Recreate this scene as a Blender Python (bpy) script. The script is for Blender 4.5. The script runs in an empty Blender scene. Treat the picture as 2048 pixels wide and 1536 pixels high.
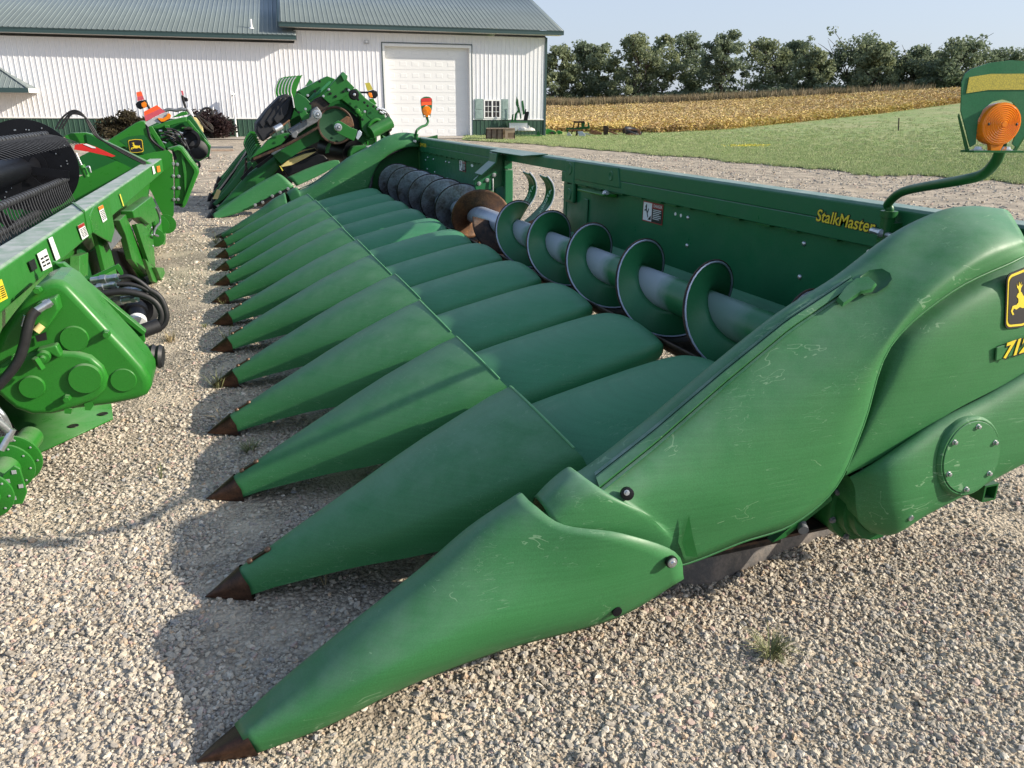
import bpy, bmesh, math, random
from mathutils import Vector, Matrix, noise
PI = math.pi
R = math.radians
random.seed(7)
scene = bpy.context.scene
COL = scene.collection

# ------------------------------------------------------------------ camera
CAM = Vector((0.2225, -1.7375, 1.6101))
YAW, PITCH, ROLL, FPX = 0.34744, 0.341085, -0.006705, 1543.15
_cy, _sy, _cp, _sp = math.cos(YAW), math.sin(YAW), math.cos(PITCH), math.sin(PITCH)
FWD = Vector((_sy*_cp, _cy*_cp, -_sp))
_rt = Vector((_cy, -_sy, 0.0))
_dn = FWD.cross(_rt)
_cr, _sr = math.cos(ROLL), math.sin(ROLL)
RIGHT = _rt*_cr + _dn*_sr
DOWN = _dn*_cr - _rt*_sr
cam = bpy.data.cameras.new('camera')
cam.sensor_fit = 'HORIZONTAL'
cam.sensor_width = 36.0
cam.lens = 36.0*FPX/2048.0
cam.clip_start = 0.05
cam.clip_end = 6000.0
camo = bpy.data.objects.new('camera', cam)
COL.objects.link(camo)
camo.matrix_world = Matrix(((RIGHT.x, -DOWN.x, -FWD.x, CAM.x), (RIGHT.y, -DOWN.y, -FWD.y, CAM.y), (RIGHT.z, -DOWN.z, -FWD.z, CAM.z), (0, 0, 0, 1)))
scene.camera = camo

def ray(u, v):
    return RIGHT*((u-1024.0)/FPX) + DOWN*((v-768.0)/FPX) + FWD
def on_plane(u, v, pt, n):
    d = ray(u, v)
    return CAM + d*((Vector(pt)-CAM).dot(n)/d.dot(n))
def PX(u, v, x): return on_plane(u, v, (x, 0, 0), Vector((1, 0, 0)))      # measured point on the upright plane x
def PY(u, v, y): return on_plane(u, v, (0, y, 0), Vector((0, 1, 0)))
def PZ(u, v, z): return on_plane(u, v, (0, 0, z), Vector((0, 0, 1)))

# ------------------------------------------------------------------ terrain
def lerp_tab(x, tab):
    if x <= tab[0][0]: return tab[0][1]
    for (a, fa), (b, fb) in zip(tab, tab[1:]):
        if x <= b: return fa + (fb-fa)*(x-a)/(b-a)
    return tab[-1][1]
KAZ = ((-30, .00026), (20, .00026), (24, .00024), (31, .0003), (51, .00054), (60, .0006))
def terrain(x, y):
    dx, dy = x-CAM.x, y-CAM.y
    D = math.hypot(dx, dy)
    az = math.degrees(math.atan2(dx, dy))
    k = lerp_tab(az, KAZ) if abs(az) < 100 else .00038
    if az <= -100 or az >= 100: k = .0002
    if D < 14: return 0.0
    if D < 100: return k*(D-14)**2
    return k*86**2 + k*60*(1-math.exp(-(D-100)/60.0))*40
def PT(u, v):
    d = ray(u, v); h = math.hypot(d.x, d.y); D = 2.0
    while D < 400:
        q = CAM + d*(D/h)
        if q.z <= terrain(q.x, q.y): return q
        D += .1
    return CAM + d*(400/h)

# ------------------------------------------------------------------ mesh builder
class MB:
    def __init__(s): s.v = []; s.f = []
    def add(s, vs, fs):
        o = len(s.v); s.v += [tuple(q) for q in vs]; s.f += [tuple(i+o for i in f) for f in fs]
    def quad(s, a, b, c, d): s.add((a, b, c, d), ((0, 1, 2, 3),))
    def box(s, lo, hi, M=None):
        x0, y0, z0 = lo; x1, y1, z1 = hi
        vs = [Vector(q) for q in ((x0,y0,z0),(x1,y0,z0),(x1,y1,z0),(x0,y1,z0),(x0,y0,z1),(x1,y0,z1),(x1,y1,z1),(x0,y1,z1))]
        if M: vs = [M @ q for q in vs]
        s.add(vs, ((0,3,2,1),(4,5,6,7),(0,1,5,4),(1,2,6,5),(2,3,7,6),(3,0,4,7)))
    def prism(s, poly, d):
        """polygon of 3-D points pushed along the vector d"""
        n = len(poly); d = Vector(d); P = [Vector(q) for q in poly]
        s.add(P + [q+d for q in P], [tuple(range(n))[::-1], tuple(range(n, 2*n))] + [(i, (i+1) % n, n+(i+1) % n, n+i) for i in range(n)])
    def bar(s, a, b, w, h, up=(0, 0, 1)):
        a = Vector(a); b = Vector(b); t = (b-a).normalized(); u = Vector(up)
        if abs(t.dot(u)) > .98: u = Vector((1, 0, 0))
        r = t.cross(u).normalized(); u = r.cross(t)
        q = [r*(sx*w/2)+u*(sz*h/2) for sx, sz in ((-1,-1),(1,-1),(1,1),(-1,1))]
        s.prism([a+k for k in q], b-a)
    def tube(s, pts, r, n=10, caps=True):
        P = [Vector(q) for q in pts]; m = len(P)
        rs = r if isinstance(r, (list, tuple)) else [r]*m
        t0 = (P[1]-P[0]).normalized(); u = t0.orthogonal().normalized(); vs = []
        for i in range(m):
            t = ((P[min(i+1, m-1)]-P[max(i-1, 0)])).normalized()
            u = (u - t*u.dot(t)).normalized(); w = t.cross(u)
            vs += [P[i] + (u*math.cos(2*PI*k/n)+w*math.sin(2*PI*k/n))*rs[i] for k in range(n)]
        fs = [(i*n+k, i*n+(k+1) % n, (i+1)*n+(k+1) % n, (i+1)*n+k) for i in range(m-1) for k in range(n)]
        if caps: fs += [tuple(range(n))[::-1], tuple((m-1)*n+k for k in range(n))]
        s.add(vs, fs)
    def lathe(s, c, axis, prof, n=20):
        """prof: (along axis, radius)"""
        c = Vector(c); a = Vector(axis).normalized(); u = a.orthogonal().normalized(); w = a.cross(u); vs = []
        for h, r in prof: vs += [c + a*h + (u*math.cos(2*PI*k/n)+w*math.sin(2*PI*k/n))*max(r, 1e-4) for k in range(n)]
        m = len(prof)
        fs = [(i*n+k, i*n+(k+1) % n, (i+1)*n+(k+1) % n, (i+1)*n+k) for i in range(m-1) for k in range(n)]
        fs += [tuple(range(n))[::-1], tuple((m-1)*n+k for k in range(n))]
        s.add(vs, fs)
    def grid(s, rows, close=False):
        m = len(rows); n = len(rows[0]); vs = [q for r in rows for q in r]
        fs = []
        for i in range(m-1):
            for k in range(n if close else n-1):
                fs.append((i*n+k, i*n+(k+1) % n, (i+1)*n+(k+1) % n, (i+1)*n+k))
        s.add(vs, fs)
    def bolt(s, c, axis, r=.011, h=.009):
        s.lathe(c, axis, ((-.003, r*1.45), (h*.25, r*1.45), (h*.3, r), (h, r*.85)), 8)
    def build(s, name, m, parent=None, smooth=38, mats=None, fm=None):
        me = bpy.data.meshes.new(name); me.from_pydata(s.v, [], s.f); me.validate(verbose=False)
        bm = bmesh.new(); bm.from_mesh(me); bmesh.ops.recalc_face_normals(bm, faces=bm.faces); bm.to_mesh(me); bm.free()
        for k in (mats or [m]): me.materials.append(k)
        if fm:
            for p_ in me.polygons: p_.material_index = fm(p_)
        if smooth:
            me.polygons.foreach_set('use_smooth', [True]*len(me.polygons)); me.set_sharp_from_angle(angle=R(smooth))
        o = bpy.data.objects.new(name, me); COL.objects.link(o)
        if parent is not None: o.parent = parent
        return o

def bevel(o, w=.006, seg=2):
    b = o.modifiers.new('bevel', 'BEVEL'); b.width = w; b.segments = seg; b.limit_method = 'ANGLE'; b.angle_limit = R(40)
    return o
def solid(o, t, off=-1):
    b = o.modifiers.new('solid', 'SOLIDIFY'); b.thickness = t; b.offset = off
    return o
def thing(name, label, cat, loc=(0, 0, 0), group=None):
    o = bpy.data.objects.new(name, None); COL.objects.link(o); o.empty_display_size = .2
    o['label'] = label; o['category'] = cat
    if group: o['group'] = group
    return o
def tag(o, label, cat, group=None):
    o['label'] = label; o['category'] = cat
    if group: o['group'] = group
    return o
def struct(o): o['kind'] = 'structure'; return o
def crom(pts, k):
    """Catmull-Rom refinement of a list of vectors"""
    P = [Vector(q) for q in pts]; out = []
    for i in range(len(P)-1):
        p0 = P[i-1] if i else P[0]*2-P[1]; p1, p2 = P[i], P[i+1]; p3 = P[i+2] if i+2 < len(P) else P[-1]*2-P[-2]
        for j in range(k):
            t = j/k
            out.append(.5*((2*p1)+(p2-p0)*t+(2*p0-5*p1+4*p2-p3)*t*t+(3*p1-p0-3*p2+p3)*t*t*t))
    out.append(P[-1]); return out
def loft(rows, ku, kv):
    rows = [crom(r, ku) for r in rows]
    cols = [crom([r[i] for r in rows], kv) for i in range(len(rows[0]))]
    return [[c[j] for c in cols] for j in range(len(cols[0]))]
def smooth_path(pts, k=6): return crom(pts, k)
def text_mesh(body, size, name, m, parent, origin, ex, ey, depth=.0015, shear=0.0, bold=0.0, align='CENTER'):
    cu = bpy.data.curves.new(name, 'FONT'); cu.body = body; cu.size = size; cu.align_x = align; cu.align_y = 'CENTER'
    cu.extrude = depth; cu.shear = shear; cu.offset = bold
    t = bpy.data.objects.new(name, cu); COL.objects.link(t)
    dg = bpy.context.evaluated_depsgraph_get(); me = bpy.data.meshes.new_from_object(t.evaluated_get(dg))
    bpy.data.objects.remove(t); bpy.data.curves.remove(cu)
    ex = Vector(ex).normalized(); ey = Vector(ey); ey = (ey-ex*ey.dot(ex)).normalized(); ez = ex.cross(ey); o0 = Vector(origin)
    me.transform(Matrix(((ex.x, ey.x, ez.x, o0.x), (ex.y, ey.y, ez.y, o0.y), (ex.z, ey.z, ez.z, o0.z), (0, 0, 0, 1))))
    me.materials.clear(); me.materials.append(m)
    o = bpy.data.objects.new(name, me); COL.objects.link(o)
    if parent is not None: o.parent = parent
    return o
# ------------------------------------------------------------------ materials
def new_mat(name):
    m = bpy.data.materials.new(name); m.use_nodes = True; nt = m.node_tree
    return m, nt, nt.nodes['Principled BSDF']
def N(nt, kind, **kw):
    n = nt.nodes.new(kind)
    for k, v in kw.items():
        if k.startswith('i_'): n.inputs[k[2:].replace('_', ' ')].default_value = v
        else: setattr(n, k, v)
    return n
def ramp(nt, stops, interp='LINEAR'):
    r = nt.nodes.new('ShaderNodeValToRGB'); r.color_ramp.interpolation = interp
    e = r.color_ramp.elements
    while len(e) < len(stops): e.new(.5)
    for k, (pos, c) in zip(e, stops): k.position = pos; k.color = (*c, 1) if len(c) == 3 else c
    return r
def mixc(nt, a, b, fac, mode='MIX'):
    m = nt.nodes.new('ShaderNodeMix'); m.data_type = 'RGBA'; m.blend_type = mode
    for s, v in ((m.inputs[0], fac), (m.inputs[6], a), (m.inputs[7], b)):
        if hasattr(v, 'links'): nt.links.new(v, s)
        else: s.default_value = (*v, 1) if isinstance(v, tuple) and len(v) == 3 else v
    return m.outputs[2]
def mth(nt, op, a, b=None, c=None, clamp=False):
    m = nt.nodes.new('ShaderNodeMath'); m.operation = op; m.use_clamp = clamp
    for s, v in zip(m.inputs, (a, b, c)):
        if v is None: continue
        if hasattr(v, 'links'): nt.links.new(v, s)
        else: s.default_value = v
    return m.outputs[0]
def coords(nt, scale=None, loc=None, rot=None):
    t = nt.nodes.new('ShaderNodeTexCoord')
    if scale is None: return t.outputs['Object']
    mp = nt.nodes.new('ShaderNodeMapping'); mp.inputs['Scale'].default_value = scale
    if loc: mp.inputs['Location'].default_value = loc
    if rot: mp.inputs['Rotation'].default_value = rot
    nt.links.new(t.outputs['Object'], mp.inputs['Vector']); return mp.outputs['Vector']
def tex_noise(nt, vec, scale, detail=4, rough=.55, dist=0.0):
    n = N(nt, 'ShaderNodeTexNoise'); n.inputs['Scale'].default_value = scale; n.inputs['Detail'].default_value = detail
    n.inputs['Roughness'].default_value = rough; n.inputs['Distortion'].default_value = dist
    nt.links.new(vec, n.inputs['Vector']); return n.outputs['Fac']
def bump(nt, b, h, strength=.2, dist=.01):
    n = N(nt, 'ShaderNodeBump'); n.inputs['Strength'].default_value = strength; n.inputs['Distance'].default_value = dist
    nt.links.new(h, n.inputs['Height']); nt.links.new(n.outputs['Normal'], b.inputs['Normal'])
def up_mask(nt, lo, hi):
    g = N(nt, 'ShaderNodeNewGeometry'); s = N(nt, 'ShaderNodeSeparateXYZ'); nt.links.new(g.outputs['Normal'], s.inputs[0])
    mr = N(nt, 'ShaderNodeMapRange'); mr.inputs['From Min'].default_value = lo; mr.inputs['From Max'].default_value = hi
    nt.links.new(s.outputs['Z'], mr.inputs['Value']); return mr.outputs[0]

def poly_green(name, base, fade, dust, dust_c=(.26, .29, .25), scratches=.16, rough=.42, wear=.0):
    """moulded poly or painted sheet: slow fading, fine grain, dust on the tops, pale scratches"""
    m, nt, b = new_mat(name); v = coords(nt); L = nt.links
    big = tex_noise(nt, v, 1.7, 5, .6)
    rb = ramp(nt, ((.3, (0, 0, 0)), (.72, (1, 1, 1)))); L.new(big, rb.inputs[0])
    oi = N(nt, 'ShaderNodeObjectInfo'); c = mixc(nt, base, fade, mth(nt, 'ADD', mth(nt, 'MULTIPLY', rb.outputs[0], .6), mth(nt, 'MULTIPLY', oi.outputs['Random'], .4)))
    grain = tex_noise(nt, v, 260, 2, .7)
    rg = ramp(nt, ((.35, (.88, .88, .88)), (.65, (1.1, 1.1, 1.1)))); L.new(grain, rg.inputs[0])
    c = mixc(nt, c, rg.outputs[0], 1.0, 'MULTIPLY')
    fine = tex_noise(nt, coords(nt, (2.5, 2.5, 150)), 1.0, 3, .6); rf_ = ramp(nt, ((.3, (.90, .92, .90)), (.7, (1.08, 1.06, 1.08)))); L.new(fine, rf_.inputs[0])
    if scratches: c = mixc(nt, c, rf_.outputs[0], 1.0, 'MULTIPLY')
    # dust settles on what faces up
    mott = tex_noise(nt, v, 9, 6, .65)
    rm = ramp(nt, ((.3, (.25, .25, .25)), (.7, (1, 1, 1)))); L.new(mott, rm.inputs[0])
    dm = mth(nt, 'MULTIPLY', mth(nt, 'MULTIPLY', up_mask(nt, .35, 1.0), mth(nt, 'ADD', dust*.7, mth(nt, 'MULTIPLY', oi.outputs['Random'], dust*.6))), rm.outputs[0])
    c = mixc(nt, c, dust_c, dm)
    if scratches:
        tot = None; vv = coords(nt, (1.6, 42, 42), None, (0, .45, 0)); st_ = mth(nt, 'LESS_THAN', mth(nt, 'ABSOLUTE', mth(nt, 'SUBTRACT', tex_noise(nt, vv, 1.0, 2, .5, .2), .5)), .006)
        st_ = mth(nt, 'MULTIPLY', st_, mth(nt, 'GREATER_THAN', tex_noise(nt, v, 4.2, 3, .6), .55)); c = mixc(nt, c, (.22, .36, .22), mth(nt, 'MULTIPLY', st_, .22))
        for sc, rot, th, pm in (((5, 70, 30), (.3, .1, .5), .7, .62), ((30, 6, 60), (.8, .2, -.4), .71, .64), ((12, 55, 8), (0, .6, 1.1), .7, .64), ((3, 26, 40), (.1, -.5, .2), .72, .6)):
            vv = coords(nt, tuple(q*.22+2.2 for q in sc), None, rot)
            n1 = tex_noise(nt, vv, 1.0, 3, .55, .4)
            k = mth(nt, 'LESS_THAN', mth(nt, 'ABSOLUTE', mth(nt, 'SUBTRACT', n1, .5)), .0052)
            patch = mth(nt, 'GREATER_THAN', tex_noise(nt, v, 3.2+sc[0]*.14, 3, .55), pm+.015)
            k = mth(nt, 'MULTIPLY', k, patch)
            tot = k if tot is None else mth(nt, 'MAXIMUM', tot, k)
        c = mixc(nt, c, (.26, .40, .24), mth(nt, 'MULTIPLY', tot, scratches))
    if wear:
        wn = tex_noise(nt, v, 38, 6, .7)
        wm = mth(nt, 'MULTIPLY', mth(nt, 'GREATER_THAN', wn, .66), wear)
        c = mixc(nt, c, (.12, .09, .06), wm)
    L.new(c, b.inputs['Base Color'])
    rr = ramp(nt, ((.3, (rough-.06,)*3), (.7, (rough+.14,)*3))); L.new(mott, rr.inputs[0])
    L.new(rr.outputs[0], b.inputs['Roughness'])
    bump(nt, b, grain, .05, .002)
    b.inputs['Specular IOR Level'].default_value = .30
    return m
def plain(name, c, rough=.5, metal=0.0, var=.25, scale=14, spec=.5, bumpy=0.0):
    m, nt, b = new_mat(name); v = coords(nt); n = tex_noise(nt, v, scale, 5, .6)
    r = ramp(nt, ((.25, tuple(x*(1-var) for x in c)), (.75, tuple(min(1, x*(1+var)) for x in c)))); nt.links.new(n, r.inputs[0])
    nt.links.new(r.outputs[0], b.inputs['Base Color'])
    b.inputs['Roughness'].default_value = rough; b.inputs['Metallic'].default_value = metal; b.inputs['Specular IOR Level'].default_value = spec
    if bumpy: bump(nt, b, tex_noise(nt, v, scale*6, 4, .6), bumpy, .004)
    return m
def rusty(name, a, b_, rough=.6, metal=.3, scale=9, lo=.42, hi=.6):
    m, nt, b = new_mat(name); v = coords(nt); n = tex_noise(nt, v, scale, 8, .72)
    r = ramp(nt, ((lo, a), (hi, b_))); nt.links.new(n, r.inputs[0])
    f = tex_noise(nt, v, scale*9, 4, .7); rf = ramp(nt, ((.3, (.6, .6, .6)), (.7, (1.25, 1.25, 1.25)))); nt.links.new(f, rf.inputs[0])
    nt.links.new(mixc(nt, r.outputs[0], rf.outputs[0], 1.0, 'MULTIPLY'), b.inputs['Base Color'])
    b.inputs['Roughness'].default_value = rough; b.inputs['Metallic'].default_value = metal
    bump(nt, b, f, .25, .003)
    return m
M = {}
M['poly'] = poly_green('faded_green_poly', (.026, .146, .043), (.046, .188, .066), .48, (.19, .31, .22), rough=.46)
M['poly_rim'] = plain('lit_poly_edge', (.10, .30, .12), .45, 0, .15)  # rim green lightened so the sun on the edge is in the colour
M['poly_cover'] = poly_green('row_cover_green_poly', (.030, .180, .070), (.044, .215, .090), .24, (.17, .30, .22), rough=.46)
M['poly_end'] = poly_green('end_divider_green_poly', (.027, .140, .040), (.042, .170, .058), .46, (.19, .29, .23), .42, .45)
M['sheet'] = poly_green('dark_green_sheet', (.014, .115, .046), (.018, .135, .054), .75, (.36, .41, .38), 0, .33)
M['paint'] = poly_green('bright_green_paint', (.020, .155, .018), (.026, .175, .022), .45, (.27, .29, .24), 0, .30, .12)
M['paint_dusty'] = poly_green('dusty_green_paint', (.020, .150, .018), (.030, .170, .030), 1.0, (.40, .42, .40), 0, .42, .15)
M['paint_dark'] = poly_green('shaded_green_paint', (.010, .090, .020), (.014, .105, .024), .35, (.22, .24, .2), 0, .34, .1)  # darker copy of the green; on many parts it paints their shade
M['paint_mid'] = poly_green('green_painted_steel', (.015, .110, .020), (.019, .130, .026), .35, (.22, .26, .21), 0, .34, .1)  # green darkened to put the folded header's shade into the paint
def tube_mat():
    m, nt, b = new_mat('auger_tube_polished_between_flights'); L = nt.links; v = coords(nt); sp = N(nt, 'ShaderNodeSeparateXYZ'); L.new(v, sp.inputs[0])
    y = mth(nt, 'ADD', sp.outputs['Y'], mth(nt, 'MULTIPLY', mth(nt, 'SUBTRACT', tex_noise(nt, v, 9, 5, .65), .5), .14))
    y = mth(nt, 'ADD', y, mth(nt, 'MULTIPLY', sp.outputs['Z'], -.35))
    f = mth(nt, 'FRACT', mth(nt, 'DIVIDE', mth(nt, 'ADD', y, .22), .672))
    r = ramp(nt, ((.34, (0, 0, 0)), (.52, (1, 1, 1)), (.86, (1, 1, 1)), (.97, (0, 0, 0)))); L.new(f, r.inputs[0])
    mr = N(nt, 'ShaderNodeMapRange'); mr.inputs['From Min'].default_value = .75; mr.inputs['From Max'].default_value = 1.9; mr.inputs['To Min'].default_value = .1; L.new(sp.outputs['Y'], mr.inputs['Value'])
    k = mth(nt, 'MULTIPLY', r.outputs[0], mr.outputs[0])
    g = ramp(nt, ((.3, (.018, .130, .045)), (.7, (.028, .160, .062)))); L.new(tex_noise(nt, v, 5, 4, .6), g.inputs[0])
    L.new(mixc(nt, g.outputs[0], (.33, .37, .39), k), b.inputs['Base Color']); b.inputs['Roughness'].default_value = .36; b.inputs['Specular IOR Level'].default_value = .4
    return m
M['tube_worn'] = tube_mat()
M['flight_shaded'] = poly_green('shaded_flight_paint', (.006, .045, .018), (.009, .055, .022), .1, (.1, .12, .1), 0, .55)  # near-black green carries the shadow on the folded header's flight
M['auger'] = poly_green('auger_green_paint', (.022, .155, .055), (.030, .180, .070), .25, (.2, .26, .22), 0, .34)
M['black'] = plain('black_paint', (.0045, .005, .007), .42, 0, .3, 14, .3)
M['rubber'] = plain('black_rubber', (.014, .014, .015), .55, 0, .35, 40)
M['tine'] = plain('grey_tine_plastic', (.045, .047, .052), .42, 0, .3, 30)
M['fabric'] = plain('black_belting', (.012, .013, .017), .7, 0, .3)
M['steel'] = plain('zinc_steel', (.52, .54, .55), .33, .85, .2, 30)
M['worn_steel'] = plain('worn_white_steel', (.42, .47, .55), .34, .35, .12, 20)
M['cast'] = plain('grey_casting', (.16, .17, .18), .5, .35, .3, 25)
M['galv'] = plain('grey_plate', (.44, .45, .46), .45, .3, .15)
M['snout_tip'] = rusty('brown_steel_tip', (.030, .014, .008), (.075, .034, .018), .42, .45, 14)
M['bolt_brown'] = plain('bronze_bolt', (.14, .085, .055), .45, .6, .3, 60)
M['rust'] = rusty('rusty_flighting', (.085, .050, .032), (.22, .105, .045), .55, .35, 8, .38, .62)
M['rust_dark'] = rusty('dark_rust', (.020, .013, .009), (.075, .040, .022), .6, .3, 12)
M['flight_worn'] = rusty('worn_dark_flighting', (.34, .38, .43), (.12, .095, .075), .36, .2, 6, .44, .66)
M['trough'] = rusty('worn_trough', (.030, .022, .016), (.10, .066, .042), .5, .3, 6)
M['dark_metal'] = rusty('grimy_steel', (.010, .010, .010), (.05, .038, .028), .55, .4, 15)
M['skid'] = rusty('skid_plate_poly', (.045, .042, .040), (.13, .105, .085), .5, .0, 10)
M['white'] = plain('white_paint', (.78, .78, .76), .5, 0, .05)
M['decal_white'] = plain('decal_white', (.72, .73, .72), .45, 0, .03)
M['decal_black'] = plain('decal_black', (.012, .012, .013), .4, 0, .1)
M['decal_red'] = plain('decal_red', (.30, .022, .020), .4, 0, .1)
M['decal_orange'] = plain('decal_orange', (.75, .20, .02), .4, 0, .1)
M['yellow'] = plain('decal_yellow', (.72, .55, .03), .4, 0, .05)
M['pale_yellow'] = plain('paint_pen_yellow', (.55, .50, .06), .6, 0, .2, 90)
M['red_tape'] = plain('red_reflector', (.55, .030, .028), .3, 0, .1)
M['faded_red'] = plain('faded_red_reflector', (.50, .075, .10), .35, 0, .12)
M['orange_tape'] = plain('orange_reflector', (.85, .10, .025), .35, 0, .08)
M['cream'] = plain('cream_plastic', (.62, .52, .22), .5, 0, .1)
def reflect_tape():
    m, nt, b = new_mat('yellow_prismatic_tape'); v = coords(nt, (150, 150, 150))
    vo = N(nt, 'ShaderNodeTexVoronoi'); vo.feature = 'DISTANCE_TO_EDGE'; vo.inputs['Scale'].default_value = 1; nt.links.new(v, vo.inputs['Vector'])
    r = ramp(nt, ((.03, (.30, .27, .04)), (.12, (.47, .40, .05)))); nt.links.new(vo.outputs['Distance'], r.inputs[0])
    nt.links.new(r.outputs[0], b.inputs['Base Color']); b.inputs['Roughness'].default_value = .35
    return m
M['tape'] = reflect_tape()
def amber():
    m, nt, b = new_mat('amber_lens'); b.inputs['Base Color'].default_value = (.95, .27, .012, 1); b.inputs['Roughness'].default_value = .12
    b.inputs['Transmission Weight'].default_value = .25; b.inputs['IOR'].default_value = 1.45
    b.inputs['Subsurface Weight'].default_value = .25; b.inputs['Subsurface Radius'].default_value = (.05, .02, .005); b.inputs['Subsurface Scale'].default_value = .4
    return m
M['amber'] = amber()
# ------------------------------------------------------------------ the twelve-row corn header
ROW = 0.762
YFAR = 12*ROW
corn = thing('corn_header', 'large twelve-row corn header with faded green poly snouts reaching across the gravel, nearest the camera', 'corn header')
corn.location = (0, 0, 0)

def sec(x, w, zb, zt, p=2.3, n=18, skew=0.0, yc=0.0):
    out = []
    for k in range(n+1):
        t = PI*k/n; c, s = math.cos(t), math.sin(t)
        y = w*math.copysign(abs(c)**(2/p), c); z = zb+(zt-zb)*abs(s)**(2/2.15)
        out.append(Vector((x+skew*(zt-z), yc+y, z)))
    return out
def arch(x, w, zb, zt, drop, k, p=2.4, n=20, skew=0.0):
    """section between a rounded cone (k=0) and a broad flat arch with upright skirts (k=1)"""
    a = sec(x, w, zb, zt, p, n); out = []
    for i, q in enumerate(a):
        t = -1+2*i/n; t = -t
        if abs(t) > .86:
            f = (abs(t)-.86)/.14; y = w*math.copysign(1.0, t); z = (zt-drop)*(1-f)+zb*f
        else:
            y = w*t/.86; z = zt-drop*abs(t/.86)**2.3
        b = Vector((x, y, z)); c = q.lerp(b, k); c.x += skew*(zt-max(c.z, zt-drop*1.4)); out.append(c)
    return out
# --- inner snouts: one built, ten copied
SN = ((.115, .046, .010, .094), (.22, .074, .046, .150), (.34, .112, .080, .217), (.50, .164, .124, .300), (.66, .222, .160, .383), (.82, .276, .200, .463), (.98, .324, .250, .532), (1.09, .352, .280, .578), (1.172, .366, .300, .606))
def snout_parts(par):
    m = MB()
    rows = []
    for i, (x, w, zb, zt) in enumerate(SN):
        sk = (.55, .3, .15, 0, 0, .2, .45, .65, .85)[i]; k = min(1, max(0, (x-.30)/.80))**1.2
        rows.append(arch(x, w, zb, zt, .105*min(1, x/1.1), k, 2.4, 24, sk))
    m.grid(rows)
    # turned-in lips along both lower edges and the rear rim
    m.grid([[r[0] for r in rows], [r[0]+Vector((0, -.022, .012)) for r in rows]])
    m.grid([[r[-1] for r in rows], [r[-1]+Vector((0, .022, .012)) for r in rows]])
    last = rows[-1]; yc = Vector((0, 0, .2))
    m.grid([last, [q+(Vector((q.x, 0, .30))-q).normalized()*.016 for q in last]])
    body = m.build('snout', M['poly'], par, 50)
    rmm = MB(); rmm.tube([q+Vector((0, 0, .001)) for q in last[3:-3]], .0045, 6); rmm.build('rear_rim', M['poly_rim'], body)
    t = MB(); ring = []
    for k in range(19):
        a_ = PI*k/18; c_, s_ = math.cos(a_), math.sin(a_); zz = .10*abs(s_)**(2/2.15); x_ = .122+.42*(.10-zz)
        w_ = lerp_tab(x_, [(q[0], q[1]) for q in SN]); zt_ = lerp_tab(x_, [(q[0], q[3]) for q in SN]); zb_ = lerp_tab(x_, [(q[0], q[2]) for q in SN])
        y_ = w_*math.copysign(abs(c_)**(2/2.4), c_); z_ = zb_+(zt_-zb_)*abs(s_)**(2/2.15)
        ring.append(Vector((x_, y_*1.08+math.copysign(.003, c_), (z_+.005) if 1 < k < 17 else .0)))
    A = Vector((-.005, 0, .010)); rr = []
    for f in (.03, .2, .45, .75, 1.0):
        g = f**1.05
        rr.append([Vector((A.x+(q.x-A.x)*f, (q.y)*g, A.z*(1-g)+q.z*g)) for q in ring])
    t.grid(rr); t.grid([[r[0] for r in rr], [r[-1] for r in rr]])
    tip = t.build('snout_tip', M['snout_tip'], body, 45)
    st = MB(); pts = [Vector((x, 0, z)) for x, z in ((.155, .121), (.19, .138), (.225, .156))]
    st.bar(pts[0], pts[2], .016, .006); st.build('tip_strap', M['snout_tip'], body)
    for x, z in ((.160, .123), (.222, .1555)):
        b = MB(); b.lathe((x, 0, z), (-.45, 0, 1), ((-.004, .012), (.003, .012), (.008, .008), (.010, .002)), 10); b.build('bolt', M['bolt_brown'], body)
    for s in (-1, 1):
        w = MB(); w.prism([(.80, s*.272, .188), (1.02, s*.334, .250), (1.02, s*.334, .286), (.80, s*.272, .224)], (0, s*.012, 0))
        o = bevel(w.build('wear_strip', M['black'], body, 30), .004)
        for x in (.83, .98):
            b = MB(); b.bolt((x, s*(.272+.062*(x-.8)/.22+.012), .207+.062*(x-.8)/.22), (0, s, 0), .008, .006); b.build('bolt', M['steel'], body)
    return body
def copy_tree(o, parent):
    c = o.copy(); COL.objects.link(c); c.parent = parent
    for ch in list(o.children): copy_tree(ch, c)
    return c
sn0 = snout_parts(corn); sn0.location = (0, ROW, 0)
rs = random.Random(3)
for i in range(2, 12):
    c = copy_tree(sn0, corn); c.location = (rs.uniform(-.012, .012), ROW*i+rs.uniform(-.012, .012), rs.uniform(-.006, .008)); c.rotation_euler = (0, rs.uniform(-.006, .006), rs.uniform(-.008, .008))
# --- row covers behind the snouts
CV = ((1.150, .330, .30, .478), (1.25, .335, .32, .505), (1.42, .336, .36, .548), (1.60, .336, .41, .590), (1.76, .334, .455, .626), (1.86, .326, .485, .645), (1.93, .322, .505, .655), (1.985, .312, .525, .655), (2.03, .292, .54, .644), (2.060, .262, .55, .622), (2.078, .21, .55, .59))
def cover_parts(par):
    m = MB(); rows = [arch(x, w, zb, zt, min(.085, (zt-zb)*.5), .95 if x < 1.95 else .9, 2.8, 26) for x, w, zb, zt in CV]
    m.grid(rows)
    m.grid([[r[0] for r in rows], [r[0]+Vector((0, -.03, -.035)) for r in rows]]); m.grid([[r[-1] for r in rows], [r[-1]+Vector((0, .03, -.035)) for r in rows]])
    c = m.build('row_cover', M['poly_cover'], par, 55)
    return c
cv0 = cover_parts(corn); cv0.location = (0, ROW, 0)
for i in range(2, 12):
    c = copy_tree(cv0, corn); c.location = (0, ROW*i, 0); c.rotation_euler = (0, 0, rs.uniform(-.006, .006))
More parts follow.
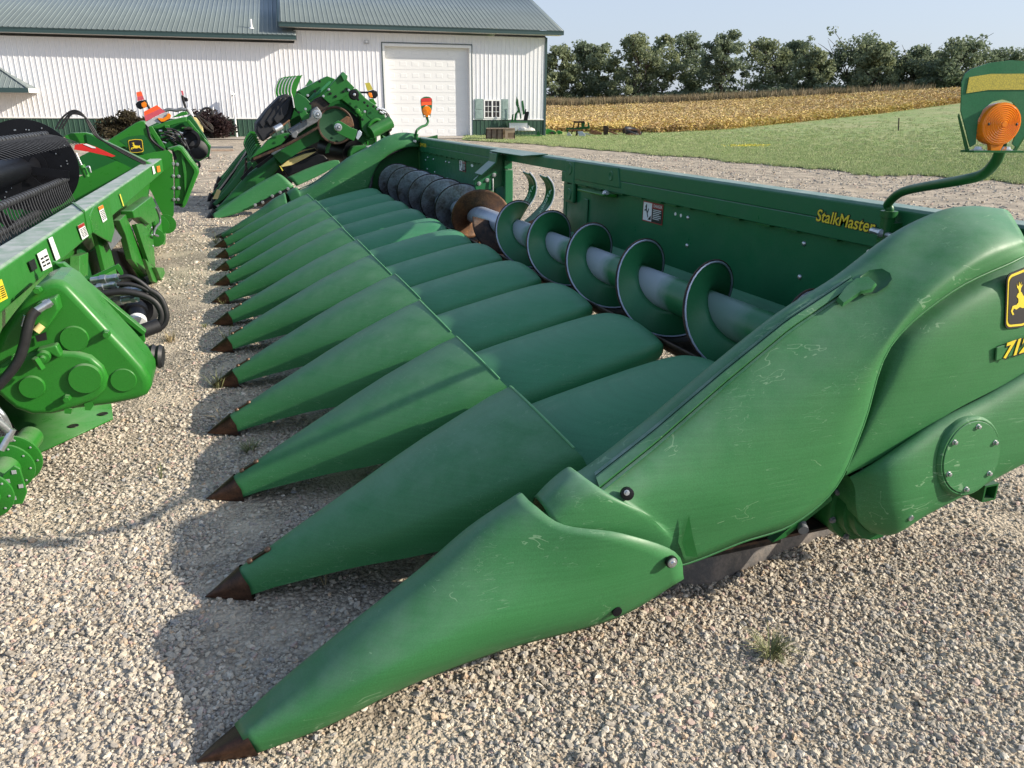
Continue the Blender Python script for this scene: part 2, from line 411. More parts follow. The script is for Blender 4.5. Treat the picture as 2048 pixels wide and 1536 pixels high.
# --- row units in the gaps, deck frame under the covers
def row_unit(par):
    m = MB(); m.box((1.30, -.10, .10), (2.02, .10, .26)); o = m.build('row_unit', M['dark_metal'], par)
    for s in (-1, 1):
        m = MB(); m.box((1.20, s*.10-.012, .28), (2.05, s*.10+.012, .305)); m.build('deck_plate', M['dark_metal'], o)
        ch = MB(); x = 1.2
        while x < 2.03: ch.box((x, s*.075-.014, .305), (x+.022, s*.075+.014, .322)); x += .038
        ch.build('gathering_chain', M['rust_dark'], o)
    return o
ru0 = row_unit(corn); ru0.location = (0, ROW*.5, 0)
for i in range(1, 12):
    c = copy_tree(ru0, corn); c.location = (0, ROW*(i+.5), 0)
m = MB(); m.box((1.30, .12, .235), (2.16, YFAR-.12, .245)); m.box((1.86, .12, .40), (2.14, YFAR-.12, .41)); m.build('deck_floor', M['rust_dark'], corn)
m = MB(); m.box((1.5, .5, .06), (2.2, YFAR-.5, .10)); m.box((2.0, .30, .12), (2.10, YFAR-.30, .42)); m.build('main_frame', M['dark_metal'], corn)
# --- trough and back sheet
m = MB(); rows = []
for k in range(17):
    a = R(206+k*8.4); rows.append([Vector((2.37+.33*math.cos(a), y, .725+.275*math.sin(a))) for y in (.16, 3.2, 4.57, 5.95, YFAR-.16)])
m.grid(rows); solid(m.build('auger_trough', M['trough'], corn, 60), .006, 1)
X0 = 2.74
OA, OB = 4.03, 5.38
def sheet():
    m = MB()
    def panel(y0, y1, z0, z1, x=X0, t=.012): m.box((x, y0, z0), (x+t, y1, z1))
    panel(.10, OA, .64, 1.090); panel(OB, YFAR-.10, .64, 1.090)
    m2 = MB()
    return m
bs = bevel(sheet().build('back_sheet', M['sheet'], corn, 30), .003)
# lower lip the sheet stands on, lighter green standing for sky reflection
for y0, y1 in ((.14, OA+.02), (OB-.02, YFAR-.14)):
    m = MB(); m.prism([(X0-.004, y0, .712), (X0-.075, y0, .655), (X0-.078, y0, .640), (X0+.01, y0, .63), (X0+.01, y0, .712)], (0, y1-y0, 0)); m.build('sheet_lip', M['poly_cover'], bs, 20)
m = MB(); m.box((X0-.03, OB-.02, .64), (X0+.05, OB+.05, 1.08)); m.box((X0-.006, OA-.06, .64), (X0+.05, OA, 1.08)); bevel(m.build('opening_post', M['sheet'], bs), .006)
# top beam: a closed box with a dusty top
m = MB(); m.prism([(X0-.028, .10, 1.165), (X0-.028, .10, 1.245), (X0-.016, .10, 1.258), (X0+.085, .10, 1.258), (X0+.09, .10, 1.245), (X0+.09, .10, 1.165)], (0, YFAR-.2, 0))
for y0, y1 in ((.10, OA-.005), (OB+.005, YFAR-.10)): m.box((X0-.028, y0, 1.085), (X0+.05, y1, 1.164))
beam = bevel(m.build('top_beam', M['sheet'], corn, 30), .004)
m = MB()                                                   # stitched weld seam under the band
rw = random.Random(5); y = .3
while y < YFAR-.3:
    l = rw.uniform(.05, .16)
    if not (OA-.05 < y < OB+.05): m.box((X0-.034, y, 1.079+rw.uniform(-.002, .002)), (X0-.004, y+l, 1.086))
    y += l+rw.uniform(.06, .22)
m.build('weld_seam', M['paint_dark'], beam)
# pressed reinforcement plates
for yy, w in ((3.86, .17), (5.52, .17)):
    m = MB(); m.box((X0-.034, yy-w/2, .94), (X0-.003, yy+w/2, 1.252)); pl = bevel(m.build('joint_plate', M['sheet'], bs), .012, 3)
    for z in (1.00, 1.19):
        m = MB(); m.lathe((X0-.034, yy, z), (-1, 0, 0), ((0, .045), (.005, .042), (.006, .03), (.003, .02)), 20); m.build('boss', M['sheet'], pl)
    m = MB(); m.box((X0-.012, (3.6 if yy < 4.5 else 5.78)-.035, .80), (X0-.003, (3.6 if yy < 4.5 else 5.78)+.035, .99)); bevel(m.build('pressed_rib', M['sheet'], bs), .006)
m = MB(); m.prism([(X0-.036, 3.02, 1.12), (X0-.036, 3.06, 1.252), (X0-.036, 3.76, 1.252), (X0-.036, 3.76, 1.12)], (.012, 0, 0)); ap = bevel(m.build('lap_plate', M['sheet'], beam), .008)
m = MB(); m.lathe((X0-.036, 3.16, 1.19), (-1, 0, 0), ((0, .034), (.004, .032), (.005, .02), (.002, .015)), 18); m.build('boss', M['sheet'], ap)
m = MB(); m.prism([(X0-.01, 3.10, 1.075), (X0-.12, 3.10, 1.075), (X0-.12, 3.10, 1.062), (X0-.01, 3.10, 1.050)], (0, .42, 0)); lb = bevel(m.build('latch_bracket', M['paint'], beam), .004)
m = MB(); m.bolt((X0-.09, 3.12, 1.078), (0, -1, .2), .016, .03); m.build('bolt', M['steel'], lb)
# white discs painting daylight through small holes, and bolt heads on the sheet
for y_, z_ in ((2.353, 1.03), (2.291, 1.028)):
    m = MB(); m.lathe((X0-.001, y_, z_), (-1, 0, 0), ((0, .011), (.002, .010), (.0025, .001)), 10); m.build('hole_daylight', M['white'], bs)
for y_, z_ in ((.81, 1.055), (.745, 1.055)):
    m = MB(); m.lathe((X0-.001, y_, z_), (-1, 0, 0), ((0, .013), (.002, .012), (.0025, .001)), 10); m.build('hole_daylight', M['white'], bs)
for y_, z_ in ((2.214, 1.025), (1.209, 1.03), (2.20, .865), (1.208, .872), (8.5, 1.02), (8.2, 1.015), (8.62, .98), (8.55, .87), (8.15, .86), (7.6, 1.02), (7.45, 1.02), (7.55, .83), (7.0, .8)):
    m = MB(); m.lathe((X0-.001, y_, z_), (-1, 0, 0), ((0, .013), (.005, .011), (.008, .006), (.009, .001)), 10); m.build('bolt', M['steel'], bs)
m = MB(); m.lathe((X0-.001, 6.52, 1.045), (-1, 0, 0), ((0, .028), (.0015, .028), (.002, .001)), 16); o = m.build('slot_daylight', M['white'], bs); o.scale = (1, 1.6, .55); o.location = (0, 6.52*(1-1.6), 1.045*(1-.55))  # white disc painting the daylight in the slot
# --- central hook bracket beside the feeder opening
m = MB()
m.prism([(2.42, 5.42, .985), (2.47, 5.42, 1.03), (2.60, 5.42, 1.135), (2.62, 5.42, 1.215), (2.73, 5.42, 1.215), (2.73, 5.42, .93), (2.60, 5.42, .90), (2.44, 5.42, .89)], (0, .035, 0))
hk = bevel(m.build('hook_bracket', M['sheet'], corn), .004)
m = MB(); m.prism([(2.46, 5.28, 1.035), (2.60, 5.28, 1.145), (2.615, 5.28, 1.218), (2.75, 5.28, 1.262), (2.75, 5.28, 1.272), (2.60, 5.28, 1.232), (2.588, 5.28, 1.155), (2.45, 5.28, 1.045)], (0, .22, 0)); bevel(m.build('hook_shroud', M['sheet'], hk), .003)
m = MB(); m.prism([(2.60, 4.62, 1.240), (2.60, 5.50, 1.240), (2.75, 5.50, 1.264), (2.75, 4.40, 1.264)], (0, 0, .008)); bevel(m.build('top_plate', M['sheet'], hk), .003)
for x_, z_ in ((2.47, .955), (2.55, .985), (2.62, 1.03)):
    m = MB(); m.bolt((x_, 5.418, z_), (0, -1, 0), .014, .014); m.build('bolt', M['steel'], hk)
m = MB(); m.tube([(2.60, 5.40, 1.0), (2.60, 5.395, .93), (2.60, 5.40, .86)], .008, 8); m.build('hanger_rod', M['steel'], hk)
m = MB(); m.box((2.44, 5.36, .80), (2.60, 5.50, .89)); m.box((2.50, 5.38, .70), (2.64, 5.48, .80)); bevel(m.build('bearing_hanger', M['paint_dark'], hk), .008)
# --- stalk stompers seen through the feeder opening, bolted to a toolbar behind
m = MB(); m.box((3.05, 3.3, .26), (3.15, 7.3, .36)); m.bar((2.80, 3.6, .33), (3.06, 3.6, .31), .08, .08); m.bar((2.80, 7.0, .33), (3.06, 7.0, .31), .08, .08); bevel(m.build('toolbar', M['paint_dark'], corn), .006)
for y0 in (6.42, 5.92):
    path = [(3.13, .36), (3.16, .46), (3.28, .56), (3.40, .68), (3.44, .80), (3.42, .90), (3.36, .975)]
    pp = crom([Vector((x_-.03, y0, z_)) for x_, z_ in path], 5); m = MB(); rows = []
    for q in pp: rows.append([q+Vector((0, -.10, -.0)), q+Vector((.018, -.03, -.012)), q+Vector((.018, .03, -.012)), q+Vector((0, .10, 0))])
    m.grid(rows); sp = solid(m.build('stalk_stomper', M['sheet'], corn, 50), .016)
    m = MB(); m.tube([r[0] for r in rows], .007, 6); m.tube([r[-1] for r in rows], .007, 6); m.build('worn_edge', M['worn_steel'], sp)
    q0 = pp[14]; text_mesh('LANKOTA', .075, 'lettering', M['decal_white'], sp, q0+Vector((-.022, -.02, .02)), (.45, 0, .89), (0, 1, 0), .001, bold=.002)
# --- auger: two handed flights wound on one tube
AX, AZ, AR, AT = 2.355, .708, .236, .090
def flight(y0, y1, pitch, hand, ph, rin=AT-.006, rout=AR, r0=None):
    m = MB(); n = int(abs(y1-y0)/pitch*40); a = []; b = []; e = []; rows = []
    for k in range(n+1):
        y = y0+(y1-y0)*k/n; t = ph+hand*2*PI*(y-y0)/pitch; c, s = math.cos(t), math.sin(t)
        rows.append([Vector((AX+c*r_, y+.006*(1-abs(j-2)/2.0), AZ+s*r_)) for j, r_ in enumerate((rin, rin+.03, (rin+rout)/2, rout-.02, rout))])
    m.grid(rows); edge = [r[-1] for r in rows]
    return m, edge
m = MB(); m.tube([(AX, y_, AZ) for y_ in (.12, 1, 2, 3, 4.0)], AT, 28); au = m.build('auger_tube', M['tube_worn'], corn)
m, e = flight(.20, 4.12, .672, -1, R(-3)); fl = solid(m.build('flighting', M['auger'], au, 60), .006, 0)
t = MB(); t.tube(e, .0048, 6); t.build('worn_edge', M['rust_dark'], fl)
def inner(e, k): return [Vector((AX+(q.x-AX)*k, q.y-.0045, AZ+(q.z-AZ)*k)) for q in e]
t = MB(); t.tube(inner(e, .968), .0052, 5); t.build('polished_rim', M['worn_steel'], fl)
m = MB(); m.tube([(AX, y_, AZ) for y_ in (4.0, 5.0, YFAR-.12)], AT-.004, 28); au2 = m.build('auger_tube', M['worn_steel'], corn)
m, e = flight(5.42, YFAR-.2, .60, 1, R(95+252)); f2 = solid(m.build('flighting', M['flight_worn'], au2, 60), .006, 0); f2['label'] = 'worn dark auger flighting with polished faces'
t = MB(); t.tube(e, .006, 6); t.build('worn_edge', M['dark_metal'], f2)
m, e = flight(4.62, 5.42, .60, 1, R(227)); f3 = solid(m.build('flighting', M['rust'], au2, 60), .006, 0); f3['label'] = 'rusty flighting at the middle of the auger'
m, e = flight(4.16, 4.52, .60, -1, R(20)); f4 = solid(m.build('flighting', M['rust_dark'], au2, 60), .007, 0); f4['label'] = 'dark rusty paddle flight at the middle of the auger'
for yy in (2.12, 2.79):   # little gussets
    m = MB(); m.prism([(AX+.03, yy, AZ+.082), (AX+.10, yy+.04, AZ+.17), (AX+.06, yy+.01, AZ+.085)], (.006, 0, 0)); m.build('gusset', M['auger'], au)
# --- end dividers of the corn header: near one and its mirror at the far end
def px3(row): return [PY(u, v, y) for u, v, y in row]
def divider(far):
    def mm(P): return [[Vector((q.x, YFAR-q.y if far else q.y, q.z)) for q in r] for r in P]
    mp = lambda q: Vector((q[0], YFAR-q[1] if far else q[1], q[2]))
    # front snout
    C = [(470, 1452), (560, 1381), (700, 1276), (850, 1166), (960, 1077), (1065, 1007)]
    L = [(504, 1511), (650, 1455), (820, 1372), (1010, 1300), (1230, 1238), (1368, 1158)]
    rear = {.3: (1128, 1050), .65: (1245, 1068), .88: (1352, 1106)}
    crest = [PY(u, v, .06) for u, v in C]
    low = [PY(u, v, -.02) for u, v in L]
    rows = []
    inner_w = (.03, .10, .17, .23, .27, .29)
    rows.append([Vector((q.x+.02, q.y+w_, .02+.10*k/5)) for k, (q, w_) in enumerate(zip(crest, inner_w))])
    rows.append([Vector((q.x+.01, q.y+w_*.86, .3*.02+.62*q.z)) for q, w_ in zip(crest, inner_w)])
    rows.append([Vector((q.x, q.y+w_*.42, q.z*.95)) for q, w_ in zip(crest, inner_w)])
    rows.append(crest)
    for f, yo in ((.3, -.012), (.65, -.062), (.88, -.058)):
        rr = []
        for k in range(6):
            if k == 5: u, v = rear[f]
            else: u, v = C[k][0]+f*(L[k][0]-C[k][0]), C[k][1]+f*(L[k][1]-C[k][1])
            rr.append(PY(u, v, yo*(.45+.55*min(1, k/2.0))))
        rows.append(rr)
    rows.append(low)
    G = mm(loft(rows, 6, 5))
    m = MB(); m.grid(G); m.grid([[q for q in G[-1]], [q+Vector((0, .03 if not far else -.03, .004)) for q in G[-1]]])
    es = solid(m.build('end_snout', M['poly_end'], corn, 60), .007)
    # steel tip
    first = [r[0] for r in G]; c0 = sum(first, Vector())/len(first); tt = MB(); A = mp((-.015, .0, .012)); rr = []
    ring = [c0+(q-c0)*1.09+Vector((.014, 0, 0)) for q in first]
    for f in (.03, .22, .48, .78, 1.0):
        g = f**.85; rr.append([Vector((A.x+(q.x-A.x)*f, A.y+(q.y-A.y)*g, A.z+(q.z-A.z)*g)) for q in ring])
    tt.grid(rr); tt.grid([[r[0] for r in rr], [r[-1] for r in rr]])
    tip = tt.build('snout_tip', M['snout_tip'], es, 45)
    b0, b1 = mp(PY(502, 1448, .045)), mp(PY(547, 1417, .045))
    sb = MB(); sb.bar(b0, b1, .02, .01); sb.build('tip_strap', M['snout_tip'], es)
    for q in (b0, b1):
        b = MB(); b.lathe(q, (-.5, -.4 if not far else .4, 1), ((-.006, .014), (.005, .014), (.010, .009), (.012, .003)), 12); b.build('bolt', M['bolt_brown'], es)
    for (u, v), r_ in (((1342, 1123), .011), ((1233, 1222), .009)):
        q = mp(PY(u, v, -.068 if v < 1150 else -.045)); ax = (0, -1 if not far else 1, 0)
        b = MB(); b.lathe(q, ax, ((-.004, r_*1.7), (.006, r_*1.7), (.007, r_*1.25)), 16); w = b.build('recess_shade', M['black'], es)  # black disc paints the darkness of the bolt hole
        if r_ > .010:
            b = MB(); b.lathe(q, ax, ((.004, r_*1.45), (.010, r_*1.35), (.012, r_*.8), (.016, r_*.6)), 16); b.build('bolt', M['steel'], es)
    # rear shell that runs up to the back sheet
    A_ = [(1078, 1003, .07), (1110, 970, .08), (1148, 941, .10), (1172, 948, .13), (1300, 850, .16), (1440, 733, .16), (1570, 630, .16), (1690, 553, .17), (1800, 470, .18), (1890, 424, .19), (1950, 413, .19), (2010, 418, .18)]
    B_ = [(1092, 1022, .03), (1128, 985, .035), (1172, 958, .04), (1196, 973, .05), (1330, 897, .06), (1475, 797, .065), (1600, 703, .07), (1720, 612, .07), (1820, 540, .07), (1920, 474, .07), (1985, 452, .07), (2036, 452, .08)]
    C_ = [(1108, 1048, .0), (1160, 1012, -.005), (1215, 990, -.01), (1262, 1003, .0), (1390, 955, -.005), (1520, 880, -.01), (1640, 785, -.01), (1735, 700, -.01), (1835, 592, .0), (1940, 520, .0), (2008, 487, .01), (2050, 478, .03)]
    E_ = [(1150, 1080, -.02), (1225, 1058, -.03), (1300, 1040, -.03), (1345, 1060, -.02), (1450, 1015, -.035), (1570, 960, -.04), (1660, 880, -.04), (1730, 770, -.035), (1805, 650, -.02), (1925, 555, -.01), (2020, 507, .0), (2056, 492, .03)]
    D_ = [(1190, 1105, -.01), (1280, 1120, -.01), (1350, 1130, -.01), (1400, 1117, -.01), (1485, 1083, -.015), (1585, 1048, -.02), (1672, 972, -.02), (1726, 850, -.02), (1780, 692, -.01), (1905, 582, -.005), (2024, 524, .0), (2060, 505, .03)]
    rA, rB, rC, rE, rD = [px3(k) for k in (A_, B_, C_, E_, D_)]
    i0 = [Vector((q.x+.015, q.y+.085, q.z-.035)) for q in rA]
    i1 = [Vector((q.x+.035, q.y+.16, max(.30, q.z-.16))) for q in rA]
    lo_in = [(.95, .32), (1.02, .36), (1.08, .40), (1.12, .42), (1.36, .465), (1.62, .505), (1.86, .555), (2.0, .62), (2.06, .82), (2.20, 1.00), (2.42, 1.10), (2.58, 1.15)]
    i2 = [Vector((x_, .335 if k < 8 else .30, z_)) for k, (x_, z_) in enumerate(lo_in)]
    G = mm(loft([i2, i1, i0, rA, rB, rC, rE, rD], 5, 5))
    m = MB(); m.grid(G)
    s_ = 1 if not far else -1
    m.grid([G[-1], [q+Vector((0, .035*s_, .0)) for q in G[-1]]])
    sh = solid(m.build('end_fender', M['poly_end'], corn, 60), .007)
    # rubber edging round the auger bay
    rb = MB(); rb.tube([q+Vector((.012, .006*s_, .0)) for q in G[0][33:]], .020, 8); rb.build('rubber_edge', M['rubber'], sh)
    # side wall closing the auger bay
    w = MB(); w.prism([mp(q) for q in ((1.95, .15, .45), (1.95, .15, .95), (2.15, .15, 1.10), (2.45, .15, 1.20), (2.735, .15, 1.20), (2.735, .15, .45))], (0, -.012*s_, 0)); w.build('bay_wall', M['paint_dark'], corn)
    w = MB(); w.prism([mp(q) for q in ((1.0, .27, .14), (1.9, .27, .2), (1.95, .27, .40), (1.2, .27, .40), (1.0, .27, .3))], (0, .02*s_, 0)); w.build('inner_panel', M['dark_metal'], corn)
    # moulded strip along the ridge with its pull tab
    tv = lambda L_, k: sorted((q[0], q[k]) for q in L_)
    TA, TAy, TB, TBy = tv(A_, 1), tv(A_, 2), tv(B_, 1), tv(B_, 2)
    def on_shell(u, v, off=.0):
        av, bv_ = lerp_tab(u, TA), lerp_tab(u, TB); t = (v-av)/(bv_-av); ay, by = lerp_tab(u, TAy), lerp_tab(u, TBy)
        return PY(u, v, ay+(by-ay)*t-off)
    us = [1186+(1700-1186)*k/26 for k in range(27)]
    def ribbon(lo, hi, rise, name, mt, par):
        rows2 = []
        for u in us:
            k = 1.45-.55*(u-1186)/514; v0 = lerp_tab(u, TA)
            rows2.append([mp(on_shell(u+d*.35*k, v0+d*k, o_)) for d, o_ in ((lo, .008), (lo+.14*(hi-lo), rise), (hi-.14*(hi-lo), rise), (hi, .008))])
        mb = MB(); mb.grid(rows2); return mb.build(name, mt, par, 30)
    st = ribbon(10, 27, .024, 'ridge_strip', M['poly_end'], sh); ribbon(27, 33, .013, 'groove_shade', M['sheet'], st); ribbon(5, 10, .013, 'groove_shade', M['sheet'], st)  # grooves drawn as raised dark ribbons, their shade in the colour
    def patch_on(px, off, th, name, mt, par):
        P0_ = [on_shell(u, v, off) for u, v in px]; nrm = (P0_[1]-P0_[0]).cross(P0_[3]-P0_[0]).normalized(); nrm = -nrm if nrm.y > 0 else nrm
        c_ = sum(P0_, Vector())/len(P0_); mb = MB(); P1 = [mp(q) for q in P0_]; P2 = [mp(c_+(q-c_)*.9+nrm*th) for q in P0_]; n_ = len(px)
        mb.add(P1+P2+[mp(c_+nrm*th*1.15)], [(i, (i+1) % n_, n_+(i+1) % n_, n_+i) for i in range(n_)]+[(n_+i, n_+(i+1) % n_, 2*n_) for i in range(n_)]); return mb.build(name, mt, par, 50)
    o = patch_on(((1712, 572), (1722, 552), (1740, 540), (1764, 537), (1780, 546), (1784, 558), (1774, 572), (1752, 586), (1728, 590)), .012, -.004, 'tab_pocket_shade', M['paint_dark'], sh)  # dark patch paints the shade of the pocket behind the tab
    patch_on(((1672, 602), (1690, 578), (1712, 560), (1738, 556), (1754, 570), (1744, 584), (1722, 588), (1702, 602), (1684, 614)), .018, .014, 'pull_tab', M['poly_end'], o)
    # black disc painting the access hole's darkness, dark patch painting the crease's shade
    q = mp(PY(1255, 988, -.006)); b = MB(); b.lathe(q, (-.25, -1*s_, .25), ((-.012, .019), (.002, .019), (.003, .016)), 16); w = b.build('recess_shade', M['black'], sh)
    b = MB(); b.bolt(q+Vector((-.004, -.002*s_, .006)), (-.25, -1*s_, .25), .006, .008); b.build('bolt', M['steel'], w)
    f_ = [mp(PY(*k)) for k in ((1378, 1030, -.034), (1386, 1075, -.036), (1396, 1114, -.026), (1372, 1112, -.028), (1364, 1085, -.034))]
    b = MB(); b.add(f_, ((0, 1, 2, 3, 4),)); b.build('fold_shade', M['paint_dark'], sh, 0)
    # recessed side panel with emblem and number
    P_ = [[(1690, 930, .03), (1745, 780, .045), (1800, 660, .06), (1930, 560, .075), (2070, 480, .09), (2200, 430, .10)],
          [(1692, 938, .010), (1770, 800, .005), (1850, 690, .005), (1985, 590, .01), (2110, 540, .02), (2240, 500, .03)],
          [(1694, 944, .010), (1800, 850, -.005), (1910, 760, -.01), (2020, 690, -.01), (2140, 620, -.005), (2280, 570, .01)],
          [(1690, 952, .02), (1790, 900, .0), (1900, 826, -.012), (2010, 768, -.012), (2130, 695, -.01), (2300, 600, .0)]]
    G = mm(loft([px3(k) for k in P_], 6, 6)); m = MB(); m.grid(G); sp = m.build('side_panel', M['poly_end'], corn, 60)
    # gear housing: a full rounded case slung below
    T_ = [(1700, 955), (1764, 917), (1873, 843), (1970, 792), (2048, 746), (2150, 685), (2300, 600)]
    K_ = [(1710, 978), (1780, 940), (1890, 872), (1985, 825), (2060, 782), (2170, 725), (2310, 650)]
    Q_ = [(1712, 1012), (1790, 1000), (1888, 948), (1988, 900), (2070, 858), (2190, 810), (2320, 755)]
    V_ = [(1720, 1044), (1795, 1043), (1872, 1004), (1975, 952), (2075, 905), (2190, 852), (2320, 795)]
    W_ = [(1742, 1066), (1788, 1069), (1852, 1030), (1945, 982), (2050, 925), (2190, 866), (2330, 812)]
    rows = [[PY(u, v, .03) for u, v in T_], [PY(u, v, -.014 if k else .03) for k, (u, v) in enumerate(T_)], [PY(u, v, -.052 if k else .01) for k, (u, v) in enumerate(K_)], [PY(u, v, -.074 if k else -.004) for k, (u, v) in enumerate(Q_)], [PY(u, v, -.072 if k else .0) for k, (u, v) in enumerate(V_)], [PY(u, v, -.040 if k else .015) for k, (u, v) in enumerate(W_)], [PY(u, v, .0)+Vector((0, .07, .012)) for u, v in W_]]
    G = mm(loft(rows, 6, 5)); m = MB(); m.grid(G); m.grid([[r[0] for r in G], [r[0]+Vector((.01, .14*s_, 0)) for r in G]])
    gh = m.build('gear_housing', M['poly_end'], corn, 60)
    cap = []
    c_ = PY(1937, 913, -.070); ex = PY(1998, 872, -.070)-c_; pax = Vector((0, -1*s_, .14)).normalized(); ez = Vector((0, 0, 1))
    rad = .122
    m = MB(); m.lathe(mp(c_), pax, ((-.05, rad*1.14), (.0, rad*1.12), (.004, rad*1.10), (.010, rad*1.05), (.010, rad*1.015), (.002, rad*1.01)), 48); m.build('cover_rim', M['poly_end'], gh)
    m = MB(); m.lathe(mp(c_), pax, ((.0, rad), (.011, rad), (.013, rad*.985)), 48); cpl = m.build('cover_plate', M['poly_end'], gh, 30)
    for k in range(6):
        a = R(75-60*k+7); q = c_+Vector((math.cos(a)*rad*.86, -.012+math.sin(a)*rad*.86*.14, math.sin(a)*rad*.86))
        b = MB(); b.lathe(mp(q), (0, -1*s_, 0), ((-.004, .0105), (.002, .0105), (.003, .0075), (.010, .007), (.011, .005)), 6); b.build('bolt', M['steel'], cpl)
    q = PY(1817, 1032, -.066); b = MB(); b.lathe(mp(q), (0, -1*s_, -.2), ((-.004, .017), (.004, .017), (.006, .011), (.014, .010), (.012, .004)), 12); b.build('bolt', M['steel'], gh)
    # drive end seen under the fender
    m = MB()
    c2 = PY(1724, 1000, .10)
    m.lathe(mp(c2), (0, -1*s_, 0), ((-.16, .150), (.0, .150), (.012, .146), (.014, .128), (.05, .124), (.052, .112), (.085, .108)), 36); dh = m.build('drive_flange', M['paint_dark'], corn)
    for k in range(8):
        a_k = R(45*k+20); b = MB(); b.bolt(mp(c2+Vector((.138*math.cos(a_k), -.013, .138*math.sin(a_k)))), (0, -1*s_, 0), .009, .009); b.build('bolt', M['cast'], dh)
    m = MB(); a0 = PY(1602, 1045, .06); m.tube([mp(a0+Vector((.05, .10, .05))), mp(a0+Vector((.0, 0, -.004))), mp(a0+Vector((-.012, -.03, -.012)))], .017, 14); m.build('drive_stub', M['cast'], dh)
    m = MB(); m.prism([mp(PY(u, v, .05)) for u, v in ((1545, 1085), (1660, 985), (1665, 1000), (1570, 1075))], (0, .03*s_, 0)); m.box(*[tuple(mp(q)) if not far else tuple(mp(q)) for q in ((1.80, .10, .28), (1.94, .14, .33))]); m.build('drive_bracket', M['paint_dark'], dh)
    # skid plate on the gravel, square receiver at the rear
    low_ = [tuple(PZ(u, v, z_)) for u, v, z_ in ((1330, 1160, .05), (1366, 1164, .012), (1419, 1166, .004), (1461, 1149, .004), (1564, 1103, .004), (1661, 1067, .004), (1716, 1046, .03))]
    m = MB(); m.grid([[mp((x_, y_+dy, z_+dz)) for x_, y_, z_ in low_] for dy, dz in ((.20, .0), (.0, .0), (.03, .08), (.09, .16), (.20, .22))])
    solid(m.build('skid_plate', M['skid'], corn, 60), .006)
    m = MB(); q = PY(1968, 985, .02)
    for lo, hi in (((0, 0, 0), (.007, .22, .066)), ((.059, 0, 0), (.066, .22, .066)), ((.007, 0, 0), (.059, .22, .007)), ((.007, 0, .059), (.059, .22, .066))): m.add([mp(Vector((a, b, c))+q+Vector((-.0, .0, -.04))) for a in (lo[0], hi[0]) for b in (lo[1], hi[1]) for c in (lo[2], hi[2])], ((0, 1, 3, 2), (4, 6, 7, 5), (0, 4, 5, 1), (2, 3, 7, 6), (0, 2, 6, 4), (1, 5, 7, 3)))
    m.build('receiver_tube', M['paint_dark'], corn)
    m = MB(); m.prism([mp(q) for q in ((2.3, .22, .36), (2.62, .22, .40), (2.62, .22, .62), (2.3, .22, .6))], (0, .12*s_, 0)); m.build('end_frame', M['paint_dark'], corn)
    return es, sh, sp, gh
DIV = {far: divider(far) for far in (False, True)}

# --- emblem and number on the near side panel
DEER = [(.22,.60),(.26,.66),(.30,.68),(.27,.76),(.22,.80),(.20,.89),(.25,.82),(.28,.84),(.28,.93),(.32,.84),(.36,.91),(.35,.82),(.42,.85),(.36,.77),(.35,.70),(.40,.66),(.46,.58),(.60,.56),(.74,.53),(.82,.57),(.84,.52),(.80,.46),(.84,.36),(.92,.26),(.97,.16),(.93,.16),(.84,.26),(.74,.34),(.66,.36),(.56,.30),(.46,.30),(.36,.34),(.24,.30),(.15,.34),(.11,.28),(.17,.20),(.12,.19),(.05,.29),(.10,.40),(.24,.41),(.30,.46),(.29,.54),(.25,.57)]
def shield_pts(k=1.0, n=6):
    pts = []
    for (cx, cy, r_, a0) in ((.86, .88, .12, 0), (.14, .88, .12, 90), (.17, .13, .13, 180), (.83, .13, .13, 270)):
        pts += [(cx+r_*math.cos(R(a0+90*i/n)), cy+r_*math.sin(R(a0+90*i/n))) for i in range(n+1)]
        if a0 == 0: pts.append((.5, 1.045))
        if a0 == 180: pts.append((.5, -.035))
    return [(.5+(x-.5)*k, .5+(y-.5)*k) for x, y in pts]
def emblem(parent, org, ex, ey, w, h, step=.0015):
    """org: lower left corner; ex, ey unit directions on the panel"""
    ex = Vector(ex).normalized(); ey = Vector(ey).normalized(); nz = ex.cross(ey); org = Vector(org)
    def lay(pts, d0, d1, name, m, par):
        P = [org+ex*(x*w)+ey*(y*h)+nz*d0 for x, y in pts]; mb = MB(); mb.prism(P, nz*(d1-d0)); return mb.build(name, m, par, 0)
    base = lay(shield_pts(1.04), -step*2, step, 'emblem', M['decal_black'], parent)
    lay(shield_pts(.985), step, step*2, 'emblem_border', M['yellow'], base); lay(shield_pts(.90), step*2, step*3, 'emblem_field', M['decal_black'], base)
    d = [(.10+x*.8, .07+y*.82) for x, y in DEER]
    o = lay(d, step*3, step*4, 'leaping_deer', M['yellow'], base)
    bm = bmesh.new(); bm.from_mesh(o.data); bmesh.ops.triangulate(bm, faces=[f for f in bm.faces if len(f.verts) > 4]); bm.to_mesh(o.data); bm.free()
    return base
SPN = DIV[False][2]
L0 = PY(2008, 655, -.012); U0 = PY(2012, 553, .004)
exn = Vector((1, 0, .06)); 
emblem(SPN, L0+Vector((.0, 0, -.004)), (1, .02, .10), (-.10, .10, 1), .155, .175, .0012)
bx = MB(); q0 = PY(1988, 722, -.014)
bx.prism([q0, q0+Vector((.32, 0, .055)), q0+Vector((.312, 0, .105)), q0+Vector((-.008, 0, .048))], (0, -.006, 0)); pb = bevel(bx.build('number_recess', M['poly_end'], SPN), .003)
c0 = q0+Vector((.022, -.0075, .030))
for dx, dz, mm_, d in ((.002, -.002, M['decal_black'], .0004), (0, 0, M['yellow'], .0012)):
    text_mesh('712C', .072, 'lettering', mm_, pb, c0+Vector((dx, 0, dz)), (1, 0, .16), (-.16, 0, 1), d, .25, .0055 if mm_ is M['decal_black'] else .0025, 'LEFT')
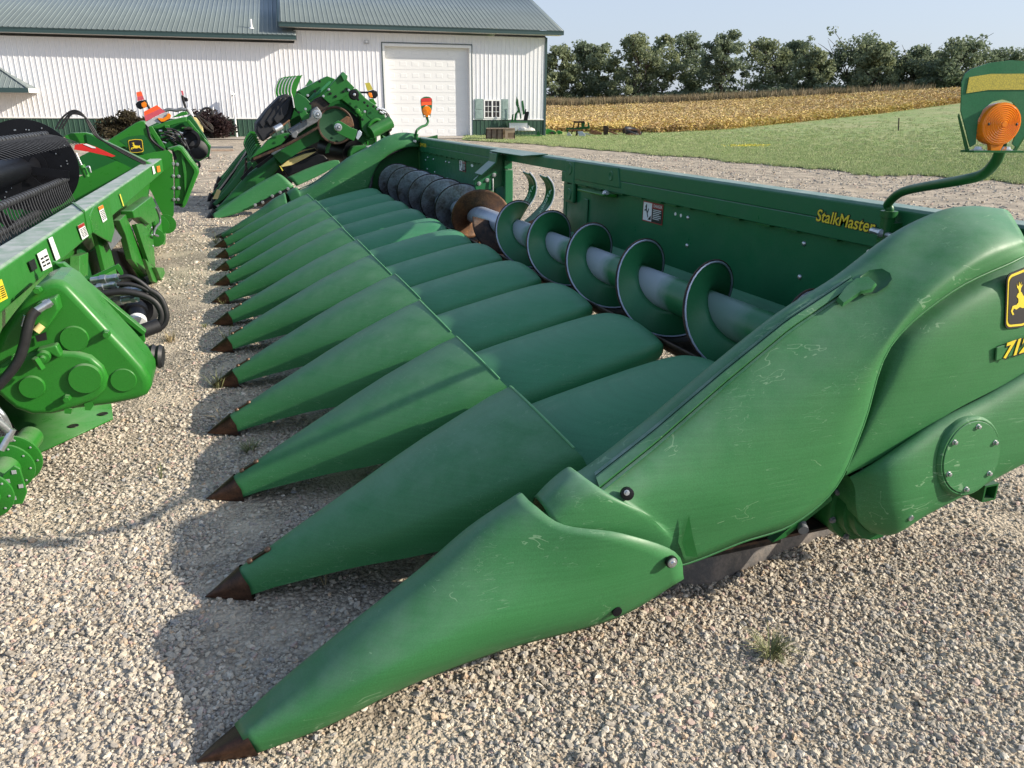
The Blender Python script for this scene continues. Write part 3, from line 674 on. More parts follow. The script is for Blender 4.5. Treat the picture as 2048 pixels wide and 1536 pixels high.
# --- lettering and warning labels on the back sheet
for dx, mm_, d in ((0, M['decal_black'], .0004), (-.0008, M['yellow'], .0010)):
    text_mesh('StalkMaster', .074, 'lettering', mm_, beam, (X0-.0295+dx, .945, 1.168), (0, -1, -.02), (0, 0, 1), d, .12, .0042 if mm_ is M['decal_black'] else .0008)
text_mesh('JOHN DEERE', .06, 'lettering', M['yellow'], beam, (X0-.0302, 8.62, 1.17), (0, -1, 0), (0, 0, 1), .0006, 0, .001)
def danger(yc, zc, w=.25, h=.125):
    f = X0-.002
    m = MB(); m.box((f-.002, yc-w/2, zc-h/2), (f, yc+w/2, zc+h/2)); d = m.build('danger_label', M['decal_red'], bs, 0)
    m = MB(); m.box((f-.003, yc+.01, zc-h/2+.006), (f-.002, yc+w/2-.008, zc+h/2-.006)); m.build('label_panel', M['decal_white'], d, 0)
    m = MB(); m.box((f-.003, yc-w/2+.006, zc-h/2+.006), (f-.002, yc+.006, zc+h/2-.036)); m.build('label_panel', M['decal_black'], d, 0)
    text_mesh('DANGER', .026, 'lettering', M['decal_white'], d, (f-.0032, yc-.062, zc+h/2-.019), (0, -1, 0), (0, 0, 1), .0003)
    m = MB(); y0 = yc+.065; z0 = zc
    def stroke(a, b, wd=.009): m.bar((f-.0035, a[0], a[1]), (f-.0035, b[0], b[1]), .001, wd, (0, .01, 1))
    stroke((y0+.025, z0+.035), (y0, z0-.01)); stroke((y0, z0-.01), (y0-.018, z0+.02)); stroke((y0+.012, z0+.012), (y0+.035, z0+.005)); stroke((y0, z0-.01), (y0-.012, z0-.035)); stroke((y0+.012, z0+.015), (y0+.008, z0+.045))
    m.prism([(f-.0032, y0-.01, z0-.048), (f-.0032, y0-.048, z0-.048), (f-.0032, y0-.048, z0-.02)], (-.001, 0, 0)); m.build('pictogram', M['decal_black'], d, 0)
    m = MB()
    for k in range(6): m.box((f-.0035, yc-w/2+.02+(.02 if k % 3 == 2 else 0), zc+.018-k*.011), (f-.003, yc-.008, zc+.022-k*.011))
    m.build('fine_print', M['decal_white'], d, 0)
danger(2.62, 1.005); danger(6.88, 1.02)

# --- marker arms with amber lamps
def marker(far, base, path, plate_c, ex, ey, w, h, stripes):
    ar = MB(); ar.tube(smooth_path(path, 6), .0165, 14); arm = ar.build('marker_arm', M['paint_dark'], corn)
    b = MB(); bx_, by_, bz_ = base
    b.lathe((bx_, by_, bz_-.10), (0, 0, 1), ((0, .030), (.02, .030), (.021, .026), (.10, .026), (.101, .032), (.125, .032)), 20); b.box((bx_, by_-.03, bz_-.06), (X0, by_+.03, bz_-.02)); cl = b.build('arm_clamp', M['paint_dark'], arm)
    for dz in (-.035, -.03):
        q = MB(); q.lathe((bx_-.02, by_+(.02 if dz == -.03 else -.05), bz_+dz-.03), (-.3, -1, 0), ((-.05, .012), (.02, .012), (.021, .017), (.03, .015)), 8); q.build('bolt', M['steel'], cl)
    ex = Vector(ex).normalized(); ey = Vector(ey); ey = (ey-ex*ey.dot(ex)).normalized(); nz = ex.cross(ey); c = Vector(plate_c)
    at = lambda x, y, d=0: c+ex*x*w+ey*y*h+nz*d
    out = [(-.47, -.02), (-.52, .30), (-.50, .40), (-.44, .45), (-.25, .52), (0, .555), (.25, .54), (.44, .48), (.50, .42), (.52, .30), (.47, -.02), (.28, -.44), (.22, -.40), (.235, -.30), (.25, -.12), (.21, .0), (.12, .085), (0, .115), (-.12, .085), (-.21, .0), (-.25, -.12), (-.235, -.30), (-.22, -.40), (-.28, -.44)]
    mb = MB(); mb.prism([at(x, y) for x, y in out], nz*.004); pl = mb.build('marker_plate', M['sheet'], arm, 0)
    bm = bmesh.new(); bm.from_mesh(pl.data); bmesh.ops.triangulate(bm, faces=[f for f in bm.faces if len(f.verts) > 4]); bm.to_mesh(pl.data); bm.free()
    for y0, y1, mat in stripes:
        mb = MB(); mb.prism([at(-.45, y0-.04, .0045), at(-.20, y0, .0045), (at(.45, y0+.01, .0045)), at(.45, y1+.01, .0045), at(-.20, y1, .0045), at(-.45, y1-.04, .0045)], nz*.0015); mb.build('reflective_stripe', mat, pl, 0)
    mb = MB(); mb.prism([at(-.47, -.05, -.002), at(-.475, -.08, -.002), at(-.30, -.50, -.002), at(.30, -.50, -.002), at(.475, -.08, -.002), at(.47, -.05, -.002), at(.27, -.475, -.002), at(-.27, -.475, -.002)], nz*-.004); bk = mb.build('plate_bracket', M['paint_dark'], pl, 0)
    mb = MB(); mb.prism([at(-.30, -.50, -.03), at(.30, -.50, -.03), at(.30, -.475, -.03), at(-.30, -.475, -.03)], nz*.06); mb.build('lamp_shelf', M['paint_dark'], bk, 0)
    for x in (-.17, .17):
        mb = MB(); mb.bolt(at(x, -.475, 0), ey, .011, .01); mb.build('bolt', M['steel'], bk)
    lc = at(0, -.17, .0); rr = .25*h if h > .22 else .049
    mb = MB()
    prof = [(-.022, rr*.7), (-.022, rr*.97), (-.012, rr), (.016, rr), (.020, rr*.97)]
    for k in range(9):
        r0 = rr*(.93-.095*k); prof += [(.020+.0013*k, r0), (.0225+.0013*k, r0-.0025)]
    mb.lathe(lc, nz, prof, 40); lens = mb.build('amber_lens', M['amber'], pl, 25)
    mb = MB(); mb.prism([lc+ex*-.020+ey*-rr*.92, lc+ex*.020+ey*-rr*.92, lc+ex*.014+ey*-(.475-.17)*h, lc+ex*-.014+ey*-(.475-.17)*h], nz*.016); mb.build('lens_foot', M['amber'], lens)
    for x in (-.042, .042):
        mb = MB(); mb.lathe(lc+ex*x+nz*.021, nz, ((0, .004), (.004, .004), (.005, .001)), 8); mb.build('screw', M['dark_metal'], lens)
    return arm
B0 = PX(1775, 445, 2.665)
pth = [B0, B0+Vector((0, 0, .05)), PX(1776, 408, 2.655), PX(1800, 386, 2.63), PX(1840, 375, 2.59), PY(1925, 360, .20), PY(1965, 349, .12), PY(1990, 325, .065), PY(2001, 300, .04), PY(2001, 290, .03)]
pc = PY(2000, 219, -.005)
marker(False, tuple(B0+Vector((0, 0, .02))), pth, pc, (.97, -.25, .0), (.06, 0, 1), .255, .235, ((.22, .40, M['tape']),))
B1 = PX(832, 272, 2.665)
g = lambda u, v, y: PY(u, v, y)
pth = [B1+Vector((0, 0, -.04)), B1, g(833, 262, 8.75), g(842, 254, 8.85), g(852, 250, 8.95), g(856, 243, 9.0), g(854, 236, 9.03), g(853, 230, 9.03)]
marker(True, tuple(B1), pth, g(853, 215, 9.03), (.94, -.05, 0), (-.02, 0, 1), .155, .25, ((.30, .47, M['red_tape']), (.12, .29, M['orange_tape'])))
# ------------------------------------------------------------------ daylight
SUN_AZ, SUN_EL = 115.0, 25.3          # clockwise from +Y, above the horizon
w = bpy.data.worlds.new('World'); scene.world = w; w.use_nodes = True
nt = w.node_tree; bg = nt.nodes['Background']
sky = nt.nodes.new('ShaderNodeTexSky'); sky.sky_type = 'NISHITA'; sky.sun_disc = False
sky.sun_elevation = R(SUN_EL); sky.sun_rotation = R(SUN_AZ); sky.altitude = 300; sky.air_density = 1.0; sky.dust_density = 2.2; sky.ozone_density = 2.0
hs = nt.nodes.new('ShaderNodeHueSaturation'); hs.inputs['Saturation'].default_value = .95; hs.inputs['Value'].default_value = 1.75
nt.links.new(sky.outputs[0], hs.inputs['Color'])
hz = nt.nodes.new('ShaderNodeMix'); hz.data_type = 'RGBA'; tc = nt.nodes.new('ShaderNodeTexCoord'); sp_ = nt.nodes.new('ShaderNodeSeparateXYZ'); mr_ = nt.nodes.new('ShaderNodeMapRange'); mr_.inputs['From Min'].default_value = .17; mr_.inputs['From Max'].default_value = .62; mr_.inputs['To Min'].default_value = .76; mr_.inputs['To Max'].default_value = .06
nt.links.new(tc.outputs['Generated'], sp_.inputs[0]); nt.links.new(sp_.outputs['Z'], mr_.inputs['Value']); nt.links.new(mr_.outputs[0], hz.inputs[0]); hz.inputs[7].default_value = (3.75, 4.25, 5.2, 1)      # bright late-summer haze
nt.links.new(hs.outputs[0], hz.inputs[6]); nt.links.new(hz.outputs[2], bg.inputs['Color'])
bg.inputs['Strength'].default_value = .15
sl = bpy.data.lights.new('sun', 'SUN'); sl.energy = 7.2; sl.angle = R(.55); sl.color = (1.0, .91, .77)
so = bpy.data.objects.new('sun', sl); COL.objects.link(so)
sd = Vector((math.sin(R(SUN_AZ))*math.cos(R(SUN_EL)), math.cos(R(SUN_AZ))*math.cos(R(SUN_EL)), math.sin(R(SUN_EL))))
so.rotation_euler = sd.to_track_quat('Z', 'Y').to_euler(); so.location = sd*60
scene.view_settings.view_transform = 'Standard'; scene.view_settings.look = 'None'; scene.view_settings.exposure = 0.0; scene.view_settings.gamma = 1.0
scene.render.engine = 'CYCLES'
scene.cycles.max_bounces = 6; scene.cycles.diffuse_bounces = 3; scene.cycles.glossy_bounces = 3; scene.cycles.transmission_bounces = 4; scene.cycles.transparent_max_bounces = 4
scene.cycles.use_denoising = True
scene.cycles.caustics_reflective = False; scene.cycles.caustics_refractive = False

# ------------------------------------------------------------------ ground sheets
def polar(a0, a1, na, radii, zoff=0.0, wob=None):
    rows = []
    for i in range(na+1):
        a = R(a0+(a1-a0)*i/na); row = []
        rr = radii(math.degrees(a)) if callable(radii) else radii
        for r_ in rr:
            x, y = CAM.x+math.sin(a)*r_, CAM.y+math.cos(a)*r_
            row.append(Vector((x, y, terrain(x, y)+zoff)))
        rows.append(row)
    return rows
def gravel_mat():
    m, nt, b = new_mat('pale_gravel'); L = nt.links; v = coords(nt)
    def vor(scale, rnd=1.0):
        n = N(nt, 'ShaderNodeTexVoronoi'); n.inputs['Scale'].default_value = scale; n.inputs['Randomness'].default_value = rnd; L.new(v, n.inputs['Vector']); return n
    v1, v2, v3 = vor(62), vor(125), vor(30)
    stops = ((.0, (.22, .185, .145)), (.25, (.36, .305, .235)), (.5, (.46, .395, .305)), (.7, (.54, .465, .36)), (.85, (.33, .295, .25)), (1, (.62, .55, .44)))
    cs = []
    for vv in (v1, v2):
        r = ramp(nt, stops); s = N(nt, 'ShaderNodeSeparateColor'); L.new(vv.outputs['Color'], s.inputs[0]); L.new(s.outputs[0], r.inputs[0])
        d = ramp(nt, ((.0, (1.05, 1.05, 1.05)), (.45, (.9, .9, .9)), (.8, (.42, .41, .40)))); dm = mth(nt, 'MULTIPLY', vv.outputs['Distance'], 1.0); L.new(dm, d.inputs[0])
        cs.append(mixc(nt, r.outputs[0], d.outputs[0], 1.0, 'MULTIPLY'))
    sel = tex_noise(nt, v, 11, 3, .6); rs_ = ramp(nt, ((.42, (0, 0, 0)), (.56, (1, 1, 1)))); L.new(sel, rs_.inputs[0])
    c = mixc(nt, cs[1], cs[0], rs_.outputs[0])
    big = tex_noise(nt, v, .55, 6, .6); rb = ramp(nt, ((.3, (.80, .80, .80)), (.5, (1, .99, .97)), (.72, (1.16, 1.12, 1.04)))); L.new(big, rb.inputs[0])
    c = mixc(nt, c, rb.outputs[0], 1.0, 'MULTIPLY')
    dusty = tex_noise(nt, v, 2.3, 5, .6); rd = ramp(nt, ((.46, (0, 0, 0)), (.64, (.75, .75, .75)))); L.new(dusty, rd.inputs[0])
    c = mixc(nt, c, (.58, .485, .36), rd.outputs[0])
    L.new(c, b.inputs['Base Color']); b.inputs['Roughness'].default_value = .92; b.inputs['Specular IOR Level'].default_value = .25
    h = mth(nt, 'SUBTRACT', 1.0, v1.outputs['Distance']); h2 = mth(nt, 'ADD', h, mth(nt, 'MULTIPLY', mth(nt, 'SUBTRACT', 1.0, v2.outputs['Distance']), .5))
    bump(nt, b, h2, .8, .010)
    return m
M['gravel'] = gravel_mat()
radii = [.3]
while radii[-1] < 4200: radii.append(radii[-1]*1.09+.05)
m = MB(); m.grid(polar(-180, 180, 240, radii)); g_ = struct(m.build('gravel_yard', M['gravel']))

# stones lying on the gravel: one scatter of loose stones
def stone_mat():
    m, nt, b = new_mat('loose_stone'); L = nt.links
    oi = N(nt, 'ShaderNodeObjectInfo')
    r = ramp(nt, ((0, (.22, .20, .17)), (.05, (.33, .30, .26)), (.20, (.44, .395, .325)), (.40, (.38, .345, .29)), (.52, (.51, .45, .355)), (.66, (.55, .49, .395)), (.77, (.28, .28, .28)), (.82, (.48, .36, .25)), (.87, (.44, .32, .28)), (.92, (.64, .585, .49)), (1, (.36, .32, .28))), 'CONSTANT')
    L.new(oi.outputs['Random'], r.inputs[0])
    n = tex_noise(nt, coords(nt), 3.5, 4, .65); rn = ramp(nt, ((.3, (.78, .78, .78)), (.7, (1.14, 1.13, 1.1)))); L.new(n, rn.inputs[0])
    c = mixc(nt, r.outputs[0], rn.outputs[0], 1.0, 'MULTIPLY')
    c = mixc(nt, c, (.47, .40, .305), mth(nt, 'MULTIPLY', up_mask(nt, .3, 1.0), .3))
    L.new(c, b.inputs['Base Color']); b.inputs['Roughness'].default_value = .85; b.inputs['Specular IOR Level'].default_value = .3
    return m
M['stone'] = stone_mat()

def gn_scatter(name, pts, scl, rot, build_shapes, mat, kind='stuff', idx=None):
    """points carrying size and turn; one modifier puts a small shape on each"""
    me = bpy.data.meshes.new(name); me.from_pydata(pts, [], [])
    a = me.attributes.new('size', 'FLOAT_VECTOR', 'POINT'); a.data.foreach_set('vector', [c for s in scl for c in s])
    a = me.attributes.new('turn', 'FLOAT_VECTOR', 'POINT'); a.data.foreach_set('vector', [c for s in rot for c in s])
    a = me.attributes.new('pick', 'INT', 'POINT'); a.data.foreach_set('value', idx)
    o = bpy.data.objects.new(name, me); COL.objects.link(o); me.materials.append(mat)
    ng = bpy.data.node_groups.new(name, 'GeometryNodeTree')
    ng.interface.new_socket('Geometry', in_out='INPUT', socket_type='NodeSocketGeometry'); ng.interface.new_socket('Geometry', in_out='OUTPUT', socket_type='NodeSocketGeometry')
    gi = ng.nodes.new('NodeGroupInput'); go = ng.nodes.new('NodeGroupOutput'); L = ng.links
    iop = ng.nodes.new('GeometryNodeInstanceOnPoints'); L.new(gi.outputs[0], iop.inputs['Points'])
    g2i = ng.nodes.new('GeometryNodeGeometryToInstance')
    for s in build_shapes(ng): L.new(s, g2i.inputs[0])
    L.new(g2i.outputs[0], iop.inputs['Instance']); iop.inputs['Pick Instance'].default_value = True
    def attr(nm, dt):
        n = ng.nodes.new('GeometryNodeInputNamedAttribute'); n.data_type = dt; n.inputs['Name'].default_value = nm; return n.outputs['Attribute']
    L.new(attr('pick', 'INT'), iop.inputs['Instance Index'])
    e2r = ng.nodes.new('FunctionNodeEulerToRotation'); L.new(attr('turn', 'FLOAT_VECTOR'), e2r.inputs[0]); L.new(e2r.outputs[0], iop.inputs['Rotation'])
    L.new(attr('size', 'FLOAT_VECTOR'), iop.inputs['Scale']); L.new(iop.outputs[0], go.inputs[0])
    md = o.modifiers.new('scatter', 'NODES'); md.node_group = ng
    o['kind'] = kind
    return o
def stone_shapes(mat, k=7):
    def f(ng):
        out = []
        for i in range(k):
            ico = ng.nodes.new('GeometryNodeMeshIcoSphere'); ico.inputs['Radius'].default_value = .5; ico.inputs['Subdivisions'].default_value = 2
            nz = ng.nodes.new('ShaderNodeTexNoise'); nz.noise_dimensions = '4D'; nz.inputs['W'].default_value = i*7.3+1; nz.inputs['Scale'].default_value = 1.5; nz.inputs['Detail'].default_value = 1.0
            pos = ng.nodes.new('GeometryNodeInputPosition'); ng.links.new(pos.outputs[0], nz.inputs['Vector'])
            sub = ng.nodes.new('ShaderNodeVectorMath'); sub.operation = 'SUBTRACT'; ng.links.new(nz.outputs['Color'], sub.inputs[0]); sub.inputs[1].default_value = (.5, .5, .5)
            sc = ng.nodes.new('ShaderNodeVectorMath'); sc.operation = 'SCALE'; ng.links.new(sub.outputs[0], sc.inputs[0]); sc.inputs['Scale'].default_value = 1.25
            sp = ng.nodes.new('GeometryNodeSetPosition'); ng.links.new(ico.outputs[0], sp.inputs[0]); ng.links.new(sc.outputs[0], sp.inputs['Offset'])
            ss = ng.nodes.new('GeometryNodeSetShadeSmooth'); ss.inputs['Shade Smooth'].default_value = False; ng.links.new(sp.outputs[0], ss.inputs[0])
            sm = ng.nodes.new('GeometryNodeSetMaterial'); sm.inputs['Material'].default_value = mat; ng.links.new(ss.outputs[0], sm.inputs[0]); out.append(sm.outputs[0])
        return out
    return f
def dust(x, y):       # where fines cover the stones
    return noise.noise(Vector((x*1.1, y*.55, 3.1)))+.5*noise.noise(Vector((x*3.1, y*3.1, 9.2)))
rp = random.Random(11); P_, S_, T_, I_ = [], [], [], []
def lay_stones(n, d0, d1, a0, a1, sizes, hole=True):
    for _ in range(n):
        a = R(rp.uniform(a0, a1)); d = math.sqrt(rp.uniform(d0*d0, d1*d1)); x, y = CAM.x+math.sin(a)*d, CAM.y+math.cos(a)*d
        if hole and .5 < x < 2.7 and .5 < y < 8.9 and rp.random() < .93: continue
        du = dust(x, y)
        if y > .3: du += .24*math.exp(-((x+.34+.04*math.sin(y*.9))/.17)**2)
        if x < -.02 and y < 8: du += .24*min(1, max(0, (y-1)/2)) - .25*(1 if -.55 < x < .1 and y < 2.2 else 0)
        if du > .06 and rp.random() < min(.88, (du-.06)*2.8): continue
        s = min(.026 if d < 9 else .06, .86*rp.choice(sizes)*math.exp(rp.gauss(0, .26)))
        if d > 7 and s < .012: s *= 1.4
        P_.append((x, y, terrain(x, y)+s*.10)); S_.append((s*rp.uniform(.85, 1.35), s*rp.uniform(.75, 1.1), s*rp.uniform(.5, .9))); T_.append((rp.gauss(0, .35), rp.gauss(0, .35), rp.uniform(0, 6.28))); I_.append(rp.randrange(7))
lay_stones(120000, .75, 3.2, -40, 95, (.007, .009, .011, .014, .017, .010))
lay_stones(700, .75, 3.6, -40, 95, (.020, .024, .030))
lay_stones(130000, 3.2, 7.0, -38, 78, (.010, .012, .015, .018, .013))
lay_stones(900, 3.2, 9.0, -38, 78, (.026, .034))
lay_stones(52000, 7.0, 15.0, -32, 66, (.019, .023, .028))
lay_stones(24000, 15.0, 30.0, -22, 62, (.032, .042, .05), False)
gn_scatter('loose_stones', P_, S_, T_, stone_shapes(M['stone']), M['stone'], 'stuff', I_)

# ------------------------------------------------------------------ lawn, bean field, far land
def az_d(u, v):
    q = PT(u, v); return math.degrees(math.atan2(q.x-CAM.x, q.y-CAM.y)), math.hypot(q.x-CAM.x, q.y-CAM.y)
LAWN = sorted([az_d(*k) for k in ((925, 281), (1000, 285), (1100, 292), (1200, 301), (1450, 323), (1700, 346), (2040, 366))]+[(62, 22), (110, 20)])
BEAN = sorted([az_d(*k) for k in ((1060, 262), (1100, 263), (1200, 266), (1300, 266), (1440, 260), (1600, 244), (1760, 227), (1905, 208), (1960, 199))])
LAWN0 = LAWN[0][0]
def lawn_r(a):
    d = lerp_tab(a, LAWN)+1.3*noise.noise(Vector((a*.35, 0, 0)))+.7*noise.noise(Vector((a*1.7, 5, 0)))+.3*noise.noise(Vector((a*6, 9, 0)))
    return [d*(1+.002*k*k+.035*k) for k in range(46)]+[d*8, d*16]
def lawn_mat():
    m, nt, b = new_mat('mown_grass'); L = nt.links; v = coords(nt)
    a = tex_noise(nt, v, .32, 6, .62); r = ramp(nt, ((.28, (.36, .35, .19)), (.45, (.29, .33, .15)), (.58, (.22, .30, .11)), (.75, (.40, .38, .21)))); L.new(a, r.inputs[0])
    s = coords(nt, (3.0, 9.0, 3.0), None, (0, 0, .7)); f = tex_noise(nt, s, 3.2, 6, .72); rf = ramp(nt, ((.25, (.5, .5, .5)), (.5, (1, 1, 1)), (.78, (1.5, 1.45, 1.3)))); L.new(f, rf.inputs[0])
    L.new(mixc(nt, r.outputs[0], rf.outputs[0], 1.0, 'MULTIPLY'), b.inputs['Base Color']); b.inputs['Roughness'].default_value = .9; b.inputs['Specular IOR Level'].default_value = .2
    bump(nt, b, f, .7, .06); return m
M['lawn'] = lawn_mat()
m = MB(); m.grid(polar(LAWN0+.15, 108, 260, lawn_r, .02)); struct(m.build('lawn', M['lawn']))
def blade_mat(name, stops, trans=.25):
    m, nt, b = new_mat(name); oi = N(nt, 'ShaderNodeObjectInfo'); r = ramp(nt, stops)
    k = mth(nt, 'ADD', mth(nt, 'MULTIPLY', oi.outputs['Random'], .55), mth(nt, 'MULTIPLY', tex_noise(nt, oi.outputs['Location'], .28, 3, .6), .6)); k = mth(nt, 'SUBTRACT', k, .08)
    nt.links.new(k, r.inputs[0]); nt.links.new(r.outputs[0], b.inputs['Base Color']); b.inputs['Roughness'].default_value = .65; b.inputs['Specular IOR Level'].default_value = .25
    b.inputs['Transmission Weight'].default_value = 0; b.inputs['Subsurface Weight'].default_value = 0
    return m
M['grass_blade'] = blade_mat('grass_blades', ((.2, (.43, .42, .23)), (.42, (.33, .40, .17)), (.6, (.27, .37, .13)), (.8, (.45, .45, .24))))
def blades_shape(mat, n, spread, seedv, lean=.5, wide=.10, up=1.0):
    def f(ng):
        out = []
        for j in range(3):
            rr = random.Random(seedv+j); jn = ng.nodes.new('GeometryNodeJoinGeometry')
            for _ in range(n):
                tri = ng.nodes.new('GeometryNodeMeshCone'); tri.inputs['Vertices'].default_value = 3; tri.inputs['Radius Top'].default_value = 0; tri.inputs['Radius Bottom'].default_value = wide*.5; tri.inputs['Depth'].default_value = up*rr.uniform(.6, 1.1)
                tf = ng.nodes.new('GeometryNodeTransform'); tf.inputs['Translation'].default_value = (rr.gauss(0, spread), rr.gauss(0, spread), 0); tf.inputs['Rotation'].default_value = (rr.gauss(0, lean), rr.gauss(0, lean), rr.uniform(0, 6))
                ng.links.new(tri.outputs[0], tf.inputs[0]); ng.links.new(tf.outputs[0], jn.inputs[0])
            sm = ng.nodes.new('GeometryNodeSetMaterial'); sm.inputs['Material'].default_value = mat; ng.links.new(jn.outputs[0], sm.inputs[0]); out.append(sm.outputs[0])
        return out
    return f
P_, S_, T_, I_ = [], [], [], []
for _ in range(42000):
    a = rp.uniform(LAWN0+.2, 62); d0 = lawn_r(a)[0]; d = d0+abs(rp.gauss(0, 1))*(rp.choice((1.0, 5, 13, 20))); x, y = CAM.x+math.sin(R(a))*d, CAM.y+math.cos(R(a))*d
    if d > lerp_tab(a, BEAN) and a < 50: continue
    s = rp.uniform(.035, .07)*(1+d/70); P_.append((x, y, terrain(x, y)+.02)); S_.append((s*1.6, s*1.6, s)); T_.append((0, 0, rp.uniform(0, 6.28))); I_.append(rp.randrange(3))
gn_scatter('lawn_grass', P_, S_, T_, blades_shape(M['grass_blade'], 9, .45, 5, .45, .16), M['grass_blade'], 'stuff', I_)

def bean_r(a): d = lerp_tab(a, BEAN)+.5*noise.noise(Vector((a*1.3, 2, 0))); top = bean_top(a); return [d+(top-d)*k/20 for k in range(21)]
def bean_top(a): return max(lerp_tab(a, BEAN)+3, lerp_tab(a, ((15, 98), (48, 104), (52, 106))))
m = MB(); m.grid(polar(BEAN[0][0], BEAN[-1][0], 60, bean_r, .05)); struct(m.build('field_soil', plain('field_soil', (.38, .28, .15), .95, 0, .3, 2)))
def bean_mat():
    m, nt, b = new_mat('ripening_bean_leaves'); oi = N(nt, 'ShaderNodeObjectInfo'); L = nt.links
    k = mth(nt, 'ADD', mth(nt, 'MULTIPLY', oi.outputs['Random'], .52), mth(nt, 'MULTIPLY', tex_noise(nt, oi.outputs['Location'], .16, 4, .6), .9)); k = mth(nt, 'SUBTRACT', k, .22)
    r = ramp(nt, ((.05, (.34, .23, .13)), (.28, (.44, .30, .15)), (.45, (.54, .38, .15)), (.62, (.64, .48, .15)), (.8, (.50, .45, .15)), (.97, (.32, .36, .12)))); L.new(k, r.inputs[0])
    L.new(r.outputs[0], b.inputs['Base Color']); b.inputs['Roughness'].default_value = .75; b.inputs['Specular IOR Level'].default_value = .2
    return m
M['bean'] = bean_mat()
M['bean_tan'] = blade_mat('drying_bean_leaves', ((.15, (.42, .30, .17)), (.4, (.52, .38, .20)), (.62, (.60, .46, .20)), (.85, (.64, .52, .18))))
P_, S_, T_, I_ = [], [], [], []
for _ in range(34000):
    a = rp.uniform(BEAN[0][0]+.2, BEAN[-1][0]-.1); d0 = lerp_tab(a, BEAN); d1 = bean_top(a); f = rp.random(); f = f if rp.random() < .6 else f**2.2; d = d0+(d1-d0)*f+rp.gauss(0, .25)
    x, y = CAM.x+math.sin(R(a))*d, CAM.y+math.cos(R(a))*d
    s = rp.uniform(.36, .58); P_.append((x, y, terrain(x, y)+s*.30)); S_.append((s*1.3, s*1.3, s)); T_.append((rp.gauss(0, .2), rp.gauss(0, .2), rp.uniform(0, 6.28))); I_.append(rp.randrange(3)+(3 if rp.random() < min(.80, .06+f*2.6)+.45*noise.noise(Vector((x*.09, y*.09, 4))) else 0))
def leaf_shapes(mat, n, size, seedv):
    def f(ng):
        out = []
        for j in range(3):
            rr = random.Random(seedv+j); jn = ng.nodes.new('GeometryNodeJoinGeometry')
            for _ in range(n):
                q = ng.nodes.new('GeometryNodeMeshCircle'); q.fill_type = 'NGON'; q.inputs['Vertices'].default_value = 5; q.inputs['Radius'].default_value = size*rr.uniform(.6, 1.1)
                tf = ng.nodes.new('GeometryNodeTransform'); tf.inputs['Translation'].default_value = (rr.gauss(0, .28), rr.gauss(0, .28), rr.uniform(-.45, .5)); tf.inputs['Rotation'].default_value = (rr.gauss(0, .45)+.35, rr.gauss(0, .45), rr.uniform(0, 6)); tf.inputs['Scale'].default_value = (1, .7, 1)
                ng.links.new(q.outputs[0], tf.inputs[0]); ng.links.new(tf.outputs[0], jn.inputs[0])
            sm = ng.nodes.new('GeometryNodeSetMaterial'); sm.inputs['Material'].default_value = mat; ng.links.new(jn.outputs[0], sm.inputs[0]); out.append(sm.outputs[0])
        return out
    return f
_la, _lb = leaf_shapes(M['bean'], 40, .10, 40), leaf_shapes(M['bean_tan'], 40, .10, 50)
gn_scatter('bean_plants', P_, S_, T_, lambda ng: _lb(ng)+_la(ng), M['bean'], 'stuff', I_)
# tall dry grass along the upper edge of the field
M['dry_grass'] = blade_mat('dry_grass', ((.2, (.20, .15, .085)), (.5, (.28, .22, .125)), (.8, (.16, .145, .07))))
P_, S_, T_, I_ = [], [], [], []
for _ in range(5200):
    a = rp.uniform(19, 52); d = bean_top(a)+rp.uniform(.5, 9)
    if a > 33 and rp.random() < (a-33)/14: continue
    x, y = CAM.x+math.sin(R(a))*d, CAM.y+math.cos(R(a))*d; s = rp.uniform(.5, 1.1)
    P_.append((x, y, terrain(x, y)+.3*s)); S_.append((s, s, s)); T_.append((rp.gauss(0, .15), rp.gauss(0, .15), rp.uniform(0, 6.28))); I_.append(rp.randrange(3))
gn_scatter('tall_dry_grass', P_, S_, T_, blades_shape(M['dry_grass'], 16, .32, 60, .22, .10), M['dry_grass'], 'stuff', I_)

# ------------------------------------------------------------------ trees
def leaf_mat(name, a, b_, c_):
    m, nt, b = new_mat(name); L = nt.links; v = coords(nt)
    n = tex_noise(nt, v, .55, 4, .65); r = ramp(nt, ((.3, a), (.55, b_), (.75, c_))); L.new(n, r.inputs[0])
    f = tex_noise(nt, v, 6, 2, .6); rf = ramp(nt, ((.3, (.6, .6, .6)), (.7, (1.35, 1.35, 1.3)))); L.new(f, rf.inputs[0])
    c = mixc(nt, r.outputs[0], rf.outputs[0], 1.0, 'MULTIPLY'); L.new(c, b.inputs['Base Color']); b.inputs['Roughness'].default_value = .6; b.inputs['Specular IOR Level'].default_value = .3
    tr = N(nt, 'ShaderNodeBsdfTranslucent'); L.new(c, tr.inputs['Color']); mx = N(nt, 'ShaderNodeMixShader'); mx.inputs[0].default_value = .38
    out = nt.nodes['Material Output']; L.new(b.outputs[0], mx.inputs[1]); L.new(tr.outputs[0], mx.inputs[2]); L.new(mx.outputs[0], out.inputs['Surface']); return m
M['leaf_a'] = leaf_mat('hazy_tree_leaves', (.18, .215, .13), (.24, .28, .155), (.33, .34, .17))  # pale greyish green carries the haze of distance
M['leaf_b'] = leaf_mat('hazy_dark_leaves', (.145, .19, .125), (.19, .235, .145), (.255, .285, .155))  # darker green with the same distance haze in its colour
M['bark'] = plain('bark', (.075, .060, .048), .9, 0, .3, 6)
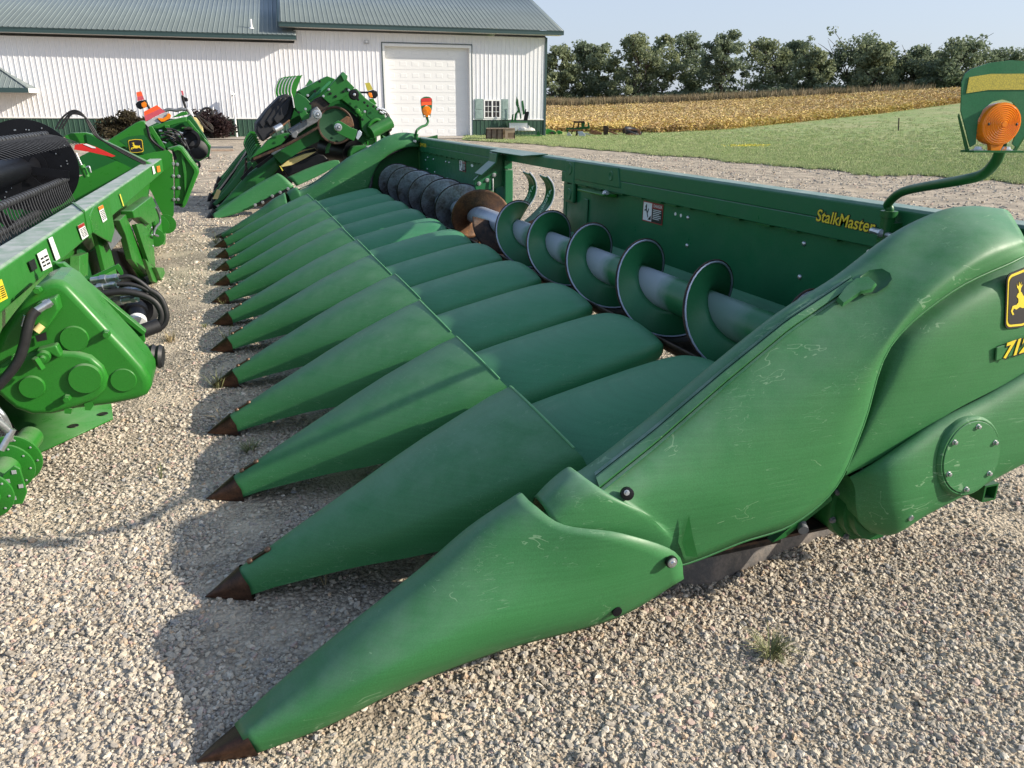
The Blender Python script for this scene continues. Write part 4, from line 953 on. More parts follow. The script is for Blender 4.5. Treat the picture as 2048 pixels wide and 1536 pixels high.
def limb(m, p, q, r0, r1, rr, n=5):
    pts = []
    for i in range(n+1):
        t = i/n; k = p.lerp(q, t); w_ = (q-p).length*.06*math.sin(PI*t); pts.append(k+Vector((rr.gauss(0, w_), rr.gauss(0, w_), 0)))
    m.tube(pts, [r0+(r1-r0)*i/n for i in range(n+1)], 6, False); return pts
def leaf_cloud(m, c, rad, n, rr, size):
    for _ in range(n):
        d = Vector((rr.gauss(0, 1), rr.gauss(0, 1), rr.gauss(0, 1))).normalized(); q = c+Vector((d.x*rad[0], d.y*rad[1], d.z*rad[2]))*(rr.random()**.33)
        s = size*rr.uniform(.5, 1.2); u = Vector((rr.gauss(0, 1), rr.gauss(0, 1), rr.gauss(0, .7))).normalized(); w_ = u.orthogonal().normalized(); w_ = (w_*math.cos(rr.uniform(0, 6))+u.cross(w_)*math.sin(rr.uniform(0, 6)))
        m.add((q-u*s-w_*s*.1, q-w_*s*.55, q+u*s, q+w_*s*.55), ((0, 1, 2, 3),))
def tree(name, label, base, H, W_, mat, seedv, group, dens=1.0, low=.16, leaf=.30, bare=0.0):
    rr = random.Random(seedv); t = thing(name, label, 'tree', group=group); t.location = base
    tk = MB(); m = MB()
    multi = rr.choice((1, 2, 2, 3)); ends = []
    for s in range(multi):
        p = Vector((rr.gauss(0, .25)*(multi > 1), rr.gauss(0, .25)*(multi > 1), -.1)); top = Vector((rr.gauss(0, W_*.10)+(s-(multi-1)/2)*W_*.16, rr.gauss(0, W_*.08), H*rr.uniform(.72, .9)))
        pts = limb(tk, p, top, H*.022/math.sqrt(multi)+.05, .03, rr, 7); ends.append(pts)
        for j in range(7):
            k = rr.randrange(2, 7); a = rr.uniform(0, 6.28); l = W_*rr.uniform(.25, .5)*(1.15-.5*k/7); e = pts[k]+Vector((math.cos(a)*l, math.sin(a)*l*.8, l*rr.uniform(.35, 1.0)))
            pp = limb(tk, pts[k], e, .07, .02, rr, 4); ends.append(pp)
    tk.build('trunk', M['bark'], t, 60)
    N_ = int(40*dens)
    for _ in range(N_):
        zf = rr.random()**.85; zz = low+(1-low)*zf
        wid = (math.sin(PI*min(1, max(0, (zz-low*.3)/(1.02-low*.3)))**.8))**.62*.5*W_
        a = rr.uniform(0, 6.28); r_ = wid*math.sqrt(rr.random())*.92
        c = Vector((math.cos(a)*r_, math.sin(a)*r_*.85, H*zz*.94)); s = W_*rr.uniform(.075, .15)
        if rr.random() < bare: continue
        leaf_cloud(m, c, (s, s, s*rr.uniform(.6, .95)), int(150*dens), rr, leaf)
    for pp in ends:
        for q in pp[2:]:
            if rr.random() < .55-bare and q.z > low*H: leaf_cloud(m, q, (W_*.07, W_*.07, W_*.06), 40, rr, leaf)
    leaf_cloud(m, Vector((0, 0, H*.5)), (W_*.45, W_*.4, H*.46), int(170*dens), rr, leaf)
    m.build('crown', mat, t, 0); return t
TREES = [(1113, 90, 64, 'a'), (1166, 83, 72, 'b'), (1206, 88, 56, 'a'), (1264, 69, 84, 'a'), (1322, 66, 66, 'a'), (1366, 59, 74, 'b'), (1441, 54, 72, 'b'), (1524, 77, 78, 'a'), (1577, 80, 74, 'b'), (1619, 96, 56, 'a'), (1700, 79, 96, 'b'), (1747, 86, 58, 'a'), (1814, 97, 82, 'b'), (1858, 104, 50, 'a'), (1905, 76, 84, 'b'), (1984, 104, 76, 'b'), (2036, 112, 66, 'a')]
TL = ['round tree half hidden by the right corner of the white shop', 'broad dark tree standing second from the shop corner', 'slim tree with a pointed crown, third from the shop corner', 'wide yellowish-green tree at the left end of the windbreak swell', 'open tree showing its bare trunks and sky between the limbs', 'tall dark tree just left of the tallest one in the windbreak', 'tallest tree of the windbreak with a narrow dark crown', 'airy tree with gaps of sky right of the tallest one', 'full rounded tree in the middle of the windbreak', 'low slim tree just left of the wide gap in the windbreak', 'wide dark tree standing right of the gap in the windbreak', 'thin tree leaning against the wide dark tree past the gap', 'low broad tree in the right half of the windbreak', 'narrow small tree pressed between two larger ones at right', 'large dark tree left of the near marker plate', 'distant tree rising over the top edge of the near marker plate', 'last tree of the windbreak at the right edge of the photo']
for k, ((u, vt, wp, kd), lb) in enumerate(zip(TREES, TL)):
    a = math.degrees(math.atan2(*(lambda q: (q.x, q.y))(ray(u, 200)))); D = bean_top(a)+10+(k*37 % 11)
    x, y = CAM.x+math.sin(R(a))*D, CAM.y+math.cos(R(a))*D; z = terrain(x, y)
    dz = ray(u, vt); H = CAM.z+D/math.hypot(dz.x, dz.y)*dz.z-z; W_ = wp*1.48*D/FPX
    tree('windbreak_tree', lb, (x, y, z), H, W_, M['leaf_a' if kd == 'a' else 'leaf_b'], 100+k, 'windbreak trees beyond the bean field', 1.0 if k not in (4, 7) else .85, .04 if k not in (4, 7, 9) else .18, .23, .0 if k not in (4, 7) else .05)
def bush(name, label, base, H, W_, mat, seedv, group=None, leaf=.25, n=13, per=150, cat='bush'):
    rr = random.Random(seedv); t = thing(name, label, cat, group=group); t.location = base; m = MB(); tk = MB()
    for _ in range(n):
        a = rr.uniform(0, 6.28); r_ = W_*.40*math.sqrt(rr.random()); c = Vector((math.cos(a)*r_, math.sin(a)*r_, H*rr.uniform(.2, .80)*(1-.35*r_/(W_*.4))))
        limb(tk, Vector((rr.gauss(0, .1), rr.gauss(0, .1), -.05)), c+Vector((0, 0, H*.1)), .025, .008, rr, 3); leaf_cloud(m, c, (W_*.16, W_*.16, H*.22), per, rr, leaf)
        for _ in range(3): limb(tk, c, c+Vector((rr.gauss(0, W_*.12), rr.gauss(0, W_*.12), H*rr.uniform(.1, .3))), .008, .003, rr, 2)
    tk.build('stems', M['bark'], t, 0); m.build('foliage', mat, t, 0); return t
BU = [(1140, 204, 34), (1230, 200, 30), (1300, 190, 50), (1350, 190, 40), (1400, 186, 46), (1480, 184, 44), (1550, 176, 40), (1640, 172, 50), (1770, 170, 44), (1840, 166, 40), (1930, 164, 50)]
for k, (u, vt, wp) in enumerate(BU):
    a = math.degrees(math.atan2(*(lambda q: (q.x, q.y))(ray(u, 200)))); D = bean_top(a)+11; x, y = CAM.x+math.sin(R(a))*D, CAM.y+math.cos(R(a))*D; z = terrain(x, y)
    dz = ray(u, vt-14); H = max(1.6, CAM.z+D/math.hypot(dz.x, dz.y)*dz.z-z)
    bush('understory_bush', 'dark bush filling in under the windbreak trees at the field edge', (x, y, z), H*1.05, wp*2.1*D/FPX, M['leaf_b'], 300+k, 'dark bushes under the windbreak trees', .24)
# ------------------------------------------------------------------ the white shop building
WP = PT(855, 273.5)
WT = Vector((math.sin(R(95)), math.cos(R(95)), 0)); WN = Vector((WT.y, -WT.x, 0))
def WW(s, n, z): return WP+WT*s+WN*n+Vector((0, 0, z))
def WS(u, v, n=0.0):
    q = on_plane(u, v, WP+WN*n, WN)-WP; return q.dot(WT), q.z
def rib_wall_mat(name, c, rough=.4, dirt=.1):
    m, nt, b = new_mat(name); v = coords(nt); n = tex_noise(nt, v, .9, 5, .6)
    r = ramp(nt, ((.3, tuple(x*(1-dirt) for x in c)), (.7, c))); nt.links.new(n, r.inputs[0]); nt.links.new(r.outputs[0], b.inputs['Base Color'])
    b.inputs['Roughness'].default_value = rough; return m
M['wall_white'] = rib_wall_mat('white_ribbed_steel', (.77, .77, .785), .45, .06)
M['wall_green'] = rib_wall_mat('green_ribbed_steel', (.032, .085, .055), .45, .25)
M['roof_green'] = rib_wall_mat('sage_green_roof_steel', (.185, .22, .215), .42, .12)
M['trim_green'] = rib_wall_mat('dark_green_trim', (.032, .066, .066), .4, .1)
M['door_white'] = rib_wall_mat('white_door_steel', (.76, .76, .75), .45, .04)
M['soffit'] = rib_wall_mat('white_soffit', (.62, .60, .57), .5, .05)
def ribs(s0, s1, pitch=.2286):
    out = [(s0, 0.0)]; s = math.ceil(s0/pitch)*pitch
    while s < s1-.05:
        if s > s0+.05: out += [(s-.030, 0), (s-.014, .019), (s+.014, .019), (s+.030, 0)]
        for k in (pitch/3, 2*pitch/3):
            if s0+.02 < s+k < s1-.03: out += [(s+k-.012, 0), (s+k, .004), (s+k+.012, 0)]
        s += pitch
    out.append((s1, 0)); return out
shop = thing('farm_shop', 'long white ribbed-steel shop building with green wainscot, green metal roofs and a tall overhead door', 'building')
def wall(s0, s1, z0, z1, name, m, n=0.0):
    mb = MB(); pr = ribs(s0, s1); mb.grid([[WW(s, n+d, z0) for s, d in pr], [WW(s, n+d, z1) for s, d in pr]]); return mb.build(name, m, shop, 30)
SL = WS(588, 75)[0]; SR = WS(1092, 150)[0]; D0 = WS(769, 180)[0]; D1 = WS(943, 180)[0]; DH = (WS(769, 88)[1]+WS(942, 92)[1])/2
ZL = 4.46; ZR = 5.06; ZW = .895
wall(-48, SL, ZW, ZL, 'wall', M['wall_white']); wall(SL, D0, ZW, ZR, 'wall', M['wall_white']); wall(D0, D1, DH, ZR, 'wall', M['wall_white']); wall(D1, SR, ZW, ZR, 'wall', M['wall_white'])
wall(-48, D0, -.4, ZW, 'wainscot', M['wall_green'], -.004); wall(D1, SR, -.4, ZW, 'wainscot', M['wall_green'], -.004)
def wbox(s0, s1, n0, n1, z0, z1, name, m, par=None, bv=0):
    mb = MB(); mb.add([WW(s, n, z) for s in (s0, s1) for n in (n0, n1) for z in (z0, z1)], ((0, 1, 3, 2), (4, 6, 7, 5), (0, 4, 5, 1), (2, 3, 7, 6), (0, 2, 6, 4), (1, 5, 7, 3)))
    o = mb.build(name, m, par or shop, 30)
    return bevel(o, bv) if bv else o
for a, b in ((-48, D0-.05), (D1+.05, SR-.08)): wbox(a, b, .0, .035, ZW-.02, ZW+.035, 'wainscot_trim', M['white'])
wbox(SR-.09, SR+.03, -.06, .045, -.4, ZR, 'corner_trim', M['trim_green'])
# gable ends and back so the building is whole
mb = MB(); mb.add([WW(SR, 0, -.4), WW(SR, 0, ZR), WW(SR, -7.5, ZR+2.67), WW(SR, -15, ZR), WW(SR, -15, -.4)], ((0, 1, 2, 3, 4),)); mb.build('gable_wall', M['wall_white'], shop, 0)
mb = MB(); mb.add([WW(SL, 0, ZL-.3), WW(SL, 0, ZR), WW(SL, -7.5, ZR+2.67), WW(SL, -15, ZR), WW(SL, -15, ZL-.3)], ((0, 1, 2, 3, 4),)); mb.build('gable_wall', M['trim_green'], shop, 0)
wbox(-48, SR, -15.1, -15, -.4, ZL, 'back_wall', M['wall_white'])
def roof(s0, s1, ze, over, name, run=7.5, slope=.356):
    mb = MB(); pr = ribs(s0, s1); prof = [(over, ze-over*slope*0), (-run, ze+(run+over)*slope)]
    up = Vector((0, 0, 1))
    rows = [[WW(s, n, z+d*1.2) for s, d in pr] for n, z in prof]; mb.grid(rows)
    r = solid(mb.build(name, M['roof_green'], shop, 30), .01)
    mb = MB(); mb.grid([[WW(s0, -run, ze+(run+over)*slope), WW(s1, -run, ze+(run+over)*slope)], [WW(s0, -2*run-over, ze), WW(s1, -2*run-over, ze)]]); mb.build('back_slope', M['roof_green'], r, 0)
    return r
OV = .70
zl0 = WS(300, 62, OV)[1]; zr0 = WS(850, 53, OV)[1]
SLr = WS(592, 70, OV)[0]; SRl = WS(557, 46, OV)[0]; SRr = WS(1127, 60, OV)[0]
rl = roof(-50, SLr, zl0, OV, 'roof'); rr_ = roof(SRl, SRr, zr0, OV, 'roof')
for (a, b, z, par) in ((-50, SLr, zl0, rl), (SRl, SRr, zr0, rr_)):
    wbox(a, b, OV-.02, OV+.012, z-.205, z-.012, 'fascia', M['trim_green'], par); wbox(a, b, OV+.012, OV+.03, z-.045, z-.015, 'eave_trim', M['trim_green'], par)
    wbox(a+.02, min(b-.02, b), .022, OV-.02, z-.20, z-.185, 'soffit', M['soffit'], par)
for s_, par in ((SRl, rr_), (SRr, rr_)):
    mb = MB(); e = .03 if s_ == SRr else -.03
    mb.prism([WW(s_, OV, zr0-.20), WW(s_, OV, zr0+.012), WW(s_, -7.5, zr0+8.2*.356+.012), WW(s_, -7.5, zr0+8.2*.356-.20)], WT*e); mb.build('rake_trim', M['trim_green'], par, 0)
for s0, s1 in ((SR+.02, SRr-.01), (SRl+.01, SL-.02)):
    mb = MB(); mb.prism([WW(s0, OV-.02, zr0-.20), WW(s0, OV-.02, zr0-.19), WW(s0, -7.5, zr0+8.2*.356-.19), WW(s0, -7.5, zr0+8.2*.356-.20)], WT*(s1-s0)); mb.build('rake_soffit', M['soffit'], rr_, 0)
# overhead door
wbox(D0-.02, D0+.10, -.26, .028, -.02, DH, 'door_jamb', M['white']); wbox(D1-.10, D1+.02, -.26, .028, -.02, DH, 'door_jamb', M['white']); wbox(D0+.10, D1-.10, -.26, .028, DH-.10, DH+.01, 'door_head', M['white'])
for a, b, z0, z1 in ((D0-.06, D0-.02, 0, DH+.05), (D1+.02, D1+.06, 0, DH+.05), (D0-.06, D1+.06, DH+.05, DH+.09)): wbox(a, b, .022, .045, z0, z1, 'door_trim', M['trim_green'])
wbox(D0+.10, D1-.10, -.28, -.25, -.02, DH-.1, 'overhead_door', M['door_white']); od = shop.children[-1]
ns, nc = 8, 7; w_ = (D1-D0-.20)/nc; h_ = (DH-.08)/ns
for i in range(ns):
    mb = MB(); z0 = i*h_
    mb.add([WW(s, n, z) for s in (D0+.10, D1-.10) for n in (-.252, -.235) for z in (z0+.010, z0+h_-.010)], ((0, 1, 3, 2), (4, 6, 7, 5), (0, 4, 5, 1), (2, 3, 7, 6), (0, 2, 6, 4), (1, 5, 7, 3)))
    sec_ = mb.build('door_section', M['door_white'], od, 20)
    mb = MB()
    for j in range(nc):
        s0 = D0+.10+j*w_+.075; s1 = s0+w_-.15; za, zb = z0+.11, z0+h_-.11
        q = lambda k, n: [WW(s0+k, n, za+k), WW(s1-k, n, za+k), WW(s1-k, n, zb-k), WW(s0+k, n, zb-k)]
        rings = [q(0, -.2345), q(.022, -.262), q(.045, -.262), q(.075, -.228)]; o0 = len(mb.v)
        for rg in rings: mb.v += [tuple(x) for x in rg]
        for a in range(3):
            for k in range(4): mb.f.append((o0+a*4+k, o0+a*4+(k+1) % 4, o0+a*4+4+(k+1) % 4, o0+a*4+4+k))
        mb.f.append(tuple(o0+12+k for k in range(4)))
    mb.build('raised_panels', M['door_white'], sec_, 20)
# window with shutters
M['glass'] = plain('dark_window_glass', (.030, .030, .032), .06, 0, .4, 3, .6)
M['shutter'] = plain('faded_teal_shutter', (.23, .31, .29), .6, 0, .25, 5)
wa, wz1 = WS(967, 199); wb, wz0 = WS(1001, 237); wm = (wa+wb)/2
wf = wbox(wa, wb, .01, .022, wz0, wz1, 'window', M['glass'])
for a, b, c, d in ((wa, wb, wz0, wz0+.07), (wa, wb, wz1-.07, wz1), (wa, wa+.07, wz0+.07, wz1-.07), (wb-.07, wb, wz0+.07, wz1-.07), (wm-.035, wm+.035, wz0+.07, wz1-.07)): wbox(a, b, .022, .06, c, d, 'frame', M['white'], wf)
for s0, s1 in ((wa+.07, wm-.035), (wm+.035, wb-.07)):
    sm_ = (s0+s1)/2; wbox(sm_-.012, sm_+.012, .022, .035, wz0+.07, wz1-.07, 'muntin', M['white'], wf)
    for k in (1, 2): z = wz0+.07+(wz1-wz0-.14)*k/3; wbox(s0, s1, .022, .033, z-.012, z+.012, 'muntin', M['white'], wf)
for a, b in ((WS(949, 200)[0], WS(966, 200)[0]), (WS(1002, 200)[0], WS(1016, 200)[0])):
    sh_ = wbox(a, b, .02, .05, wz0-.06, wz1+.03, 'shutter', M['shutter'], None, .006); zc = (wz0+wz1)/2-.05
    for z0, z1 in ((wz0, zc-.03), (zc+.03, wz1-.04)): wbox(a+.06, b-.06, .05, .062, z0, z1, 'shutter_panel', M['shutter'], sh_, .006)
# flood light, vents, pipe
ls, lz = WS(733, 84); fl_ = wbox(ls-.11, ls+.11, .02, .10, lz-.08, lz+.08, 'wall_light', M['galv'], None, .01); wbox(ls-.05, ls+.05, .10, .105, lz-.03, lz+.05, 'light_lens', M['white'], fl_)
s_, z_ = WS(474, 276, .35); s2, z2 = WS(470, 192, .35); mb = MB(); mb.tube([WW(s_, .30, -.1), WW(s_, .30, z2-.05)], .05, 10); vp = mb.build('vent_pipe', M['white'], shop)
mb = MB(); mb.tube([WW(s_, .30, z2-.08), WW(s_, .30, z2+.02), WW(s_+.05, .33, z2+.10), WW(s_, .45, z2+.02)], .055, 10); mb.build('pipe_elbow', M['white'], vp)
def on_roof(u, v, ze=zl0, over=OV, slope=.356):
    nrm = (WN*slope+Vector((0, 0, 1))).normalized(); return on_plane(u, v, WW(0, over, ze), nrm)
q = on_roof(503, 57); mb = MB(); mb.tube([q+Vector((0, 0, -.1)), q+Vector((0, 0, .42))], .055, 10); mb.lathe(q+Vector((0, 0, -.02)), (0, 0, 1), ((0, .14), (.04, .12), (.07, .07)), 12); mb.build('roof_vent', M['white'], shop)
# hipped canopy over the entry at the left
cs, cz = WS(55, 176, 1.5); mb = MB(); rise = 1.5*.62; e = .0
A_, B_, C_, D_ = WW(cs-9, 1.5, cz), WW(cs, 1.5, cz), WW(cs, .02, cz), WW(cs-1.5, .02, cz+rise)
pr = ribs(cs-9, cs)
Rw = []
for s, d in pr:
    k = 1.0 if s <= cs-1.5 else (cs-s)/1.5
    Rw.append((WW(s, 1.5, cz+d), WW(s, 1.5-1.48*k, cz+rise*k+d)))
mb.grid([[a for a, b in Rw], [b for a, b in Rw]]); cn = mb.build('entry_canopy', M['roof_green'], shop, 30)
mb = MB(); mb.add([B_, C_, D_], ((0, 1, 2),)); mb.build('hip_slope', M['roof_green'], cn, 0)
wbox(cs-9, cs+.02, 1.5, 1.53, cz-.20, cz, 'fascia', M['trim_green'], cn); wbox(cs-.01, cs+.02, .03, 1.5, cz-.20, cz, 'fascia', M['soffit'], cn); wbox(cs-9, cs-.02, .03, 1.5, cz-.19, cz-.175, 'soffit', M['soffit'], cn)
mb = MB(); mb.bar(B_+Vector((0, 0, .02)), D_+Vector((0, 0, .02)), .12, .03); mb.build('hip_cap', M['roof_green'], cn)
# concrete apron in front of the wall
M['concrete'] = plain('old_concrete', (.36, .32, .27), .85, 0, .15, 2)
mb = MB(); st_ = [-16+k for k in range(20)]
mb.grid([[WW(s, n, 0)+Vector((0, 0, terrain(*(WW(s, n, 0).xy))-WP.z+.03)) for s in st_ if s < D1+.6] for n in (-.2, 1.2, 2.6)]); struct(mb.build('concrete_apron', M['concrete'], None, 0))
# shrubs against the wall
M['leaf_purple'] = leaf_mat('dark_purple_leaves', (.020, .012, .014), (.034, .018, .020), (.060, .030, .028))
M['leaf_brown'] = leaf_mat('bronze_green_leaves', (.035, .032, .018), (.060, .048, .024), (.085, .060, .030))
s_, _ = WS(428, 270, 1.3); q = WW(s_, 1.3, 0); q.z = terrain(q.x, q.y); bush('barberry_shrub', 'dark purple shrub growing against the white wall beside the vent pipe', q, 1.75, 2.5, M['leaf_purple'], 77, None, .085, 20, 260, 'shrub')
s_, _ = WS(262, 270, 1.3); q = WW(s_-.2, 1.3, 0); q.z = terrain(q.x, q.y); bush('yew_shrub', 'bronze-green shrub against the wainscot behind the red-striped reel arm', q, 1.45, 2.5, M['leaf_brown'], 78, None, .085, 18, 240, 'shrub')
# ------------------------------------------------------------------ grain header with the black reel (left foreground)
def poly(parent, name, m, px, f, depth, bv=0.0, tri=True, smooth=30):
    """flat plate: measured outline on the plane f, pushed along depth"""
    mb = MB(); P_ = [f(u, v) for u, v in px]; mb.prism(P_, depth); o = mb.build(name, m, parent, smooth)
    if tri and not bv:
        bm = bmesh.new(); bm.from_mesh(o.data); ng = [q for q in bm.faces if len(q.verts) > 4]
        if ng: bmesh.ops.triangulate(bm, faces=ng)
        bm.to_mesh(o.data); bm.free()
    if bv: bevel(o, bv, 3)
    return o
def cyl(parent, name, m, a, b, r, n=14):
    mb = MB(); mb.tube([a, b], r, n); return mb.build(name, m, parent)
def hose(parent, name, m, pts, r, k=6, n=8):
    mb = MB(); mb.tube(smooth_path(pts, k), r, n); return mb.build(name, m, parent, 60)
gh = thing('grain_header', 'green grain header with black reel and gearcase, cut off by the left edge', 'grain header')
GD = Vector((.0204, 1, 0)).normalized(); GNv = Vector((1, -.0204, 0)).normalized(); G0 = Vector((-.69, 1.95, 0))
def PA(off): return lambda u, v: on_plane(u, v, G0+GNv*off, GNv)
def Yf(y): return lambda u, v: PY(u, v, y)
gl = lambda a, n, z: G0+GD*a+GNv*n+Vector((0, 0, z))
# beam
mb = MB(); mb.prism([gl(-1.3, 0, .825), gl(-1.3, 0, .975), gl(-1.3, -.012, .985), gl(-1.3, -.145, .985), gl(-1.3, -.155, .975), gl(-1.3, -.155, .825), gl(-1.3, -.01, .815)], GD*9.2)
beam2 = bevel(mb.build('back_beam', M['paint_dusty'], gh, 25), .006)
mb = MB(); mb.bar(gl(2.45, -.145, .9885), gl(1.94, .0, .9885), .016, .008); mb.bar(gl(1.94, .004, .985), gl(1.94, .004, .82), .016, .006); mb.build('weld_seam', M['paint'], beam2)
mb = MB(); mb.prism([gl(2.1, .006, .83), gl(2.1, .006, .94), gl(2.3, .006, .975), gl(3.0, .006, .975), gl(3.0, .006, .72), gl(2.75, .006, .66)], GNv*-.012); bevel(mb.build('gusset_plate', M['paint'], beam2), .004)
F = PA(.010)
Z = lambda pts: [(x/3.84, 380+y/3.84) for x, y in pts]
def decal(px, m, band=None, bm_=None, lines=0, f=F):
    o = poly(beam2, 'warning_label', m, px, f, GNv*.0015, 0, True, 0)
    a, b, c, d = [f(u, v)+GNv*.0025 for u, v in px]      # a-b top edge, d-c bottom edge
    if band:
        mb = MB(); mb.prism([a, b, b.lerp(c, band), a.lerp(d, band)], GNv*.001); mb.build('label_band', bm_, o, 0)
    if lines:
        mb = MB()
        for k in range(lines):
            t0 = .30+.62*k/lines; t1 = t0+.62/lines*.5
            for s0, s1 in ((.12, .42), (.52, .9)):
                mb.prism([a.lerp(b, s0).lerp(d.lerp(c, s0), t0), a.lerp(b, s1).lerp(d.lerp(c, s1), t0), a.lerp(b, s1).lerp(d.lerp(c, s1), t1), a.lerp(b, s0).lerp(d.lerp(c, s0), t1)], GNv*.001)
        mb.build('label_print', M['decal_black'], o, 0)
    return o
decal(Z([(750, 132), (786, 114), (822, 226), (790, 250)]), M['decal_white'], .22, M['decal_orange'], 6)
decal(Z([(594, 276), (640, 250), (679, 352), (632, 383)]), M['decal_white'], .22, M['decal_red'], 6)
decal(Z([(370, 372), (400, 358), (461, 522), (430, 543)]), M['decal_white'])
decal(Z([(283, 491), (352, 450), (398, 586), (330, 621)]), M['decal_white'], None, None, 3)
decal(Z([(217, 551), (262, 525), (286, 601), (246, 629)]), M['decal_black'])
decal(Z([(-40, 705), (10, 685), (58, 830), (-40, 885)]), M['yellow'], None, None, 6)
decal([(304, 333), (307, 331), (311, 346), (307, 349)], M['decal_white']); decal([(313, 333), (319, 331), (321, 343), (315, 345)], M['decal_orange'])
poly(beam2, 'paint_mark', M['pale_yellow'], Z([(916, 32), (924, 30), (953, 122), (946, 126)]), F, GNv*.001, 0, True, 0)
# end gearcase
GY = 1.98
g = poly(gh, 'gearcase', M['paint'], [(52, 596), (72, 572), (98, 560), (122, 562), (138, 572), (170, 606), (215, 655), (255, 697), (286, 732), (301, 757), (303, 775), (294, 792), (272, 801), (225, 811), (150, 820), (104, 831), (62, 832), (30, 821), (2, 797), (-25, 760), (-25, 715), (0, 662), (28, 625)], Yf(GY), Vector((0, .34, 0)), .035)
g.modifiers['bevel'].segments = 5; g.modifiers['bevel'].use_clamp_overlap = False
lb = poly(g, 'gearcase_lobe', M['paint'], [(-24, 748), (15, 722), (60, 708), (104, 703), (150, 704), (182, 713), (206, 734), (216, 757), (211, 780), (192, 800), (150, 816), (104, 829), (64, 830), (30, 819), (2, 796), (-24, 770)], Yf(GY-.028), Vector((0, .05, 0)), .022)
lb.modifiers['bevel'].segments = 4; lb.modifiers['bevel'].use_clamp_overlap = False
def boss(par, u, v, rpx, y, h=.012, m=None, bv=True):
    c = PY(u, v, y); r_ = (PY(u+rpx, v, y)-c).length*.94; mb = MB(); mb.lathe(c, (0, -1, 0), ((-.005, r_*1.03), (h*.7, r_), (h, r_*.96)), 36); return mb.build('gearcase_boss', m or M['paint'], par, 30)
boss(g, 149, 677, 31, GY); boss(lb, 171, 756, 36, GY-.028, .02); boss(g, 247, 760, 28, GY, .008); boss(lb, 65, 773, 28, GY-.028, .018)
for u, v, par, y in ((134, 797, lb, GY-.045), (213, 668, g, GY-.02), (75, 580, g, GY-.02), (31, 716, lb, GY-.03)):
    c = PY(u, v, y); mb = MB(); mb.lathe(c, (0, -1, 0), ((-.02, .017), (.008, .017), (.009, .013), (.022, .013)), 6); mb.build('bolt', M['paint'], par)
poly(g, 'mounting_ear', M['paint'], [(168, 806), (184, 803), (187, 812), (180, 821), (170, 820)], Yf(GY), Vector((0, .02, 0))); poly(g, 'mounting_ear', M['paint'], [(128, 815), (144, 818), (142, 828), (129, 827)], Yf(GY-.02), Vector((0, .04, 0)))
# valve block, lever, plate and thick hose on the gearcase
poly(g, 'valve_block', M['paint'], [(72, 608), (112, 594), (118, 622), (92, 662), (62, 676), (56, 650)], Yf(GY-.085), Vector((0, .09, 0)), .010)
cyl(g, 'hose_fitting', M['steel'], PY(103, 603, GY-.10), PY(72, 622, GY-.12), .016); cyl(g, 'hose_fitting', M['steel'], PY(98, 606, GY-.10), PY(90, 610, GY-.10), .021, 6)
cyl(g, 'sensor', M['cream'], PY(84, 650, GY-.10), PY(72, 663, GY-.11), .016); cyl(g, 'hose_fitting', M['steel'], PY(52, 632, GY-.07), PY(46, 652, GY-.07), .011)
hose(gh, 'gearcase_hose', M['rubber'], [PY(74, 620, GY-.12), PY(62, 634, GY-.13), PY(54, 662, GY-.14), PY(48, 690, GY-.14), PY(36, 722, GY-.14), PY(14, 752, GY-.14), PY(-20, 788, GY-.14)], .021)
poly(g, 'name_plate', M['decal_black'], [(70, 672), (92, 664), (94, 680), (74, 684)], Yf(GY-.03), Vector((0, .004, 0)))
lv = poly(g, 'tensioner_body', M['paint'], [(72, 700), (112, 690), (124, 712), (116, 718), (100, 708), (80, 722), (74, 712)], Yf(GY-.06), Vector((0, .06, 0)), .008)
c = PY(88, 712, GY-.06); mb = MB(); mb.lathe(c, (0, -1, -.1), ((0, .028), (.025, .026), (.026, .014), (.05, .013)), 16); mb.build('tensioner_hub', M['paint'], lv); mb = MB(); mb.bar(PY(70, 716, GY-.115), PY(84, 737, GY-.10), .022, .02); mb.build('lever', M['paint'], lv)
# strap, couplers, driveline
poly(gh, 'cover_strap', M['paint'], [(104, 522), (118, 526), (200, 597), (288, 668), (291, 683), (280, 692), (268, 684), (180, 610), (106, 542)], Yf(2.40), Vector((0, .02, 0)), .004)
poly(gh, 'cover_strap', M['paint'], [(110, 528), (126, 526), (205, 592), (292, 664), (286, 672), (196, 600)], Yf(2.385), Vector((0, .05, 0)), .004)
poly(gh, 'hose_guard', M['paint'], [(160, 563), (185, 552), (236, 528), (241, 534), (246, 545), (244, 560), (240, 548), (232, 538), (196, 556), (188, 570), (165, 572)], Yf(2.62), Vector((0, .015, 0)))
cp = poly(gh, 'coupler_block', M['cast'], [(176, 560), (198, 554), (204, 600), (214, 612), (196, 618), (180, 590)], Yf(2.66), Vector((0, .08, 0)), .006)
for a, b, r_ in (((184, 562), (238, 555), .020), ((178, 579), (234, 568), .021), ((196, 590), (254, 584), .019), ((204, 607), (276, 596), .019), ((218, 582), (300, 580), .014)):
    p0, p1 = PY(*a, 2.60), PY(*b, 2.56); cyl(cp, 'coupler', M['steel'], p0, p1, r_); cyl(cp, 'coupler_nut', M['steel'], p0.lerp(p1, .35), p0.lerp(p1, .55), r_*1.3, 6); cyl(cp, 'coupler_nut', M['steel'], p0.lerp(p1, .82), p0.lerp(p1, .93), r_*1.15, 6)
